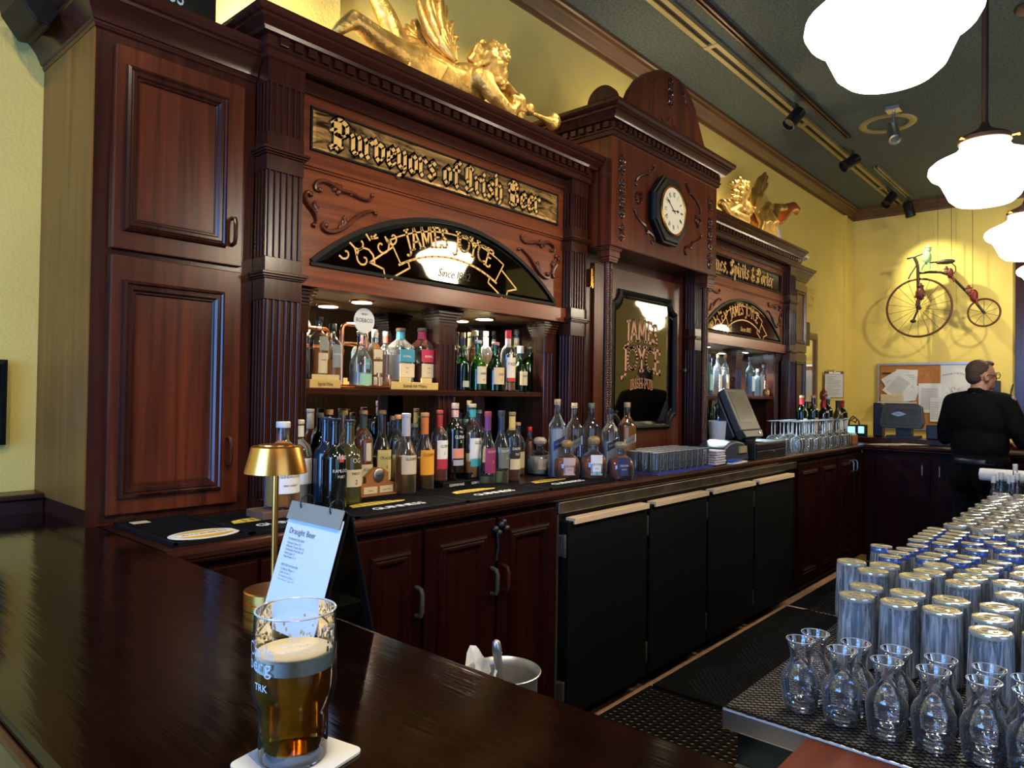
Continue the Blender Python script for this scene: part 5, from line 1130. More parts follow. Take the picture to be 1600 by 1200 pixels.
# small carafes
cf = proto('carafe', '', 'carafe', 'small wine carafes on the netting', [
  ('glass_wall', [(.026, .0045), (.0300, .006), (.0325, .016), (.036, .050), (.0355, .066), (.030, .080), (.0205, .092), (.0185, .102), (.0195, .115), (.0235, .130), (.0268, .140)], 'carafe', 32),
  ('inner_wall', [(.006, .020), (.024, .019), (.030, .024), (.0335, .05), (.0330, .065), (.0275, .079), (.0185, .0925), (.0170, .103), (.018, .116), (.022, .130), (.0262, .140)], 'carafe', 32),
  ('thick_base', [(.026, .0048), (.0295, .0065), (.0310, .0175), (.022, .0182), (.008, .0215)], 'clearthick', 32)])
mbr = MB(); mbr.tube([(.0266*cos(2*pi*i/32), .0266*sin(2*pi*i/32), .1402) for i in range(32)], .0009, 6, closed=True); mbr.build('rim', 'rimg', cf, local=True)
cs = []; cl_ = []
for q, l in [((1250, 1113), 'small clear wine carafe at the netting corner, nearest the floor mats'), ((1315, 1134), 'second small carafe from the netting corner in the front row'), ((1385, 1156), 'third small carafe from the netting corner in the front row'), ((1458, 1175), 'fourth small carafe from the netting corner in the front row'), ((1537, 1196), 'fifth small carafe from the netting corner in the front row'), ((1612, 1220), 'last small carafe of the front row, cut by the picture edge')]:
    v = at(*q, Z=DZ); v.z = DZ+.0045; cs.append(v); cl_.append(l)
for q, l in [((1266, 998), 'small carafe just behind the corner carafe'), ((1330, 1014), 'small carafe in the back row touching the first tall glass'), ((1394, 1025), 'middle small carafe of the back row'), ((1465, 1040), 'small carafe of the back row behind the third and fourth'), ((1542, 1056), 'small carafe of the back row under the clustered glass bases'), ((1606, 1074), 'last small carafe of the back row, half out of the picture')]:
    v = at(*q, Z=DZ+.14); v.z = DZ+.0045
    if all((v-c_).length > .072 for c_ in cs): cs.append(v); cl_.append(l)
    else:
        v.x += .03; cs.append(v); cl_.append(l)
spread(cf, cs, cl_)
# steel work station, netting, red board
wk = thing('drain_station', 'stainless steel drain station carrying the upturned glasses', 'counter', (3.5, 0, 0))
MB().box(1.36, 5.2, -.62, .624, DZ-.042, DZ).build('steel_top', 'steel', wk, smooth=0, bevel=.004)
MB().box(1.385, 5.15, -.60, .60, .22, DZ-.043).build('steel_body', C_((.045, .07, .075), .3, .7), wk, smooth=0)
MB().box(1.45, 5.1, -.55, .55, FZ, .22).build('plinth', 'blackboard', wk, smooth=0)
MB().box(1.17, 1.383, .462, .60, .74, .765).build('side_ledge', 'steel', wk, smooth=0, bevel=.003)
tag(MB().box(1.0, 1.356, -1.0, .455, DZ-.045, DZ-.002).build('serving_board', 'redwood', smooth=0, bevel=.004), 'reddish brown wooden board butted against the steel drain station', 'board')
MB().box(1.08, 1.30, -.9, .40, FZ, DZ-.046).build('board_support', 'blackboard', bpy.data.objects['serving_board'], smooth=0)
def netz(x, y):
    e = 0
    if y > .615: e = (y-.615)*.35+.012*sin(x*23)*min(1, (y-.615)*12)
    if x < 1.37: e += (1.37-x)*.3
    return DZ+.0022+max(0, e)+.0007*sin(x*70)*sin(y*60)
mb = MB(); NX0, NX1, NY0, NY1 = 1.335, 2.5, -.30, .70; stp = .0125
for sgn in (1, -1):
    c0 = -2.0
    while c0 < 4:
        seg = []; x = NX0
        while x <= NX1:
            y = (c0+(x-NX0)*1.35) if sgn > 0 else (c0-(x-NX0)*1.35)
            if NY0 <= y <= NY1: seg.append((x, y, netz(x, y)))
            elif seg: break
            x += .014
        if len(seg) > 2: mb.tube(seg, .0011, 3)
        c0 += stp*1.6
net = mb.build('bar_netting', 'rubber', smooth=0); tag(net, 'black diamond-mesh netting spread over the steel drain station', 'bar netting')
# white tub, speed bottle beyond the glasses
v = at(1590, 745, X=4.9); tub = thing('towel_roll', 'white paper roll lying at the far end of the drain station', 'paper roll', (4.9, v.y, v.z-.03))
MB().lathe([(.012, -.2), (.034, -.2), (.036, -.19), (.036, .09), (.034, .1), (.012, .1)], 20, (4.9, v.y-.02, v.z), axis='Y').build('roll', 'white', tub)
MB().lathe([(.010, -.205), (.010, .105)], 12, (4.9, v.y-.02, v.z), axis='Y').build('core', 'cream', tub)
MB().box(4.80, 5.0, v.y-.15, v.y+.1, DZ+.0005, v.z-.037).build('roll_stand', 'blackboard', tub, smooth=0)
v = at(1586, 800, X=4.45); b = B('red liqueur bottle with chrome pourer beyond the upturned glasses', 1586, DZ, 760, 14, 'std', 'glasst', 'redamber', .7, (.6, .6, .58), .12, pos=(4.45, v.y, DZ+.001), H=.30)
for i in range(6):
    x_ = 1552+i*6+(i > 2)*6; v = at(x_, 790, X=4.38); 
    B('chrome pourer bottle in the row beyond the upturned glasses', x_, DZ, 768, 9, 'std', 'glasst', 'clearliq', .5, (.6, .6, .58), .14, pos=(4.38+.03*(i % 2), v.y, DZ+.001), H=.235+.012*(i % 3), group='chrome pourer bottles beyond the glasses')
# ---- glass tray on the back counter
tr = thing('glass_tray', 'blue tray of small tumblers in front of the mirrored door', 'tray', (3.32, 1.82, CW))
MB().box(3.02, 3.60, 1.715, 1.955, CW+.0004, CW+.004).build('tray_base', C_((.03, .05, .35), .4), tr, smooth=0)
MB().box(3.02, 3.60, 1.715, 1.719, CW+.004, CW+.012).build('tray_lip', C_((.03, .05, .35), .4), tr, smooth=0)
sg = proto('tumbler', 'small straight tumbler standing on the blue tray', 'glass', 'small tumblers on the blue tray', [
  ('glass_wall', [(.0225, .001), (.0255, .008), (.0275, .10)], 'wineg', 18), ('inner_wall', [(.02, .012), (.024, .014), (.0262, .10)], 'wineg', 18), ('thick_base', [(.0215, .0015), (.024, .007), (.022, .012)], 'clearthick', 18), ('rim', [(.0262, .0992), (.0279, .0996), (.0279, .1010), (.0262, .1012)], 'rimg', 18)])
spread(sg, [Vector((3.055+i*.0640, 1.752+j*.060, CW+.0045)) for j in range(4) for i in range(9)])
# ---- wine glasses upside down
wg = proto('wine_glass', 'upturned stemmed wine glass standing by the till', 'glass', 'upturned wine glasses by the far end', [
  ('bowl', [(.031, .001), (.038, .04), (.040, .065), (.036, .09), (.022, .108), (.006, .116)], 'wineg', 20), ('stem', [(.006, .116), (.0038, .125), (.0036, .20), (.006, .208)], 'rimg', 10), ('foot', [(.006, .208), (.030, .213), (.034, .2155), (.034, .2165)], 'rimg', 22)])
spread(wg, [Vector((4.98+i*.086+random.uniform(-.004, .004), 1.755+j*.088+.01*(i % 2)+random.uniform(-.004, .004), CW+.001)) for j in range(3) for i in range(14) if not (j == 2 and i > 5)])
# ================================================================ COUNTER RUBBER MATS
def bar_mat(label, x0, x1, y0, y1, kind):
    t = thing('bar_mat', label, 'bar mat', ((x0+x1)/2, (y0+y1)/2, CW)); z = CW+.0004
    MB().box(x0, x1, y0, y1, z, z+.003).build('mat_base', 'rubber', t, smooth=0)
    mb = MB(); e = .008
    mb.box(x0, x1, y0, y0+e, z+.003, z+.009).box(x0, x1, y1-e, y1, z+.003, z+.009).box(x0, x0+e, y0, y1, z+.003, z+.009).box(x1-e, x1, y0, y1, z+.003, z+.009).build('mat_rim', 'rubber', t, smooth=0)
    mb = MB(); n = int((x1-x0-2*e)/.0075)
    if kind == 'rib':
        for i in range(n): xx = x0+e+.002+i*.0075; mb.box(xx, xx+.003, y0+e, y1-e, z+.003, z+.0075)
    else:
        m_ = int((y1-y0-2*e)/.011)
        for i in range(int((x1-x0-2*e)/.011)):
            for j in range(m_): xx = x0+e+.004+i*.011; yy = y0+e+.004+j*.011; mb.lathe([(.0022, z+.003), (.0018, z+.0075)], 5, (xx, yy, 0))
    o = mb.build('mat_ribs', 'rubber', t, smooth=0); o['kind'] = 'stuff'
    zz = z+.0078
    if kind == 'rib':
        xm = (x0+x1)/2; ym = y0+.105
        text(MB(), 'GUINNESS', .050, lambda u, v: (xm+u, ym-.035+v, zz)).build('lettering', 'whitel', t, smooth=0).modifiers.new('r', 'SOLIDIFY').thickness = .001
        hp = [(-.11, .0), (-.10, .035), (-.06, .05), (.0, .052), (.06, .045), (.12, .018), (.10, .006), (.0, .0)]
        MB().prism([(xm-.03+a, ym+.045+b) for a, b in hp], lambda p: (p[0], p[1], zz), lambda p: (p[0], p[1], zz+.0012)).build('harp_emblem', C_((.62, .45, .06), .5), t, smooth=0)
        mb = MB()
        for k in range(7): mb.box(xm-.10+k*.024, xm-.097+k*.024, ym+.052, ym+.085, zz+.0013, zz+.0018)
        mb.build('harp_strings', 'rubber', t, smooth=0)
    else:
        cx2, cy2 = x0+.105, y0+.07
        MB().lathe([(.095, 0), (.095, .0012)], 32, (0, 0, 0)).xf(lambda p: Vector((cx2+p.x*.95, cy2+p.y*.62, zz+p.z))).build('emblem', 'whitel', t, smooth=0)
        MB().lathe([(.080, 0.0013), (.080, .0020)], 32, (0, 0, 0)).xf(lambda p: Vector((cx2+p.x*.95, cy2+p.y*.58, zz+p.z))).build('emblem_field', C_((.62, .40, .04), .5), t, smooth=0)
        MB().obox((cx2, cy2, zz+.0026), (.15, .030, .001)).build('emblem_ribbon', 'whitel', t, smooth=0)
        text(MB(), 'KRONENBRAU', .018, lambda u, v: (cx2+u, cy2-.008+v, zz+.0034)).build('lettering', 'blackl', t, smooth=0)
        MB().box(x0+.03, x0+.075, y1-.06, y1-.025, zz, zz+.001).build('corner_patch', C_((.6, .5, .35), .5), t, smooth=0)
bar_mat('black nubbed rubber bar mat with oval white and yellow emblem', .745, .941, 1.725, 2.112, 'nub')
bar_mat('ribbed black rubber bar mat with harp under the wooden block', .945, 1.275, 1.725, 2.04, 'rib')
bar_mat('ribbed black rubber bar mat with gold harp in front of the malts', 1.28, 1.735, 1.725, 2.03, 'rib')
bar_mat('ribbed black rubber bar mat with gold harp in front of the black steps', 1.74, 2.195, 1.725, 2.03, 'rib')
bar_mat('ribbed black rubber bar mat with gold harp nearest the decanters', 2.20, 2.655, 1.725, 1.90, 'rib')
# floor mats
def holes_mat(label, x0, x1, y0, y1):
    st_ = .034; nx, ny = int((x1-x0)/st_), int((y1-y0)/st_); sx, sy = (x1-x0)/nx, (y1-y0)/ny; mb = MB()
    for i in range(nx):
        for j in range(ny):
            a, b_ = x0+i*sx, y0+j*sy; cx, cy_ = a+sx/2, b_+sy/2; sq_ = []; hx = []
            for k in range(8):
                an = 2*pi*k/8+pi/8; c, s__ = cos(an), sin(an); q = 1/max(abs(c), abs(s__)); sq_.append((cx+c*q*sx/2, cy_+s__*q*sy/2, .007)); hx.append((cx+c*.0120, cy_+s__*.0120, .007))
            lo = [(x, y, 0.0006) for x, y, z in hx]; vs = sq_+hx+lo
            corn = [(a+sx, b_+sy, .007), (a, b_+sy, .007), (a, b_, .007), (a+sx, b_, .007)]; o = 24; vs += corn
            fs = [(k, (k+1) % 8, (k+1) % 8+8, k+8) for k in range(8)]+[(k+8, (k+1) % 8+8, (k+1) % 8+16, k+16) for k in range(8)]
            fs += [(0, 24, 1), (2, 25, 3), (4, 26, 5), (6, 27, 7)]
            mb.add(vs, fs)
    for q in ((x0-.001, x0, y0, y1), (x1, x1+.001, y0, y1), (x0, x1, y0-.001, y0), (x0, x1, y1, y1+.001)): mb.box(*q, .0006, .012)
    mb.xf(lambda p: p+Vector((0, 0, FZ))); tag(mb.build('floor_mat', 'rubber', smooth=0), label, 'floor mat')
holes_mat('black rubber floor mat with open holes nearest the bar', 1.70, 2.925, .66, 1.692)
for x0, x1, l in ((2.945, 4.65, 'middle plain black floor mat behind the bar'), (4.68, 6.38, 'far black floor mat reaching the return counter')):
    t = thing('floor_mat', l, 'floor mat', ((x0+x1)/2, 1.2, FZ)); MB().box(x0, x1, .66, 1.692, FZ+.0006, FZ+.012).build('mat_body', 'rubber', t, smooth=0, bevel=.002)
    mb = MB()
    for i in range(int((x1-x0)/.06)): mb.box(x0+.02+i*.06, x0+.05+i*.06, .68, 1.675, FZ+.012, FZ+.0135)
    mb.build('mat_ridges', 'rubber', t, smooth=0)['kind'] = 'stuff'
MB().box(4.65, 4.68, .66, 1.692, FZ+.0006, FZ+.010).build('joint_strip', 'cream_enamel', bpy.data.objects['floor_mat.002'], smooth=0)
# ================================================================ ON THE BAR
M['printw'] = plain('printed_white', (.6, .6, .6), .6)
gx, gy = .404, .648
bg = thing('beer_glass', 'half drunk lager in a printed tumbler glass with foam, on a white coaster', 'beer glass', (gx, gy, BZ+.0035))
HG = .150; k = HG/.150
op = [(.030, .001), (.0335, .002), (.0345, .008), (.0345, .046), (.0355, .052), (.0400, .062), (.0418, .075), (.0420, .090), (.0415, .120), (.0405, .150)]
ip = [(.010, .012), (.029, .012), (.0315, .016), (.0318, .046), (.0330, .053), (.0375, .063), (.0392, .075), (.0394, .09), (.0390, .12), (.0388, .150)]
MB().lathe(op, 48, caps=False).build('glass_wall', 'beerg', bg, smooth=.9, local=True)
MB().lathe([p for p in ip if p[1] < .094]+[(.0393, .094)], 48).xf(lambda p: Vector((p.x*.995, p.y*.995, p.z))).build('beer', 'beer', bg, smooth=.9, local=True)
fo = MB().lathe([(.0391, .0942), (.0391, .108), (.037, .1088), (.02, .1075), (.001, .107)], 48); fo.build('foam', plain('beer_foam', (.80, .68, .46), .8, bump=.3, bscale=400), bg, smooth=.9, local=True)
MB().tube([(.0398*cos(2*pi*i/48), .0398*sin(2*pi*i/48), .1502) for i in range(48)], .0011, 6, closed=True).build('rim', 'rimg', bg, local=True)
fm_ = MB(); rnd = random.Random(5)
for i in range(60):
    a = rnd.uniform(-1.2, 2.6); z = .109+abs(rnd.gauss(0, .009)); fm_.ell((.0385*cos(a), .0385*sin(a), min(z, .142)), (.0012, .0012, rnd.uniform(.0008, .003)), nu=6, nv=4)
fm_.build('foam_lacing', plain('dried_foam', (.5, .46, .38), .8), bg, local=True)['kind'] = 'stuff'
RR = .0424; va = atan2(-gy, -gx)  # towards the camera
def gmap(off, z0_): return lambda u, v: (RR*cos(va+off+u/RR), RR*sin(va+off+u/RR), z0_+v)
text(MB(), 'Carls', .020, gmap(-.95, .112), sx=1).build('printed_lettering', 'printw', bg, smooth=0, local=True)
text(MB(), 'berg', .020, gmap(-.95, .098), sx=1).build('printed_lettering', 'printw', bg, smooth=0, local=True)
text(MB(), 'TRK', .010, gmap(-.85, .080)).build('printed_lettering', 'whitel', bg, smooth=0, local=True)
for i, s_ in enumerate(('0.5L', 'PROBABLY THE BEST', 'BEER IN THE WORLD')): text(MB(), s_, .0065 if i == 0 else .0034, gmap(-.02, .130-i*.0055)).build('printed_lettering', 'whitel', bg, smooth=0, local=True)
cs_ = MB().prism(rrect(-.048, .048, -.048, .048, .010, 4), lambda p: (p[0], p[1], .0), lambda p: (p[0], p[1], .0025)); ca = radians(12)
cs_.xf(lambda p: Vector((gx+.002+p.x*cos(ca)-p.y*sin(ca), gy-.004+p.x*sin(ca)+p.y*cos(ca), BZ+.0006+p.z)))
tag(cs_.build('coaster', 'white', smooth=0), 'square white card coaster with rounded corners under the beer', 'coaster')
# brass table lamp
lx, ly = .663, 1.135
lp = thing('table_lamp', 'small cordless brass table lamp with a conical shade, switched off', 'lamp', (lx, ly, BZ+.0005))
MB().lathe([(.050, 0), (.050, .010), (.047, .011), (.047, .013), (.050, .014), (.050, .028), (.048, .030), (.008, .0305)], 40).build('base', 'brass', lp, smooth=.5, local=True)
MB().lathe([(.0055, .030), (.0055, .252)], 16).build('pole', 'brass', lp, local=True)
MB().lathe([(.0535, .233), (.0535, .234), (.0425, .278), (.040, .280), (.0395, .2802)], 48).build('shade', 'brass', lp, smooth=.6, local=True)
MB().lathe([(.030, .2803), (.030, .2825), (.004, .283)], 32).build('touch_switch', 'brass', lp, smooth=.5, local=True)
# menu stand
mn = thing('menu_stand', 'black A-frame menu holder with ring-bound blue-white draught beer menu', 'menu', (.645, .975, BZ))
ya, yb_ = .900, 1.052; RX, RZ = .648, 1.316
def slab(x0, z0, x1, z1, th, y0, y1, mb):
    d = Vector((x1-x0, z1-z0)).normalized(); n = Vector((-d.y, d.x))*th/2
    return mb.prism([(x0+n.x, z0+n.y), (x1+n.x, z1+n.y), (x1-n.x, z1-n.y), (x0-n.x, z0-n.y)], lambda p: (p[0], y0, p[1]), lambda p: (p[0], y1, p[1]))
fx0, fz0 = .592, BZ+.002
slab(fx0+.004, fz0, RX+.003, RZ-.004, .003, ya, yb_, MB()).build('front_board', 'blackboard', mn, smooth=0)
slab(.700, BZ+.002, RX+.007, RZ-.006, .003, ya, yb_, MB()).build('back_board', 'blackboard', mn, smooth=0)
slab(.684, BZ+.05, .61, BZ+.05, .002, ya+.01, yb_-.01, MB()).build('cross_strut', 'blackboard', mn, smooth=0)
M['menup'] = plain('menu_paper', (.62, .68, .74), .5)
for i in range(4): slab(fx0-.001*i-.001, fz0+.004, RX-.004-.001*i, RZ-.014, .0006, ya+.004-.0015*i, yb_-.004, MB()).build('menu_page', 'menup', mn, smooth=0)
slab(RX-.014, RZ-.026, RX-.004, RZ+.002, .0008, ya+.002, yb_-.002, MB()).build('clear_sleeve', plain('sleeve_plastic', (.22, .22, .20), .25), mn, smooth=0)
slab(RX-.004, RZ+.002, RX+.014, RZ-.014, .0008, ya+.002, yb_-.002, MB()).build('clear_sleeve', 'greypl', mn, smooth=0)
dv = Vector((RX-.004-(fx0), 0, RZ-.014-fz0)).normalized()
page0 = Vector((RX-.0105, yb_-.012, RZ-.028))
def mp(u, v):  # u: along the reading direction (towards -y), v: up the page
    p = page0+Vector((0, -u, 0))+dv*v; return (p.x-.0022, p.y, p.z)
def L(s_, size, v, u=0): text(MB(), s_, size, lambda a, b_: mp(a+u, b_+v), cx=False).build('menu_lettering', 'inkgrey', mn, smooth=0)
L('Draught Beer', .0135, -.020, .006)
rows = [('TOWNHOUSE IRISH', -.028), ('Guinness Stout 4.2%', -.033), ('Kilkenny Cream Ale 4.3%', -.0375), ('Smithwicks Red Ale 4.5%', -.042), ('Harp Lager 5%', -.0465), ('Hop House 13  5%', -.051), ('BREWED IN EUROPE', -.062), ('Carlsberg Pilsner 5%', -.067), ('Stella Artois 5%', -.0715), ('Kronenbourg Blanc 5%', -.076), ('Strongbow Cider 4.7%', -.0805), ('Innis and Gunn 6%', -.085), ('Erdinger Weiss 5.3%', -.0895), ('CANADIAN', -.101), ('Alexander Keiths Ale 5%', -.106), ('Big Rock Traditional 5%', -.1105), ('Village Blonde 4.5%', -.115), ('Tool Shed Red Rage 5%', -.1195), ('Wild Rose Wraspberry 4.5%', -.124), ('Last Best Show Pony 4.8%', -.1285)]
for s_, v_ in rows: L(s_, .0054, v_*1.22+.004, .008)
L('Mixes', .0135, -.176, .006); L('Black and Tan', .0052, -.184, .008)
for yy in (ya+.035, yb_-.035):
    MB().tube([(RX+.004+.013*cos(a_), yy, RZ+.001+.013*sin(a_)) for a_ in [2*pi*i/20 for i in range(20)]], .0013, 6, closed=True).build('binder_ring', 'blackpl', mn)
# cutlery pot
v = at(787, 1047, Z=1.03); px0, py0 = v.x, v.y; hh = .155; zb0 = 1.03-hh
sh = MB().box(.662, 1.02, .55, 1.35, zb0-.018, zb0-.001).build('under_shelf', 'blackboard', bc, smooth=0)
MB().box(.98, 1.01, .56, 1.34, FZ, zb0-.019).build('shelf_support', 'blackboard', bc, smooth=0)
pt = thing('cutlery_pot', 'round stainless steel pot holding cutlery and napkins behind the bar', 'pot', (px0, py0, zb0))
MB().lathe([(.050, 0), (.055, .004), (.058, hh-.01), (.0625, hh-.003), (.064, hh), (.0625, hh+.001), (.058, hh-.004), (.0565, hh-.012), (.053, .006), (.01, .005)], 40).build('pot_wall', 'steel', pt, smooth=.8, local=True)
MB().lathe([(.052, .0062), (.0525, .01)], 30).build('pot_floor', 'steel', pt, local=True)
kn = thing('table_knife', 'upturned stainless table knife handle leaning in the steel pot', 'knife', (px0, py0, zb0+.01))
d0 = Vector((px0+.012, py0+.002, zb0+.012)); d1 = at(775, 1000, X=px0-.012); dr_ = (d1-d0)
mb = MB(); pts = [d0+dr_*f for f in (0, .25, .5, .62, .8, .92, .98, 1)]; mb.tube(pts, [.004, .006, .006, .004, .0075, .0085, .007, .003], 10); mb.build('knife_blade_and_handle', 'steel', kn)
npk = MB(); b0 = at(738, 1040, X=px0-.03)
vs = [];
for i in range(7):
    for j in range(5):
        vs.append((b0.x-.02+i*.009+.003*sin(j*2.1), b0.y-.01+j*.010+.004*sin(i*1.7), b0.z-.05+j*.008+.012*sin(i*1.1+j*.6)+.03*(i/6)))
npk.add(vs, [(i*5+j, (i+1)*5+j, (i+1)*5+j+1, i*5+j+1) for i in range(6) for j in range(4)]); o = npk.build('paper_napkin', 'paper', smooth=0); relief(o, .003); tag(o, 'crumpled white paper napkin sticking out of the steel pot', 'napkin')
o = MB().obox(tuple(at(776, 1044, X=px0+.0)), (.03, .004, .05), (.3, .5, .8)).build('paper_napkin', 'paper', smooth=0); tag(o, 'folded white napkin corner beside the knife in the steel pot', 'napkin')
# ================================================================ CEILING FIXTURES
def pendant(label, X):
    Yp = .47; zb = 2.31; H = .262; R = .204
    t = thing('pendant_lamp', label, 'lamp', (X, Yp, 3.77), 'schoolhouse pendant lamps over the bar')
    pf = [(0, 0), (.30, .0), (.50, .035), (.62, .12), (.70, .26), (.77, .38), (.84, .45), (.95, .50), (1, .57), (.985, .64), (.90, .70), (.74, .76), (.60, .81), (.50, .86), (.44, .92), (.43, .985)]
    g = MB().lathe([(r*R, zb+z*H) for r, z in pf], 40, (X, Yp, 0)).build('glass_globe', 'opal', t, smooth=1.2)
    c = MB().lathe([(.092, zb+H*.985), (.096, zb+H*.99), (.096, zb+H*1.05), (.085, zb+H*1.09), (.05, zb+H*1.15), (.022, zb+H*1.22), (.014, zb+H*1.3)], 28, (X, Yp, 0)).build('fitter_cap', 'bronze', t)
    for k in range(3):
        a = k*2.1+.4; MB().lathe([(.005, 0), (.005, .02), (.008, .021), (.008, .03)], 8, (0, 0, 0), axis='X').xf(lambda p: Vector((X+(p.x+.094)*cos(a)-p.y*sin(a), Yp+(p.x+.094)*sin(a)+p.y*cos(a), zb+H*1.02+p.z))).build('thumb_screw', 'brass', c)
    MB().lathe([(.0125, zb+H*1.25), (.0125, 3.75)], 14, (X, Yp, 0)).build('rod', 'bronze', t)
    MB().lathe([(.02, 3.735), (.055, 3.742), (.065, 3.755), (.065, 3.7695)], 24, (X, Yp, 0)).build('ceiling_canopy', 'bronze', t)
M['bronze'] = plain('dark_bronze', (.10, .06, .045), .4, .7)
for i, l in enumerate(['largest schoolhouse pendant lamp, closest to the beer', 'second schoolhouse pendant lamp on its long bronze rod', 'third schoolhouse pendant lamp, before the high-wheel bicycle', 'farthest schoolhouse pendant lamp, just peeping in by the dark door casing']):
    pendant(l, 1.97+1.5*i)
for i, l in enumerate(['schoolhouse pendant lamp above the customer seats', 'schoolhouse pendant lamp by the side window']): pendant(l, .30-1.6*i)
def track(label, x0, x1, y, cat='track', w=.034, mat='brass', seams=()):
    t = thing('light_track', label, 'light track', ((x0+x1)/2, y, ZC))
    z1 = ZC-.0006; z0 = z1-.028
    MB().box(x0, x1, y-w/2, y-w*.18, z0, z1).box(x0, x1, y+w*.18, y+w/2, z0, z1).build('track_rail', mat, t, smooth=0)
    MB().box(x0, x1, y-w*.18, y+w*.18, z0+.012, z1).build('track_groove', 'blackboard', t, smooth=0)
    for s_ in seams: MB().box(s_-.02, s_+.02, y-w/2-.003, y+w/2+.003, z0-.003, z1).build('track_joint', mat, t, smooth=0)
    return t
M['trackm'] = plain('olive_brass_track', (.34, .28, .13), .45, .3)
track('long brass-coloured light track running the length of the ceiling', -2.5, 9.0, 2.04, w=.095, mat='trackm', seams=(4.2, 5.9, 7.2, 8.2))
track('slim brown light track carrying the first two lamp heads', 3.0, 6.45, 1.862, w=.04, mat='bronze')
track('short brass light track near the far wall', 7.45, 8.83, 1.892, w=.045, mat='trackm')
def head(label, p, d, mount='track', mat='blackpl', L=.17, r=.05):
    p = Vector(p); d = Vector(d).normalized(); t = thing('track_spotlight', label, 'spotlight', (p.x, p.y, ZC-.03))
    MB().box(p.x-.04, p.x+.04, p.y-.018, p.y+.018, ZC-.055, ZC-.0295).lathe([(.009, p.z), (.009, ZC-.05)], 10, (p.x, p.y, 0)).build('track_adapter', 'greypl', t, smooth=0)
    rot = d.to_track_quat('Z', 'Y').to_matrix(); c = p-Vector((0, 0, .02))
    MB().lathe([(.02, -L*.45), (r*.85, -L*.42), (r, -L*.35), (r, L*.5), (r*1.06, L*.5), (r*1.06, L*.55), (r*.9, L*.55), (r*.85, L*.4), (.005, L*.38)], 24).xf(lambda q: c+rot@q).build('lamp_head', mat, t)
    MB().tube([c+rot@Vector((r*1.15, 0, 0)), c+rot@Vector((r*1.15, 0, -.05)), p+Vector((0, 0, .03)), c+rot@Vector((-r*1.15, 0, -.05)), c+rot@Vector((-r*1.15, 0, 0))], .006, 6).build('yoke', 'greypl', t)
    return t
head('black track spotlight, first in view from the clock', (5.43, 1.95, 3.66), (-.6, .35, -.75))
head('black track spotlight in the middle of the ceiling track', (6.78, 1.93, 3.66), (-.55, .45, -.45))
head('black track spotlight third along the ceiling', (8.30, 1.97, 3.66), (-.6, .3, -.7))
head('black track spotlight aimed at the high-wheel bicycle', (8.76, 1.89, 3.64), (.15, -.2, -1))
c = at(1386.7, 192.5, Z=ZC)
o = MB().lathe([(.155, ZC-.0005), (.155, ZC-.008), (.17, ZC-.014), (.205, ZC-.014), (.215, ZC-.006), (.215, ZC-.0005)], 40, (c.x, c.y, 0), caps=False).build('ceiling_ring', 'trackm'); tag(o, 'brass-rimmed round ceiling ring around the silver camera', 'ceiling ring')
cam_ = thing('ceiling_camera', 'silver cylinder ceiling camera hanging beside the brass ring', 'camera', (c.x-.30, c.y-.10, ZC))
q = Vector((c.x-.32, c.y-.12, ZC))
MB().box(q.x-.05, q.x+.05, q.y-.05, q.y+.05, ZC-.03, ZC-.0005).lathe([(.012, ZC-.12), (.012, ZC-.03)], 10, (q.x, q.y, 0)).build('ceiling_bracket', 'alu', cam_, smooth=0)
rot = Vector((-.55, -.25, -.8)).to_track_quat('Z', 'Y').to_matrix()
MB().lathe([(.02, -.10), (.042, -.09), (.045, 0), (.045, .09), (.036, .10), (.03, .085)], 20).xf(lambda p: q+Vector((0, 0, -.20))+rot@p).build('camera_body', 'alu', cam_)
# ---- track spots for the carved figures and the bicycle, then added unseen fill spots
WARM = (1, .80, .50)
spot('track_and_fill_spot', (1.5, 1.75, 3.62), (2.1, 2.3, 2.85), 26, WARM, 62, .6, .04)
spot('track_and_fill_spot', (3.0, 1.80, 3.62), (2.5, 2.3, 2.8), 20, WARM, 60, .6, .04)
spot('track_and_fill_spot', (5.35, 1.90, 3.56), (4.75, 2.3, 2.9), 26, WARM, 55, .6, .04)
spot('track_and_fill_spot', (8.50, 1.95, 3.52), (9.1, 1.62, 2.70), 42, (1, .92, .55), 70, .8, .012)
spot('track_and_fill_spot', (1.2, .5, 3.68), (1.2, 2.1, 2.25), 14, WARM, 46, .9, .05)  # from here: unseen spots added to wash the cupboard and fascia fronts
spot('track_and_fill_spot', (2.6, .5, 3.68), (2.4, 2.1, 2.25), 34, WARM, 50, .9, .05)
spot('track_and_fill_spot', (4.2, .5, 3.68), (3.7, 2.0, 2.45), 30, WARM, 50, .9, .05)
spot('track_and_fill_spot', (6.2, .7, 3.68), (5.3, 2.1, 2.30), 30, WARM, 50, .9, .05)
spot('track_and_fill_spot', (7.2, 0, 3.68), (9.1, 1.2, 2.0), 80, (1, .86, .55), 90, 1, .05)  # unseen spot added to brighten the far wall
spot('track_and_fill_spot', (1.4, .0, 3.68), (1.6, 2.0, 1.45), 90, WARM, 40, .9, .06)  # unseen spots added to brighten the bottles on the counter
spot('track_and_fill_spot', (2.9, .0, 3.68), (2.6, 2.0, 1.45), 90, WARM, 40, .9, .06)
spot('track_and_fill_spot', (5.0, .0, 3.68), (4.8, 1.9, 1.35), 90, WARM, 48, .9, .06)
for i_ in range(6): point('globe_fill', (1.97-1.6+1.6*i_ if i_ < 1 else 1.97+1.5*(i_-1), .47, 2.27), 13, (1, .84, .60), .09)  # bare points added below the globes to boost their light
spot('track_and_fill_spot', (.1, -1.4, 3.68), (.45, .7, 1.1), 100, WARM, 50, .9, .06)  # unseen warm spot added for the beer and bar top
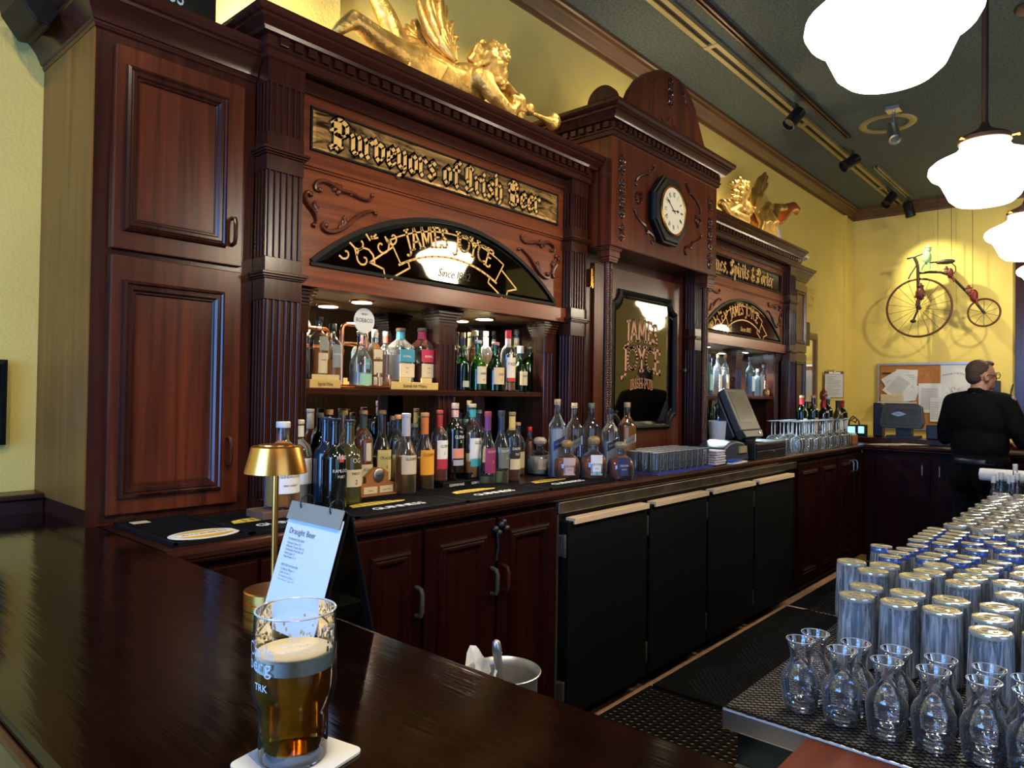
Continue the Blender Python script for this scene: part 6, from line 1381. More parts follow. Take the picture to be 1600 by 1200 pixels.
spot('track_and_fill_spot', (-.8, .3, 3.68), (.1, 2.56, 1.9), 60, WARM, 60, .9, .06)  # unseen spot added to warm the wall beside the tall cupboard
def uplight(label, x, y, z, pw):
    t = thing('uplight', label, 'uplight', (x, y, z))
    MB().lathe([(.035, .0005), (.045, .004), (.05, .06), (.045, .062), (.02, .05)], 20, (x, y, z)).build('uplight_can', 'blackpl', t)
    point('uplight_bulb', (x, y, z+.09), pw, WARM, .03)
uplight('small black uplight on the cornice behind the gilded cherub legs', 1.38, 2.40, 2.682, 11)
uplight('small black uplight on top of the clock cabinet', 3.9, 2.42, 2.932, 7)
uplight('small black uplight on the far cornice behind the gilded drapery', 5.35, 2.45, 2.682, 7)
# ================================================================ GILDED CHERUBS
def cap_(mb, p0, p1, r0, r1):
    p0, p1 = Vector(p0), Vector(p1); k = 6
    mb.tube([p0+(p1-p0)*i/k for i in range(k+1)], [r0+(r1-r0)*i/k for i in range(k+1)], 12); mb.ell(p0, r0, nu=12, nv=8); mb.ell(p1, r1, nu=12, nv=8)
def ch_at(x, y, Y): return at(x, y, Y=Y)
t = thing('gilded_cherub', 'large gilded cherub lying on its front blowing a horn over the beer sign', 'sculpture', (2.1, 2.25, 2.683))
mb = MB(); Yc = 2.25
def C1(a, b, r0, c_, d, r1, Y0=Yc, Y1=Yc):
    p, q_ = at(a, b, Y=Y0), at(c_, d, Y=Y1); t0 = (p-CAM).dot(FW)/F; t1 = (q_-CAM).dot(FW)/F; cap_(mb, p, q_, r0*t0*1.16, r1*t1*1.16)
def E1(a, b, rx, rz, Y=Yc, ry=None):
    p = at(a, b, Y=Y); s_ = (p-CAM).dot(FW)/F; mb.ell(p, (rx*s_*1.25, (ry or rx)*s_*1.1, rz*s_*1.12))
C1(735, 140, 24, 690, 120, 24); C1(690, 120, 24, 650, 98, 25); E1(636, 92, 24, 22, 2.22); E1(640, 80, 22, 20, 2.31)
E1(728, 128, 30, 24); E1(752, 128, 20, 18, 2.18); E1(752, 122, 20, 18, 2.33)
C1(628, 88, 20, 588, 58, 15, 2.21, 2.19); C1(588, 58, 15, 553, 30, 12, 2.19, 2.19); C1(553, 30, 12, 532, 44, 9, 2.19, 2.20); C1(532, 44, 9, 518, 56, 6, 2.2, 2.22)
C1(622, 78, 19, 606, 30, 14, 2.31, 2.33); C1(606, 30, 14, 584, -12, 11, 2.33, 2.34); C1(584, -12, 11, 572, -30, 8, 2.34, 2.34)
C1(750, 122, 15, 772, 150, 11, 2.16, 2.13); C1(772, 150, 11, 797, 178, 9, 2.13, 2.12); C1(797, 176, 9, 808, 162, 8, 2.12, 2.14)
C1(765, 118, 13, 790, 140, 10, 2.32, 2.30); C1(790, 140, 10, 806, 156, 8, 2.30, 2.20)
E1(809, 158, 12, 11, 2.15); E1(826, 171, 9, 9, 2.17); C1(818, 172, 6, 812, 182, 6, 2.15, 2.14)
for i in range(4): C1(803+i*5, 150+i*2.5, 3.5, 806+i*5, 164+i*3, 3.2, 2.12, 2.12)
C1(764, 118, 12, 768, 108, 12); E1(766, 103, 25, 25, 2.24, 22); E1(778, 116, 14, 18, 2.22, 14); E1(786, 128, 6, 5, 2.20); E1(789, 118, 5, 4, 2.20)
C1(784, 106, 4, 790, 120, 3.5, 2.2, 2.19); E1(783, 137, 7, 6, 2.21); E1(776, 126, 9, 8, 2.17); E1(785, 131, 4, 3, 2.19)
remesh(mb.build('body', 'gold', t), .0065, 5, .5)
mb = MB()
pp = [at(a, b, Y=2.17) for a, b in ((822, 174), (838, 180), (850, 186), (858, 190), (864, 194))]
mb.tube(pp, [.007, .009, .013, .022, .034], 16); mb.build('horn', 'gold', t); mb = MB(); E1(864, 190, 11, 12, 2.18); remesh(mb.build('horn_bell', 'gold', t), .006, 3)
mb = MB(); rnd = random.Random(2)
E1(757, 92, 24, 20, 2.24, 22)
for i in range(60):   # curls
    a = rnd.uniform(0, 2*pi); rr = rnd.uniform(.3, 1)
    x = 758+rr*29*cos(a); y = 92+rr*24*sin(a)*.9-(4 if x > 765 else 0)
    if x > 776 and y > 108: continue
    p = at(x, y, Y=2.20+.05*rr*rnd.random()); q_ = at(x+rnd.uniform(5, 11), y+rnd.uniform(-7, 7), Y=2.19+.04*rr); m_ = (p+q_)/2+Vector((0, -.012, .012))
    mb.tube([p, m_, q_], [.009, .018, .009], 7)
for i in range(6): p = at(782+i*2.2, 84+i*2+3*sin(i), Y=2.18); mb.ell(p, .018)
remesh(mb.build('hair', 'gold', t), .005, 2, .4)
mb = MB()  # drapery round the waist
for i in range(9):
    f = i/8; a0 = (628+f*66, 66+f*32); a1 = (640+f*40, 112+f*22)
    p0, p1 = at(*a0, Y=2.27), at(*a1, Y=2.17); m_ = (p0+p1)/2+Vector((-.012, -.045, .012)); mb.tube([p0, p0.lerp(m_, .6), m_, m_.lerp(p1, .5), p1], [.008, .014, .016, .014, .010], 8)
remesh(mb.build('drapery', 'gold', t), .006, 2, .4)
def wing(parent, root, tips, Y, bow, r=.014):
    mb = MB(); R0 = at(*root, Y=Y)
    for i, tp in enumerate(tips):
        T = at(*tp, Y=Y+.05+.01*i); s0 = R0+Vector((.0, 0, 0)); d = T-s0; n = Vector((d.z, 0, -d.x)).normalized()*bow
        P = [s0+d*f+n*sin(pi*f)*1.0+Vector((0, -.010*(i % 2), 0)) for f in (0, .15, .3, .5, .7, .85, .95, 1)]
        mb.tube(P, [r*.5, r*.9, r*1.1, r*1.3, r*1.3, r*1.1, r*.7, r*.3], 8)
        T2 = R0.lerp(T, .55); mb.tube([R0+Vector((0, -.012, 0)), (R0+T2)/2+n*.7+Vector((0, -.02, 0)), T2+Vector((0, -.012, 0))], [r*.8, r*1.2, r*.5], 8)
    mb.build('wing', 'gold', parent, smooth=1.2)
wing(t, (708, 96), [(716, 60), (706, 35), (698, 10), (688, -14), (676, -24), (664, -18), (653, -4), (655, 14), (662, 34), (668, 52), (676, 70)], 2.20, -.045, .015)
wing(t, (664, 72), [(650, 30), (642, 32), (634, 38), (628, 46), (622, 56)], 2.34, -.012, .013)
# second cherub
t = thing('gilded_cherub', 'smaller gilded cherub with raised wing and curly hair on the cornice of the spirits sign', 'sculpture', (4.9, 2.28, 2.683))
mb = MB(); Z6 = zc(1080, 260, 6)
def D1(a, b, r0, c_, d, r1, Y0=2.24, Y1=2.24): a, b = Z6(a, b); c_, d = Z6(c_, d); C1(a, b, r0/6, c_, d, r1/6, Y0, Y1)
def G1_(a, b, r, Y=2.24, rz=None): a, b = Z6(a, b); E1(a, b, r/6, (rz or r)/6, Y)
G1_(465, 235, 80, 2.24, 95); G1_(440, 275, 55, 2.20, 60); G1_(425, 262, 12, 2.15); G1_(455, 300, 22, 2.16, 16); D1(470, 330, 45, 490, 400, 60); D1(490, 400, 75, 540, 520, 85)
D1(440, 400, 45, 350, 440, 35, 2.18, 2.12); D1(350, 440, 35, 300, 370, 30, 2.12, 2.12); G1_(290, 350, 42, 2.12); G1_(340, 340, 32, 2.12); G1_(390, 480, 60, 2.14); D1(400, 470, 50, 500, 510, 50, 2.12, 2.12)
D1(540, 520, 80, 640, 560, 75, 2.24, 2.26); D1(640, 560, 70, 690, 440, 55, 2.26, 2.26); G1_(700, 500, 70, 2.26, 80); D1(690, 480, 50, 720, 370, 35, 2.26, 2.26); D1(720, 600, 60, 760, 640, 45, 2.2, 2.2)
D1(740, 560, 50, 790, 400, 40, 2.26, 2.28); D1(790, 390, 38, 870, 390, 32, 2.28, 2.28); D1(870, 400, 28, 890, 430, 18, 2.28, 2.28)
remesh(mb.build('body', 'gold', t), .008, 3, .5)
mb = MB(); rnd = random.Random(4)
for i in range(40):
    a = rnd.uniform(0, 2*pi); rr = rnd.uniform(.3, 1); x = 460+rr*95*cos(a); y = 190+rr*72*sin(a)
    if y > 250 and x < 500: continue
    p = at(*Z6(x, y), Y=2.17+.06*rr*rnd.random()); mb.ell(p, (.026, .02, .022), nu=8, nv=6)
for i in range(8): p = at(*Z6(388+i*8, 300+12*sin(i*2)), Y=2.14); mb.ell(p, .02, nu=8, nv=6)
remesh(mb.build('hair', 'gold', t), .007, 2, .4)
wing(t, Z6(575, 390), [Z6(*q) for q in ((600, 190), (625, 130), (655, 90), (685, 60), (715, 90), (705, 160), (690, 210), (665, 260), (640, 310), (620, 350))], 2.28, -.02, .022)
mb = MB()
for i in range(10):
    a = at(*Z6(600+i*16, 430+20*sin(i*1.3)), Y=2.16); b_ = at(*Z6(640+i*14, 640), Y=2.10); mb.tube([a, (a+b_)/2+Vector((.02, -.03, 0)), b_], [.012, .026, .016], 8)
remesh(mb.build('drapery', 'gold', t), .008, 2, .4)
gh = thing('amber_glass_horn', 'curved amber glass horn rising over the gilded drapery', 'horn', tuple(at(*Z6(850, 560), Y=2.30)))
pp = [at(*Z6(*q), Y=2.30) for q in ((820, 530), (850, 460), (900, 400), (950, 385), (985, 410), (992, 450))]
mb = MB().tube([pp[0], pp[0].lerp(pp[1], .5), pp[1], pp[2]], [.02, .05, .06, .05], 14).tube(pp[2:], [.05, .048, .036, .014], 14); mb.build('horn_body', plain('amber_horn', (.45, .10, .02), .2), gh)
v = at(1231, 372, Y=2.30); wl = thing('white_lamp_base', 'white curved ceramic holder standing at the end of the far cornice', 'ornament', (v.x, 2.32, 2.683))
MB().lathe([(.05, .001), (.16, .004), (.17, .02), (.10, .04)], 28, (v.x+.02, 2.30, 2.683+.03)).build('saucer', 'white', wl)
MB().lathe([(.11, .0006), (.12, .03)], 24, (v.x+.02, 2.30, 2.683)).build('foot', 'blackpl', wl)
pp = [Vector((v.x-.12, 2.33, 2.75)), Vector((v.x-.20, 2.33, 2.82)), Vector((v.x-.24, 2.33, 2.92)), Vector((v.x-.22, 2.33, 3.0))]; MB().tube(pp, [.05, .06, .05, .03], 12).build('curved_arm', 'white', wl)
# ================================================================ SIGN, SPEAKER, PICTURES AT THE SIDE
sg_ = thing('beer_sign', 'black box sign with white capitals on top of the tall cupboard', 'sign', (.85, 2.25, 2.594))
MB().box(.62, 1.045, 2.20, 2.30, 2.5935, 2.86).build('sign_box', 'blackboard', sg_, smooth=0, bevel=.003)
e = at(289, 10, Y=2.199)
def sgm(u, v): return (e.x-.0+u, 2.1985, e.z-.002+v)
W_ = sum(GL[c_][2]+.07 for c_ in 'GUINNESS')*.085*.62
text(MB(), 'GUINNESS', .085, lambda u, v: sgm(u-W_, v), cx=False, sx=.62).build('lettering', C_((.55, .62, .72)), sg_, smooth=0)
sk = thing('wall_speaker', 'black loudspeaker hung on the yellow wall beside the cupboard crown', 'speaker', (.42, 2.3, 2.52))
MB().prism([(lambda v: (v.x, v.z))(at(a, b, Y=2.3)) for a, b in ((26, -4), (54, 38), (66, 40), (76, 45), (120, -10), (100, -80), (10, -80))], lambda p: (p[0], 2.28, p[1]), lambda p: (p[0], 2.46, p[1])).build('speaker_box', 'blackboard', sk, smooth=0, bevel=.006); MB().box(.60, .66, 2.46, WY-.001, 2.62, 2.7).build('wall_bracket', 'blackpl', sk, smooth=0)
v0_ = at(13, 562, Y=2.53); v1_ = at(13, 695, Y=2.53)
pf_ = thing('picture_frame', 'black framed picture with silver inner edge on the yellow wall', 'picture', (.40, 2.54, v1_.z))
MB().frame(.10, v0_.x, v1_.z, v0_.z, WY-.0005, [(0, 0), (0, .025), (.014, .028), (.016, .012)]).build('frame', 'blackboard', pf_, smooth=0)
MB().frame(.115, v0_.x-.015, v1_.z+.015, v0_.z-.015, WY-.0005, [(0, .012), (.004, .02), (.010, .006)]).build('inner_edge', 'alu', pf_, smooth=0)
MB().box(.12, v0_.x-.02, WY-.008, WY-.001, v1_.z+.02, v0_.z-.02).build('print', C_((.30, .34, .40), .3), pf_, smooth=0)
xa, xb = 7.1, at(1278, 600, Y=2.53).x; zt1, zb1 = at(1270, 520, Y=2.53).z, at(1270, 641, Y=2.53).z
mf = thing('framed_mirror', 'brown wooden framed mirror on the yellow wall past the end of the back bar', 'mirror', (7.5, 2.54, zb1))
MB().frame(xa, xb, zb1, zt1, WY-.0005, [(0, 0), (0, .02), (.03, .035), (.07, .03), (.075, .012)]).build('frame', C_((.20, .10, .04), .4), mf, smooth=0)
MB().box(xa+.07, xb-.07, WY-.012, WY-.001, zb1+.07, zt1-.07).build('mirror_glass', 'mirror', mf, smooth=0)
tx = thing('wall_lettering', 'small faded red wall lettering above the framed mirror', 'lettering', (7.6, 2.55, 2.2))
for s_, py_ in (('PRIVATE', 458), ('TO THE', 470), ('THEMS', 482)):
    z_ = at(1268, py_, Y=2.55).z; text(MB(), s_, .075, lambda u, v: (7.60+u, WY-.0012, z_+v)).build('lettering', C_((.62, .36, .10), .8), tx, smooth=0)
mb_ = tag(MB().box(at(1259, 500, Y=2.5).x, at(1266, 500, Y=2.5).x, 2.50, WY-.0005, at(1262, 538, Y=2.44).z, at(1262, 500, Y=2.44).z).build('wall_box', 'blackpl', smooth=0, bevel=.006), 'black wall box above the framed mirror beside the narrow cupboard', 'wall box')
# clipboards
def clip(label, x, y0, y1, Xp, Yp, w, ang, lines=14):
    zt2, zb2 = at(x, y0, X=Xp).z, at(x, y1, X=Xp).z; h = zt2-zb2
    t = thing('clipboard', label, 'clipboard', (Xp, Yp, zb2), rz=radians(ang))
    MB().box(-w/2, w/2, 0, .004, 0, h).build('board', C_((.10, .07, .05), .5), t, smooth=0, local=True)
    MB().box(-w/2+.008, w/2-.008, -.002, -.0003, .008, h-.03).build('sheet', 'paper', t, smooth=0, local=True)
    mb = MB(); rnd = random.Random(int(x))
    for i in range(lines): mb.box(-w*.38, -w*.38+w*rnd.uniform(.3, .76), -.0028, -.0021, h*.1+i*h*.75/lines, h*.1+i*h*.75/lines+.003)
    o = mb.build('typed_lines', 'inkgrey', t, smooth=0, local=True); o['kind'] = 'stuff'
    MB().box(-w*.3, w*.3, -.010, -.0022, h-.03, h-.008).lathe([(.02, h-.012), (.018, h+.004), (.008, h+.018)], 16, (0, -.004, 0)).build('clip', 'alu', t, smooth=0, local=True)
    MB().tube([(0, 0, h+.012), (0, .12, h+.014)], .003).build('hook', 'iron', t, local=True)
    return t
v = at(1303, 600, Y=2.46)
clip('brown clipboard with a typed list hung by the far corner', 1303, 580, 622, v.x, 2.46, .235, -38)
# ================================================================ FAR WALL
XW = 9.06
def W(x, y, X=XW): return at(x, y, X=X)
cb = thing('notice_board', 'aluminium framed cork notice board with white poster half on the far wall', 'notice board', (9.09, 1.6, 1.15))
a, b_ = W(1371, 568), W(1530, 676); y1, y0, z1, z0 = a.y, b_.y, a.z, b_.z; ym_ = W(1469, 600).y
MB().box(9.075, 9.0985, ym_, y1, z0, z1).build('cork_panel', 'cork', cb, smooth=0); MB().box(9.075, 9.0985, y0, ym_, z0, z1).build('white_panel', 'white', cb, smooth=0)
e = .022
for q in ((y1-e, y1, z0, z1), (y0, y0+e, z0, z1)): MB().box(9.062, 9.0985, *q).build('frame_rail', 'alu', cb, smooth=0)
for q in ((y0, y1, z1-e, z1), (y0, y1, z0, z0+e)): MB().box(9.0625, 9.098, *q).build('frame_rail', 'alu', cb, smooth=0)
def sheet(label, cx, cy, w, h, ang, X, lines=10, name='paper_sheet'):
    c_ = W(cx, cy, X); a_ = radians(ang); t = thing(name, label, 'paper', (X, c_.y, c_.z), 'papers pinned to the cork board')
    def f(u, v, d): return (d, -(u*cos(a_)-v*sin(a_)), u*sin(a_)+v*cos(a_))
    MB().prism([(-w/2, -h/2), (w/2, -h/2), (w/2, h/2), (-w/2, h/2)], lambda p: f(p[0], p[1], 0), lambda p: f(p[0], p[1], .0012)).build('sheet', 'paper', t, smooth=0, local=True)
    mb = MB()
    for i in range(lines):
        v = -h*.38+i*h*.74/lines; mb.add([f(-w*.38, v, -.0008), f(w*.36, v, -.0008), f(w*.36, v+.0035, -.0008), f(-w*.38, v+.0035, -.0008)], [(0, 1, 2, 3)])
    mb.build('typed_lines', 'inkgrey', t, smooth=0, local=True)['kind'] = 'stuff'
sheet('typed page pinned square behind the tilted pages', 1416, 598, .22, .30, -3, 9.068); sheet('page turned almost sideways at the bottom of the bundle', 1408, 606, .22, .30, 58, 9.064)
sheet('tilted page in the middle of the bundle', 1402, 602, .22, .30, 32, 9.060); sheet('topmost tilted typed page of the bundle on the cork board', 1404, 603, .21, .29, -38, 9.056, 14)
sheet('schedule page pinned low beside the white poster', 1453, 622, .23, .33, 0, 9.066, 16); sheet('narrow slip hanging below the schedule page', 1461, 640, .10, .27, 0, 9.060, 10)
v = W(1386, 583, 9.066); mk = tag(MB().box(9.060, 9.0745, v.y-.045, v.y+.045, v.z-.006, v.z+.006).build('marker_pen', 'blackpl', smooth=0), 'short black marker clipped to the cork board', 'pen')
po_ = thing('poster', 'white poster with a sketched sheaf drawing and arched lettering', 'poster', (9.07, .0, 1.3))
a, b_ = W(1471, 572, 9.07), W(1517, 655, 9.07); MB().box(9.0705, 9.0745, b_.y, a.y, b_.z, a.z).build('poster_sheet', 'paper', po_, smooth=0)
yc_ = (a.y+b_.y)/2; zc2 = (a.z+b_.z)/2+.02
text(MB(), 'Memories from Scotland', .034, lambda u, v: (9.0698, yc_-sin(u/.30)*(.30+v), zc2-.12+cos(u/.30)*(.30+v)), sx=.75).build('lettering', 'inkgrey', po_, smooth=0)
mb = MB(); rnd = random.Random(8)
for i in range(34):
    a_ = rnd.uniform(0, 6.28); r0_ = rnd.uniform(.02, .09); p0 = Vector((9.0695, yc_+r0_*cos(a_), zc2+r0_*sin(a_)*.8-.02)); p1 = p0+Vector((0, rnd.uniform(-.03, .03), rnd.uniform(-.03, .03))); mb.tube([p0, (p0+p1)/2+Vector((0, .006, .004)), p1], .0016, 4)
for i in range(9): mb.tube([(9.0695, yc_+(i-4)*.010, zc2-.05), (9.0695, yc_+(i-4)*.013, zc2-.13)], .0014, 4)
mb.build('sketched_drawing', C_((.16, .22, .12), .7), po_, smooth=0)['kind'] = 'stuff'
wd = thing('paper_dispenser', 'cream box with a fan of cards fixed below the pinned pages', 'dispenser', (9.0, 1.9, 1.5))
a, b_ = W(1377, 616, 8.98), W(1413, 628, 8.98); MB().box(8.94, 9.0740, b_.y, a.y, b_.z, a.z).build('dispenser_box', 'cream', wd, smooth=0, bevel=.008)
for i in range(5): c_ = W(1418+i*2, 618-i*.6, 8.97); MB().obox((8.96+i*.012, c_.y, c_.z), (.002, .08, .13), (radians(-8+i*6), 0, 0)).build('card', 'paper', wd, smooth=0)
a, b_ = W(1373, 628, 8.98), W(1430, 630, 8.98); MB().box(8.93, 9.0740, b_.y, a.y, b_.z-.004, b_.z+.012).build('dispenser_shelf', 'frost', wd, smooth=0)
a = W(1556, 605, 9.0); tag(MB().box(9.02, 9.0985, a.y-.035, a.y+.035, a.z-.08, a.z+.07).build('wall_phone', 'blackpl', smooth=0, bevel=.006), 'black wall phone next to the bartender on the far wall', 'phone')
mb = MB(); pts = [W(*q, 9.06) for q in ((1583, 600), (1579, 620), (1584, 640), (1577, 655), (1581, 672))]; mb.tube(pts, .006, 6); tag(mb.build('wall_cable', 'blackpl'), 'loose black cable hanging beside the dark door casing', 'cable')
# ---- high-wheel bicycle
XB_ = 8.86
bk = thing('high_wheel_bicycle', 'decorative red-tyred high-wheel bicycle hung on the far wall', 'bicycle', (XB_, 1.7, 2.2))
Z7 = zc(1340, 370, 4.615)
def K(a, b, X=XB_): return at(*Z7(a, b), X=X)
def wheel(nm, c_, r, rt_w, ns, hub):
    c_ = Vector(c_); MBt = MB().tube([c_+Vector((0, r*cos(2*pi*i/48), r*sin(2*pi*i/48))) for i in range(48)], rt_w, 8, closed=True); w_ = MBt.build('tyre', 'rust', bk)
    for i in range(ns):
        a = 2*pi*(i+.5)/ns; MB().tube([c_+Vector((.012*(-1)**i, .02*cos(a), .02*sin(a))), c_+Vector((0, r*cos(a), r*sin(a)))], .0022, 5).build('spoke', 'iron', w_)
    MB().lathe([(hub, -.03), (hub, .03)], 14, tuple(c_), axis='X').build('hub', 'iron', w_)
h1 = K(440, 512); h2 = K(911, 546); r1 = abs(K(440, 305).z-h1.z); r2 = abs(K(911, 448).z-h2.z)
wheel('front', h1, r1, .012, 18, .022); wheel('rear', h2, r2, .010, 10, .016)
tb = lambda nm, pts, r, X=XB_, mat='iron': MB().tube([K(a, b, X) for a, b in pts], r, 8).build(nm, mat, bk)
tb('fork', [(408, 148), (425, 180), (434, 215), (436, 300), (440, 512)], .017, XB_-.035); tb('fork', [(430, 300), (438, 512)], .010, XB_+.035)
tb('handlebar', [(358, 155), (410, 145), (455, 128), (500, 112)], .009, XB_-.035); tb('grip', [(356, 156), (385, 150)], .014, XB_-.035)
tb('backbone', [(445, 262), (520, 254), (600, 256), (650, 272), (700, 310), (790, 400), (850, 470), (911, 546)], .014)
tb('crank', [(440, 512), (420, 560), (402, 600)], .011, XB_-.05); MB().ell(K(400, 608, XB_-.06), (.02, .03, .02)).build('pedal', 'iron', bk)
tb('brake_rod', [(425, 205), (400, 245), (380, 275), (366, 305)], .007, XB_-.02); tb('seat_spring', [(680, 190), (706, 215), (708, 245), (692, 266)], .006)
tb('seat_stay', [(500, 190), (580, 180)], .008); s1 = K(640, 180); MB().ell(s1, (.05, .085, .028)).ell(K(600, 185), (.03, .05, .02)).build('saddle', C_((.04, .035, .025), .5), bk)
tb('hanging_wire', [(578, 222), (578, -60), (577, -300)], .0022, XB_, 'iron'); tb('hanging_wire', [(678, 160), (676, -60), (674, -300)], .0022, XB_, 'iron'); tb('hanging_wire', [(830, 430), (830, -60), (826, -300)], .0022, XB_, 'iron')
def doll(label, hx, hy, bx, by, s_, col, col2, legs, arms, X=XB_-.05):
    t = thing('doll', label, 'doll', tuple(K(bx, by, X)), 'small dolls sitting on the bicycle')
    MB().ell(K(hx, hy, X), (.030*s_, .030*s_, .032*s_)).build('head', col2, t); b = K(bx, by, X)
    MB().ell(b, (.04*s_, .04*s_, .07*s_)).build('torso', col, t)
    for q in legs: MB().tube([K(*p, X-.01) for p in q], [.016*s_, .014*s_, .012*s_][:len(q)] if len(q) <= 3 else .013*s_, 8).build('leg', col, t)
    for q in arms: MB().tube([K(*p, X-.02) for p in q], .011*s_, 8).build('arm', col, t)
    c_ = K(hx, hy-12, X); MB().lathe([(.036*s_, 0), (.034*s_, .006), (.02*s_, .012), (.012*s_, .035)], 14, tuple(c_)).build('hat', col, t)
doll('pale green doll sitting on the handlebar of the bicycle', 508, 92, 500, 150, 1.15, C_((.35, .60, .28)), C_((.45, .62, .35)), [[(505, 180), (515, 205), (518, 232)], [(490, 180), (465, 215), (455, 245)]], [[(485, 135), (470, 165), (500, 180)]])
doll('dark red doll standing on the fork of the big wheel', 452, 368, 452, 410, 1.1, C_((.10, .012, .01)), C_((.06, .03, .02)), [[(448, 430), (430, 470), (425, 500)], [(462, 430), (472, 450)]], [[(435, 400), (415, 440)], [(470, 400), (484, 430)]])
doll('red doll with pointed hood riding behind the saddle', 640, 246, 668, 262, .8, C_((.13, .012, .012)), C_((.3, .2, .14)), [[(680, 280), (692, 305), (696, 325)]], [[(655, 255), (630, 262)]])
doll('scarlet doll sitting on the backbone over the small wheel', 800, 385, 838, 425, 1.0, C_((.18, .012, .012)), C_((.3, .14, .08)), [[(850, 440), (858, 465), (862, 490)]], [[(820, 410), (800, 420)]])
# ================================================================ ON THE COUNTERS, FAR END
def K2(x, y, Y): return at(x, y, Y=Y)
pos = thing('till_terminal', 'black touchscreen till terminal tilted back on a cash drawer, seen from its side', 'till', (4.4, 1.85, CW+.12))
tilt = radians(-24); Xl, Xr = 4.17, 4.47; base = Vector(((Xl+Xr)/2, 1.80, 1.295))
R_ = Matrix.Rotation(tilt, 3, 'X')
def PT(v): return base+R_@Vector(v)
w2 = (Xr-Xl)/2
MB().prism([(-w2, 0), (w2, 0), (w2, .285), (-w2, .285)], lambda p: (p[0], 0, p[1]), lambda p: (p[0], .05, p[1])).xf(PT).build('screen_housing', 'greypl', pos, smooth=0, bevel=.008)
MB().prism([(-w2+.03, .055), (w2-.03, .055), (w2-.03, .26), (-w2+.03, .26)], lambda p: (p[0], -.0015, p[1]), lambda p: (p[0], .001, p[1])).xf(PT).build('screen', 'screen', pos, smooth=0)
MB().prism([(.05, -.02), (.30, -.035), (.34, .05), (.16, .14), (.05, .30)], lambda p: (-w2+.01, p[0]*.5+.035, p[1]*.95), lambda p: (w2-.01, p[0]*.5+.035, p[1]*.95)).xf(PT).build('rear_housing', 'blackpl', pos, smooth=0, bevel=.01)
MB().prism([(-w2+.02, -.045), (w2-.02, -.045), (w2, 0), (-w2, 0)], lambda p: (p[0], -.004, p[1]), lambda p: (p[0], .05, p[1])).xf(PT).build('chin', 'greypl', pos, smooth=0, bevel=.004)
MB().lathe([(.009, 0), (.009, .004)], 14, (0, 0, 0), axis='Y').xf(lambda p: PT((p.x+.09, p.y-.005, p.z-.022))).build('button', 'alu', pos)
MB().box(Xl+.08, Xr-.08, 1.80, 1.90, CW+.1005, 1.295).build('stand', 'blackpl', pos, smooth=0, bevel=.01)
dw = thing('cash_drawer', 'black cash drawer under the till terminal', 'cash drawer', (4.5, 1.85, CW))
MB().box(4.22, 4.72, 1.735, 2.02, CW+.0005, CW+.100).build('drawer_body', 'blackpl', dw, smooth=0, bevel=.004)
MB().box(4.24, 4.70, 1.730, 1.7345, CW+.012, CW+.050).build('drawer_front', 'blackpl', dw, smooth=0, bevel=.002); MB().box(4.24, 4.70, 1.730, 1.7345, CW+.056, CW+.092).build('drawer_front', 'blackpl', dw, smooth=0, bevel=.002)
MB().lathe([(.008, 0), (.008, .005)], 12, (4.50, 1.7295, CW+.04), axis='Y').build('lock', 'alu', dw)
pr_ = thing('receipt_printer', 'dark blue-grey rounded receipt printer in front of the till', 'printer', (3.95, 1.85, CW))
hp = [(0, .0005), (0, .05), (.02, .085), (.08, .115), (.18, .125), (.28, .11), (.34, .07), (.36, .0005)]
MB().prism(hp, lambda p: (3.82+p[0], 1.755, CW+p[1]), lambda p: (3.82+p[0], 1.93, CW+p[1])).build('printer_body', C_((.035, .045, .06), .4), pr_, smooth=.8, bevel=.012)
MB().box(4.02, 4.12, 1.745, 1.7545, CW+.05, CW+.09).build('front_badge', C_((.30, .26, .14), .5), pr_, smooth=0)
ns_ = thing('napkin_stack', 'small stack of lilac-white folded napkins before the receipt printer', 'napkins', (3.72, 1.78, CW))
for i in range(6): MB().obox((3.72+.004*(i % 2), 1.775, CW+.009+i*.0135), (.14-.006*i, .10, .011), (0, 0, .05*(-1)**i)).build('folded_napkin', plain('lilac_napkin', (.60, .56, .66), .8) if i == 0 else bpy.data.materials['lilac_napkin'], ns_, smooth=0, bevel=.004)
bp = thing('paper_stack', 'royal blue folders with white slips at the counter edge', 'papers', (3.95, 1.72, CW))
MB().obox((3.93, 1.722, CW+.0045), (.22, .045, .007), (0, 0, .08)).build('white_slips', 'paper', bp, smooth=0); MB().obox((3.91, 1.727, CW+.016), (.17, .03, .014), (0, .05, .1)).build('blue_folder', C_((.03, .08, .42), .5), bp, smooth=0)
lt = thing('plastic_tub', 'frosted plastic tub full of odds and ends behind the receipt printer', 'tub', (4.0, 2.0, CW))
x_a, x_b = at(1105, 660, Y=2.0).x, at(1127, 660, Y=2.0).x; zt3 = at(1116, 657, Y=2.0).z
MB().lathe([(.055, .001), (.07, zt3-CW), (.066, zt3-CW), (.052, .01)], 20, ((x_a+x_b)/2, 1.965, CW)).build('tub_wall', 'frost', lt)
for i in range(5): MB().obox(((x_a+x_b)/2-.03+i*.014, 1.965, zt3-.03), (.008, .008, .1), (.2-.1*i, .1*i-.2, 0)).build('pen', C_([(.02, .1, .5), (.1, .1, .1), (.5, .5, .5), (.3, .02, .02), (.1, .1, .12)][i]), lt, smooth=0)
v = at(1134, 676, Y=1.99)
tag(MB().lathe([(.028, -.02), (.05, -.02), (.05, .02), (.028, .02)], 24, (v.x, 1.99, CW+.051), axis='Y').build('tape_roll', C_((.45, .42, .60), .5)), 'lilac roll of tape standing on edge behind the printer', 'tape roll')
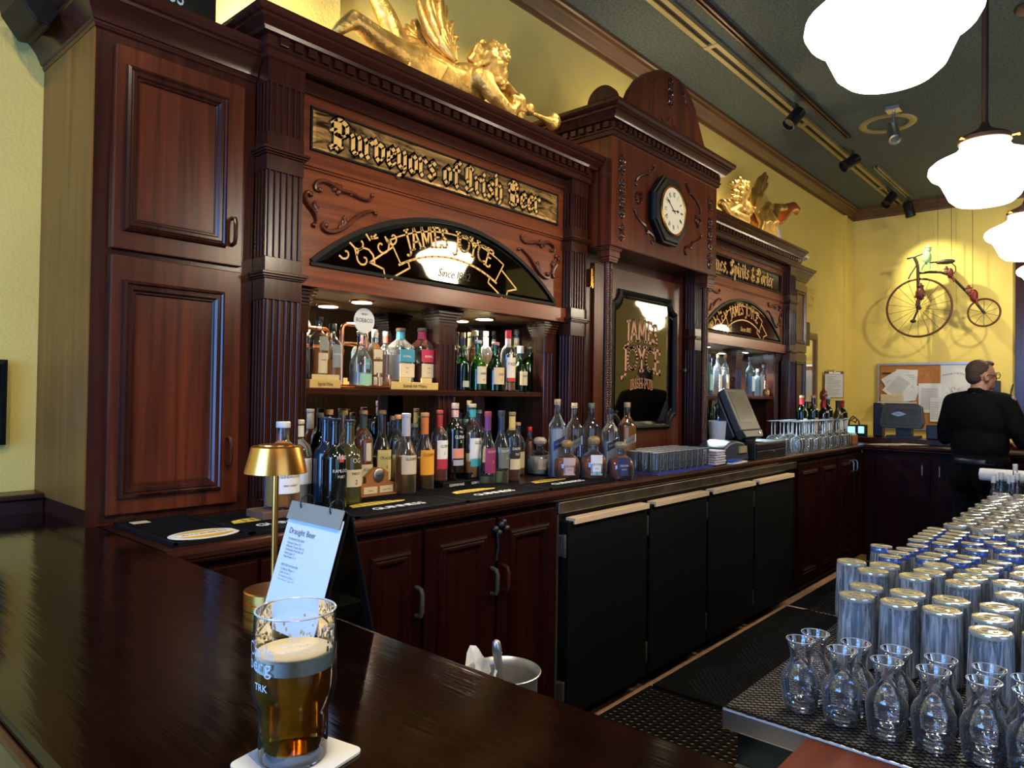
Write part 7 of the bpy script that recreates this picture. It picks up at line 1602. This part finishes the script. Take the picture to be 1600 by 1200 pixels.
v = at(1146, 676, Y=1.98); sb = thing('small_bottle', 'tiny black and red bottle beside the tape roll', 'bottle', (v.x, 1.98, CW)); MB().lathe([(.016, .0005), (.018, .005), (.018, .07), (.008, .085), (.008, .1)], 14, (v.x, 1.98, CW)).build('bottle_body', 'blackpl', sb); MB().lathe([(.0184, .02), (.0184, .055)], 14, (v.x, 1.98, CW)).build('red_label', C_((.4, .03, .02)), sb)
# monitor on the return counter
LZ = CW+.045
mo = thing('till_monitor', 'grey-black till monitor with a small blue logo facing away from the bartender', 'monitor', (6.95, 1.5, LZ))
a, b_ = at(1374, 631, X=6.88), at(1444, 671, X=6.88)
y1_, y0_, z1_, z0_ = a.y, b_.y, a.z, b_.z; yc3 = (y0_+y1_)/2
ol_ = [(y0_+.02, z0_), (y1_-.02, z0_), (y1_, z0_+.05), (y1_-.02, z1_-.02), (y1_-.05, z1_), (y0_+.05, z1_), (y0_+.02, z1_-.02), (y0_, z0_+.05)]
MB().prism(ol_, lambda p: (6.86+.12*(p[1]-z0_), p[0], p[1]), lambda p: (6.93+.08*(p[1]-z0_), p[0], p[1])).build('monitor_back', 'greypl', mo, smooth=0, bevel=.008)
il = [(y0_+.05, z0_+.03), (y1_-.05, z0_+.03), (y1_-.03, z0_+.07), (y1_-.05, z1_-.04), (y0_+.05, z1_-.04), (y0_+.03, z0_+.07)]
MB().prism(il, lambda p: (6.856+.12*(p[1]-z0_), p[0], p[1]), lambda p: (6.859+.12*(p[1]-z0_), p[0], p[1])).build('back_panel', 'screen', mo, smooth=0)
zl = z1_-.085
MB().prism([(yc3+.02+.06*sx_*1.0, zl+dz_) for sx_, dz_ in ((-1, 0), (-.5, .014), (0, .022), (.5, .014), (1, 0), (.5, -.014), (0, -.022), (-.5, -.014))], lambda p: (6.852+.12*(p[1]-z0_), p[0], p[1]), lambda p: (6.8555+.12*(p[1]-z0_), p[0], p[1])).build('logo', C_((.30, .45, .62)), mo, smooth=0)
text(MB(), 'POS', .018, lambda u, v: (6.8505+.12*(zl-.006+v-z0_), yc3+.02-u, zl-.006+v)).build('lettering', 'blackl', mo, smooth=0)
MB().box(6.95, 7.05, yc3-.06, yc3+.06, LZ+.0005, z1_-.1).box(6.88, 7.09, yc3-.12, yc3+.12, LZ+.0005, LZ+.02).build('stand', 'blackpl', mo, smooth=0)
MB().box(6.95, 7.07, y1_-.005, y1_+.07, LZ+.0005, z0_+.22).build('card_reader', 'blackpl', mo, smooth=0, bevel=.01)
a, b_ = at(1447, 664, X=6.85), at(1468, 684, X=6.85)
tag(MB().box(6.85, 7.05, b_.y, a.y, LZ+.0005, a.z).build('ticket_printer', 'blackpl', smooth=0, bevel=.008), 'black ticket printer between the monitor and the bartender', 'printer')
for x0, x1, l in ((1326, 1337, 'small device with a lit cyan screen by the corner'), (1342, 1351, 'small device with a lit blue bar-graph screen')):
    a, b_ = at(x0, 666, X=6.85), at(x1, 677, X=6.85); t = thing('small_display', l, 'display', (6.88, (a.y+b_.y)/2, LZ)); zb3 = max(LZ+.012, b_.z)
    MB().box(6.83, 6.89, b_.y-.015, a.y+.015, LZ+.0005, a.z+.015).build('display_body', 'blackpl', t, smooth=0, bevel=.004)
    MB().box(6.8275, 6.8298, b_.y, a.y, zb3, a.z).build('lit_screen', plain('lit_blue_screen', (.1, .3, .5), .4, emit=(.25, .65, 1), estr=1.2), t, smooth=0)
pts = [at(*q, X=6.95) for q in ((1326, 664), (1328, 655), (1333, 650), (1339, 655), (1337, 660), (1330, 657), (1336, 652), (1342, 658), (1343, 668))]; pts.append(Vector((pts[-1].x, pts[-1].y, LZ+.008))); pts.insert(0, Vector((pts[0].x, pts[0].y, LZ+.008)))
tag(MB().tube(pts, .007, 6).build('coiled_cable', 'blackpl'), 'coiled black cable above the two small lit displays', 'cable')
v = at(1350, 686, Z=CW); o = MB()
for i in range(5): o.obox((6.50+.03*i, 1.60-.05*i, CW+.002+.0018*i), (.21, .15, .0014), (0, 0, .3*i))
o = o.build('loose_papers', 'cream', smooth=0); tag(o, 'a few loose cream papers lying on the corner of the return counter', 'papers')
for i, (yy_, l) in enumerate(((.42, 'reddish order pad on the counter by the bartender hand'),)):
    tag(MB().box(6.46, 6.70, yy_-.15, yy_+.12, CW+.0003, CW+.03).build('order_pad', C_((.5, .12, .06), .6), smooth=0, bevel=.003), l, 'pad')
# ================================================================ BARTENDER
mp_ = thing('person', 'bartender in a black short-sleeved shirt and black trousers, seen from behind, head turned, wearing glasses', 'person', (5.72, .80, FZ), rz=radians(-24)); mp_.scale = (.955, .955, .955)
SK = plain('skin', (.42, .20, .12), .55, var=.08, vscale=30); HR = plain('dark_hair', (.045, .024, .014), .7, bump=.6, bscale=150); CL = plain('black_cloth', (.005, .005, .0055), .9, spec=.08, var=.2, vscale=12, bump=.3, bscale=30); CT = plain('black_trousers', (.002, .002, .0025), .9, spec=.05, bump=.2, bscale=30)
def P_part(name, prims, mat, vox, it=5, f=.5):
    mb = MB()
    for q in prims:
        if q[0] == 'c': cap_(mb, q[1], q[2], q[3], q[4])
        else: mb.ell(q[1], q[2], nu=18, nv=12, rot=q[3] if len(q) > 3 else None)
    return remesh(mb.build(name, mat, mp_, local=True), vox, it, f)
hr = Matrix.Rotation(radians(-28), 3, 'Z')   # head turned towards -y
hc = Vector((.01, -.005, 1.600))
def hd(v): return hc+hr@(Vector(v)*.96)
body = [('c', (0, 0, 1.47), hd((0, 0, -.06)), .062, .058)]
body += [('e', hd((0, 0, .025)), (.090, .072, .090), hr), ('e', hd((.03, 0, -.045)), (.062, .057, .060), hr), ('e', hd((.065, 0, -.075)), (.03, .036, .028), hr), ('e', hd((.098, 0, -.018)), (.018, .013, .026), hr), ('e', hd((.108, 0, -.026)), (.012, .012, .010), hr),
         ('e', hd((.088, 0, -.055)), (.014, .024, .012), hr), ('e', hd((.080, .03, .022)), (.014, .022, .008), hr), ('e', hd((.080, -.03, .022)), (.014, .022, .008), hr)]
for s_ in (-1, 1): body += [('e', hd((.0, s_*.079, -.012)), (.020, .009, .032), hr), ('c', hd((-.004, s_*.086, .012)), hd((.008, s_*.088, -.030)), .007, .006)]
# arms below the sleeves and the hands with their fingers
rEl, rWr = Vector((.06, -.275, 1.13)), Vector((.27, -.235, 1.145)); lEl, lWr = Vector((.07, .255, 1.12)), Vector((.29, .08, 1.12))
for sh_, el, wr in ((Vector((0, -.20, 1.42)), rEl, rWr), (Vector((0, .20, 1.42)), lEl, lWr)):
    body += [('c', sh_, el, .05, .043), ('c', el, wr, .043, .028)]
    d = (wr-el).normalized(); n = Vector((-d.y, d.x, 0)); pc = wr+d*.05
    body += [('e', pc, (.048, .036, .018))]
    for k, (o_, l_) in enumerate(((-.028, .060), (-.010, .070), (.010, .066), (.027, .052))):
        b0 = pc+d*.035+n*o_; b1 = b0+d*l_*.5+Vector((0, 0, -.006)); b2 = b1+d*l_*.35+Vector((0, 0, -.024)); body += [('c', b0, b1, .0095, .009), ('c', b1, b2, .009, .0078)]
    sg2 = 1 if el.y < 0 else -1; b0 = pc-d*.02+n*sg2*.03; b1 = b0+d*.03+n*sg2*.02; body += [('c', b0, b1, .011, .010), ('c', b1, b1+d*.028, .010, .009)]
P_part('body', body, SK, .0055, 4, .45)
hair = [('e', hd((-.016, 0, .042)), (.084, .074, .078), hr), ('e', hd((-.042, 0, -.005)), (.056, .062, .060), hr), ('e', hd((.045, 0, .090)), (.044, .050, .024), hr)]
P_part('hair', hair, HR, .007, 3)
MB().tube([hd((.05, -.088, .008)), hd((.0, -.092, .010)), hd((-.008, -.092, -.005))], .003, 6).tube([hd((.05, .088, .008)), hd((0, .092, .010))], .003, 6).tube([hd((.104+.0, -.036+.026*cos(a_), .004+.022*sin(a_))) for a_ in [2*pi*i/16 for i in range(16)]], .0028, 6, closed=True).tube([hd((.104, .036+.026*cos(a_), .004+.022*sin(a_))) for a_ in [2*pi*i/16 for i in range(16)]], .0028, 6, closed=True).tube([hd((.106, -.01, .008)), hd((.106, .01, .008))], .0028, 6).tube([hd((.102, -.060, .010)), hd((.05, -.088, .008))], .003, 6).tube([hd((.102, .060, .010)), hd((.05, .088, .008))], .003, 6).build('glasses', 'blackpl', mp_, local=True)
sh_ = [('e', (0, 0, 1.30), (.135, .205, .20)), ('e', (0, 0, 1.40), (.10, .19, .085)), ('e', (.01, 0, 1.12), (.145, .195, .20)), ('e', (.02, 0, 1.0), (.15, .190, .10)), ('e', (-.02, 0, 1.33), (.12, .17, .14)),
       ('c', (0, -.03, 1.455), (0, -.165, 1.425), .052, .060), ('c', (0, .03, 1.455), (0, .165, 1.425), .052, .060),
       ('c', (0, -.185, 1.41), (.03, -.255, 1.22), .068, .070), ('c', (.03, -.255, 1.22), (.06, -.272, 1.15), .068, .062), ('c', (0, .185, 1.41), (.03, .25, 1.22), .068, .070), ('c', (.03, .25, 1.22), (.05, .268, 1.15), .068, .062)]
P_part('shirt', sh_, CL, .009, 6)
P_part('collar', [('c', (-.045, -.03, 1.495), (-.045, .03, 1.495), .022, .022), ('c', (-.04, -.035, 1.49), (.02, -.055, 1.48), .02, .018), ('c', (-.04, .035, 1.49), (.02, .055, 1.48), .02, .018)], CL, .006, 3)
MB().lathe([(.0, .975), (.150, .975), (.152, .98), (.152, 1.01), (.148, 1.015)], 32).xf(lambda p: Vector((p.x*.98+.02, p.y*1.2, p.z))).build('belt', 'blackpl', mp_, local=True)
P_part('trousers', [('e', (.02, 0, .93), (.145, .180, .13)), ('e', (-.03, .08, .88), (.11, .10, .12)), ('e', (-.03, -.08, .88), (.11, .10, .12)), ('c', (.01, .095, .85), (.03, .11, .48), .098, .072), ('c', (.03, .11, .48), (-.01, .12, .08), .072, .056), ('c', (.01, -.095, .85), (.0, -.11, .48), .098, .072), ('c', (0, -.11, .48), (-.03, -.12, .08), .072, .056)], CT, .010, 6)
for y_ in (.12, -.12): MB().ell((.04, y_, .052), (.14, .05, .05)).box(-.09, .17, y_-.045, y_+.045, .0005, .02).build('shoe', 'blackpl', mp_, local=True)
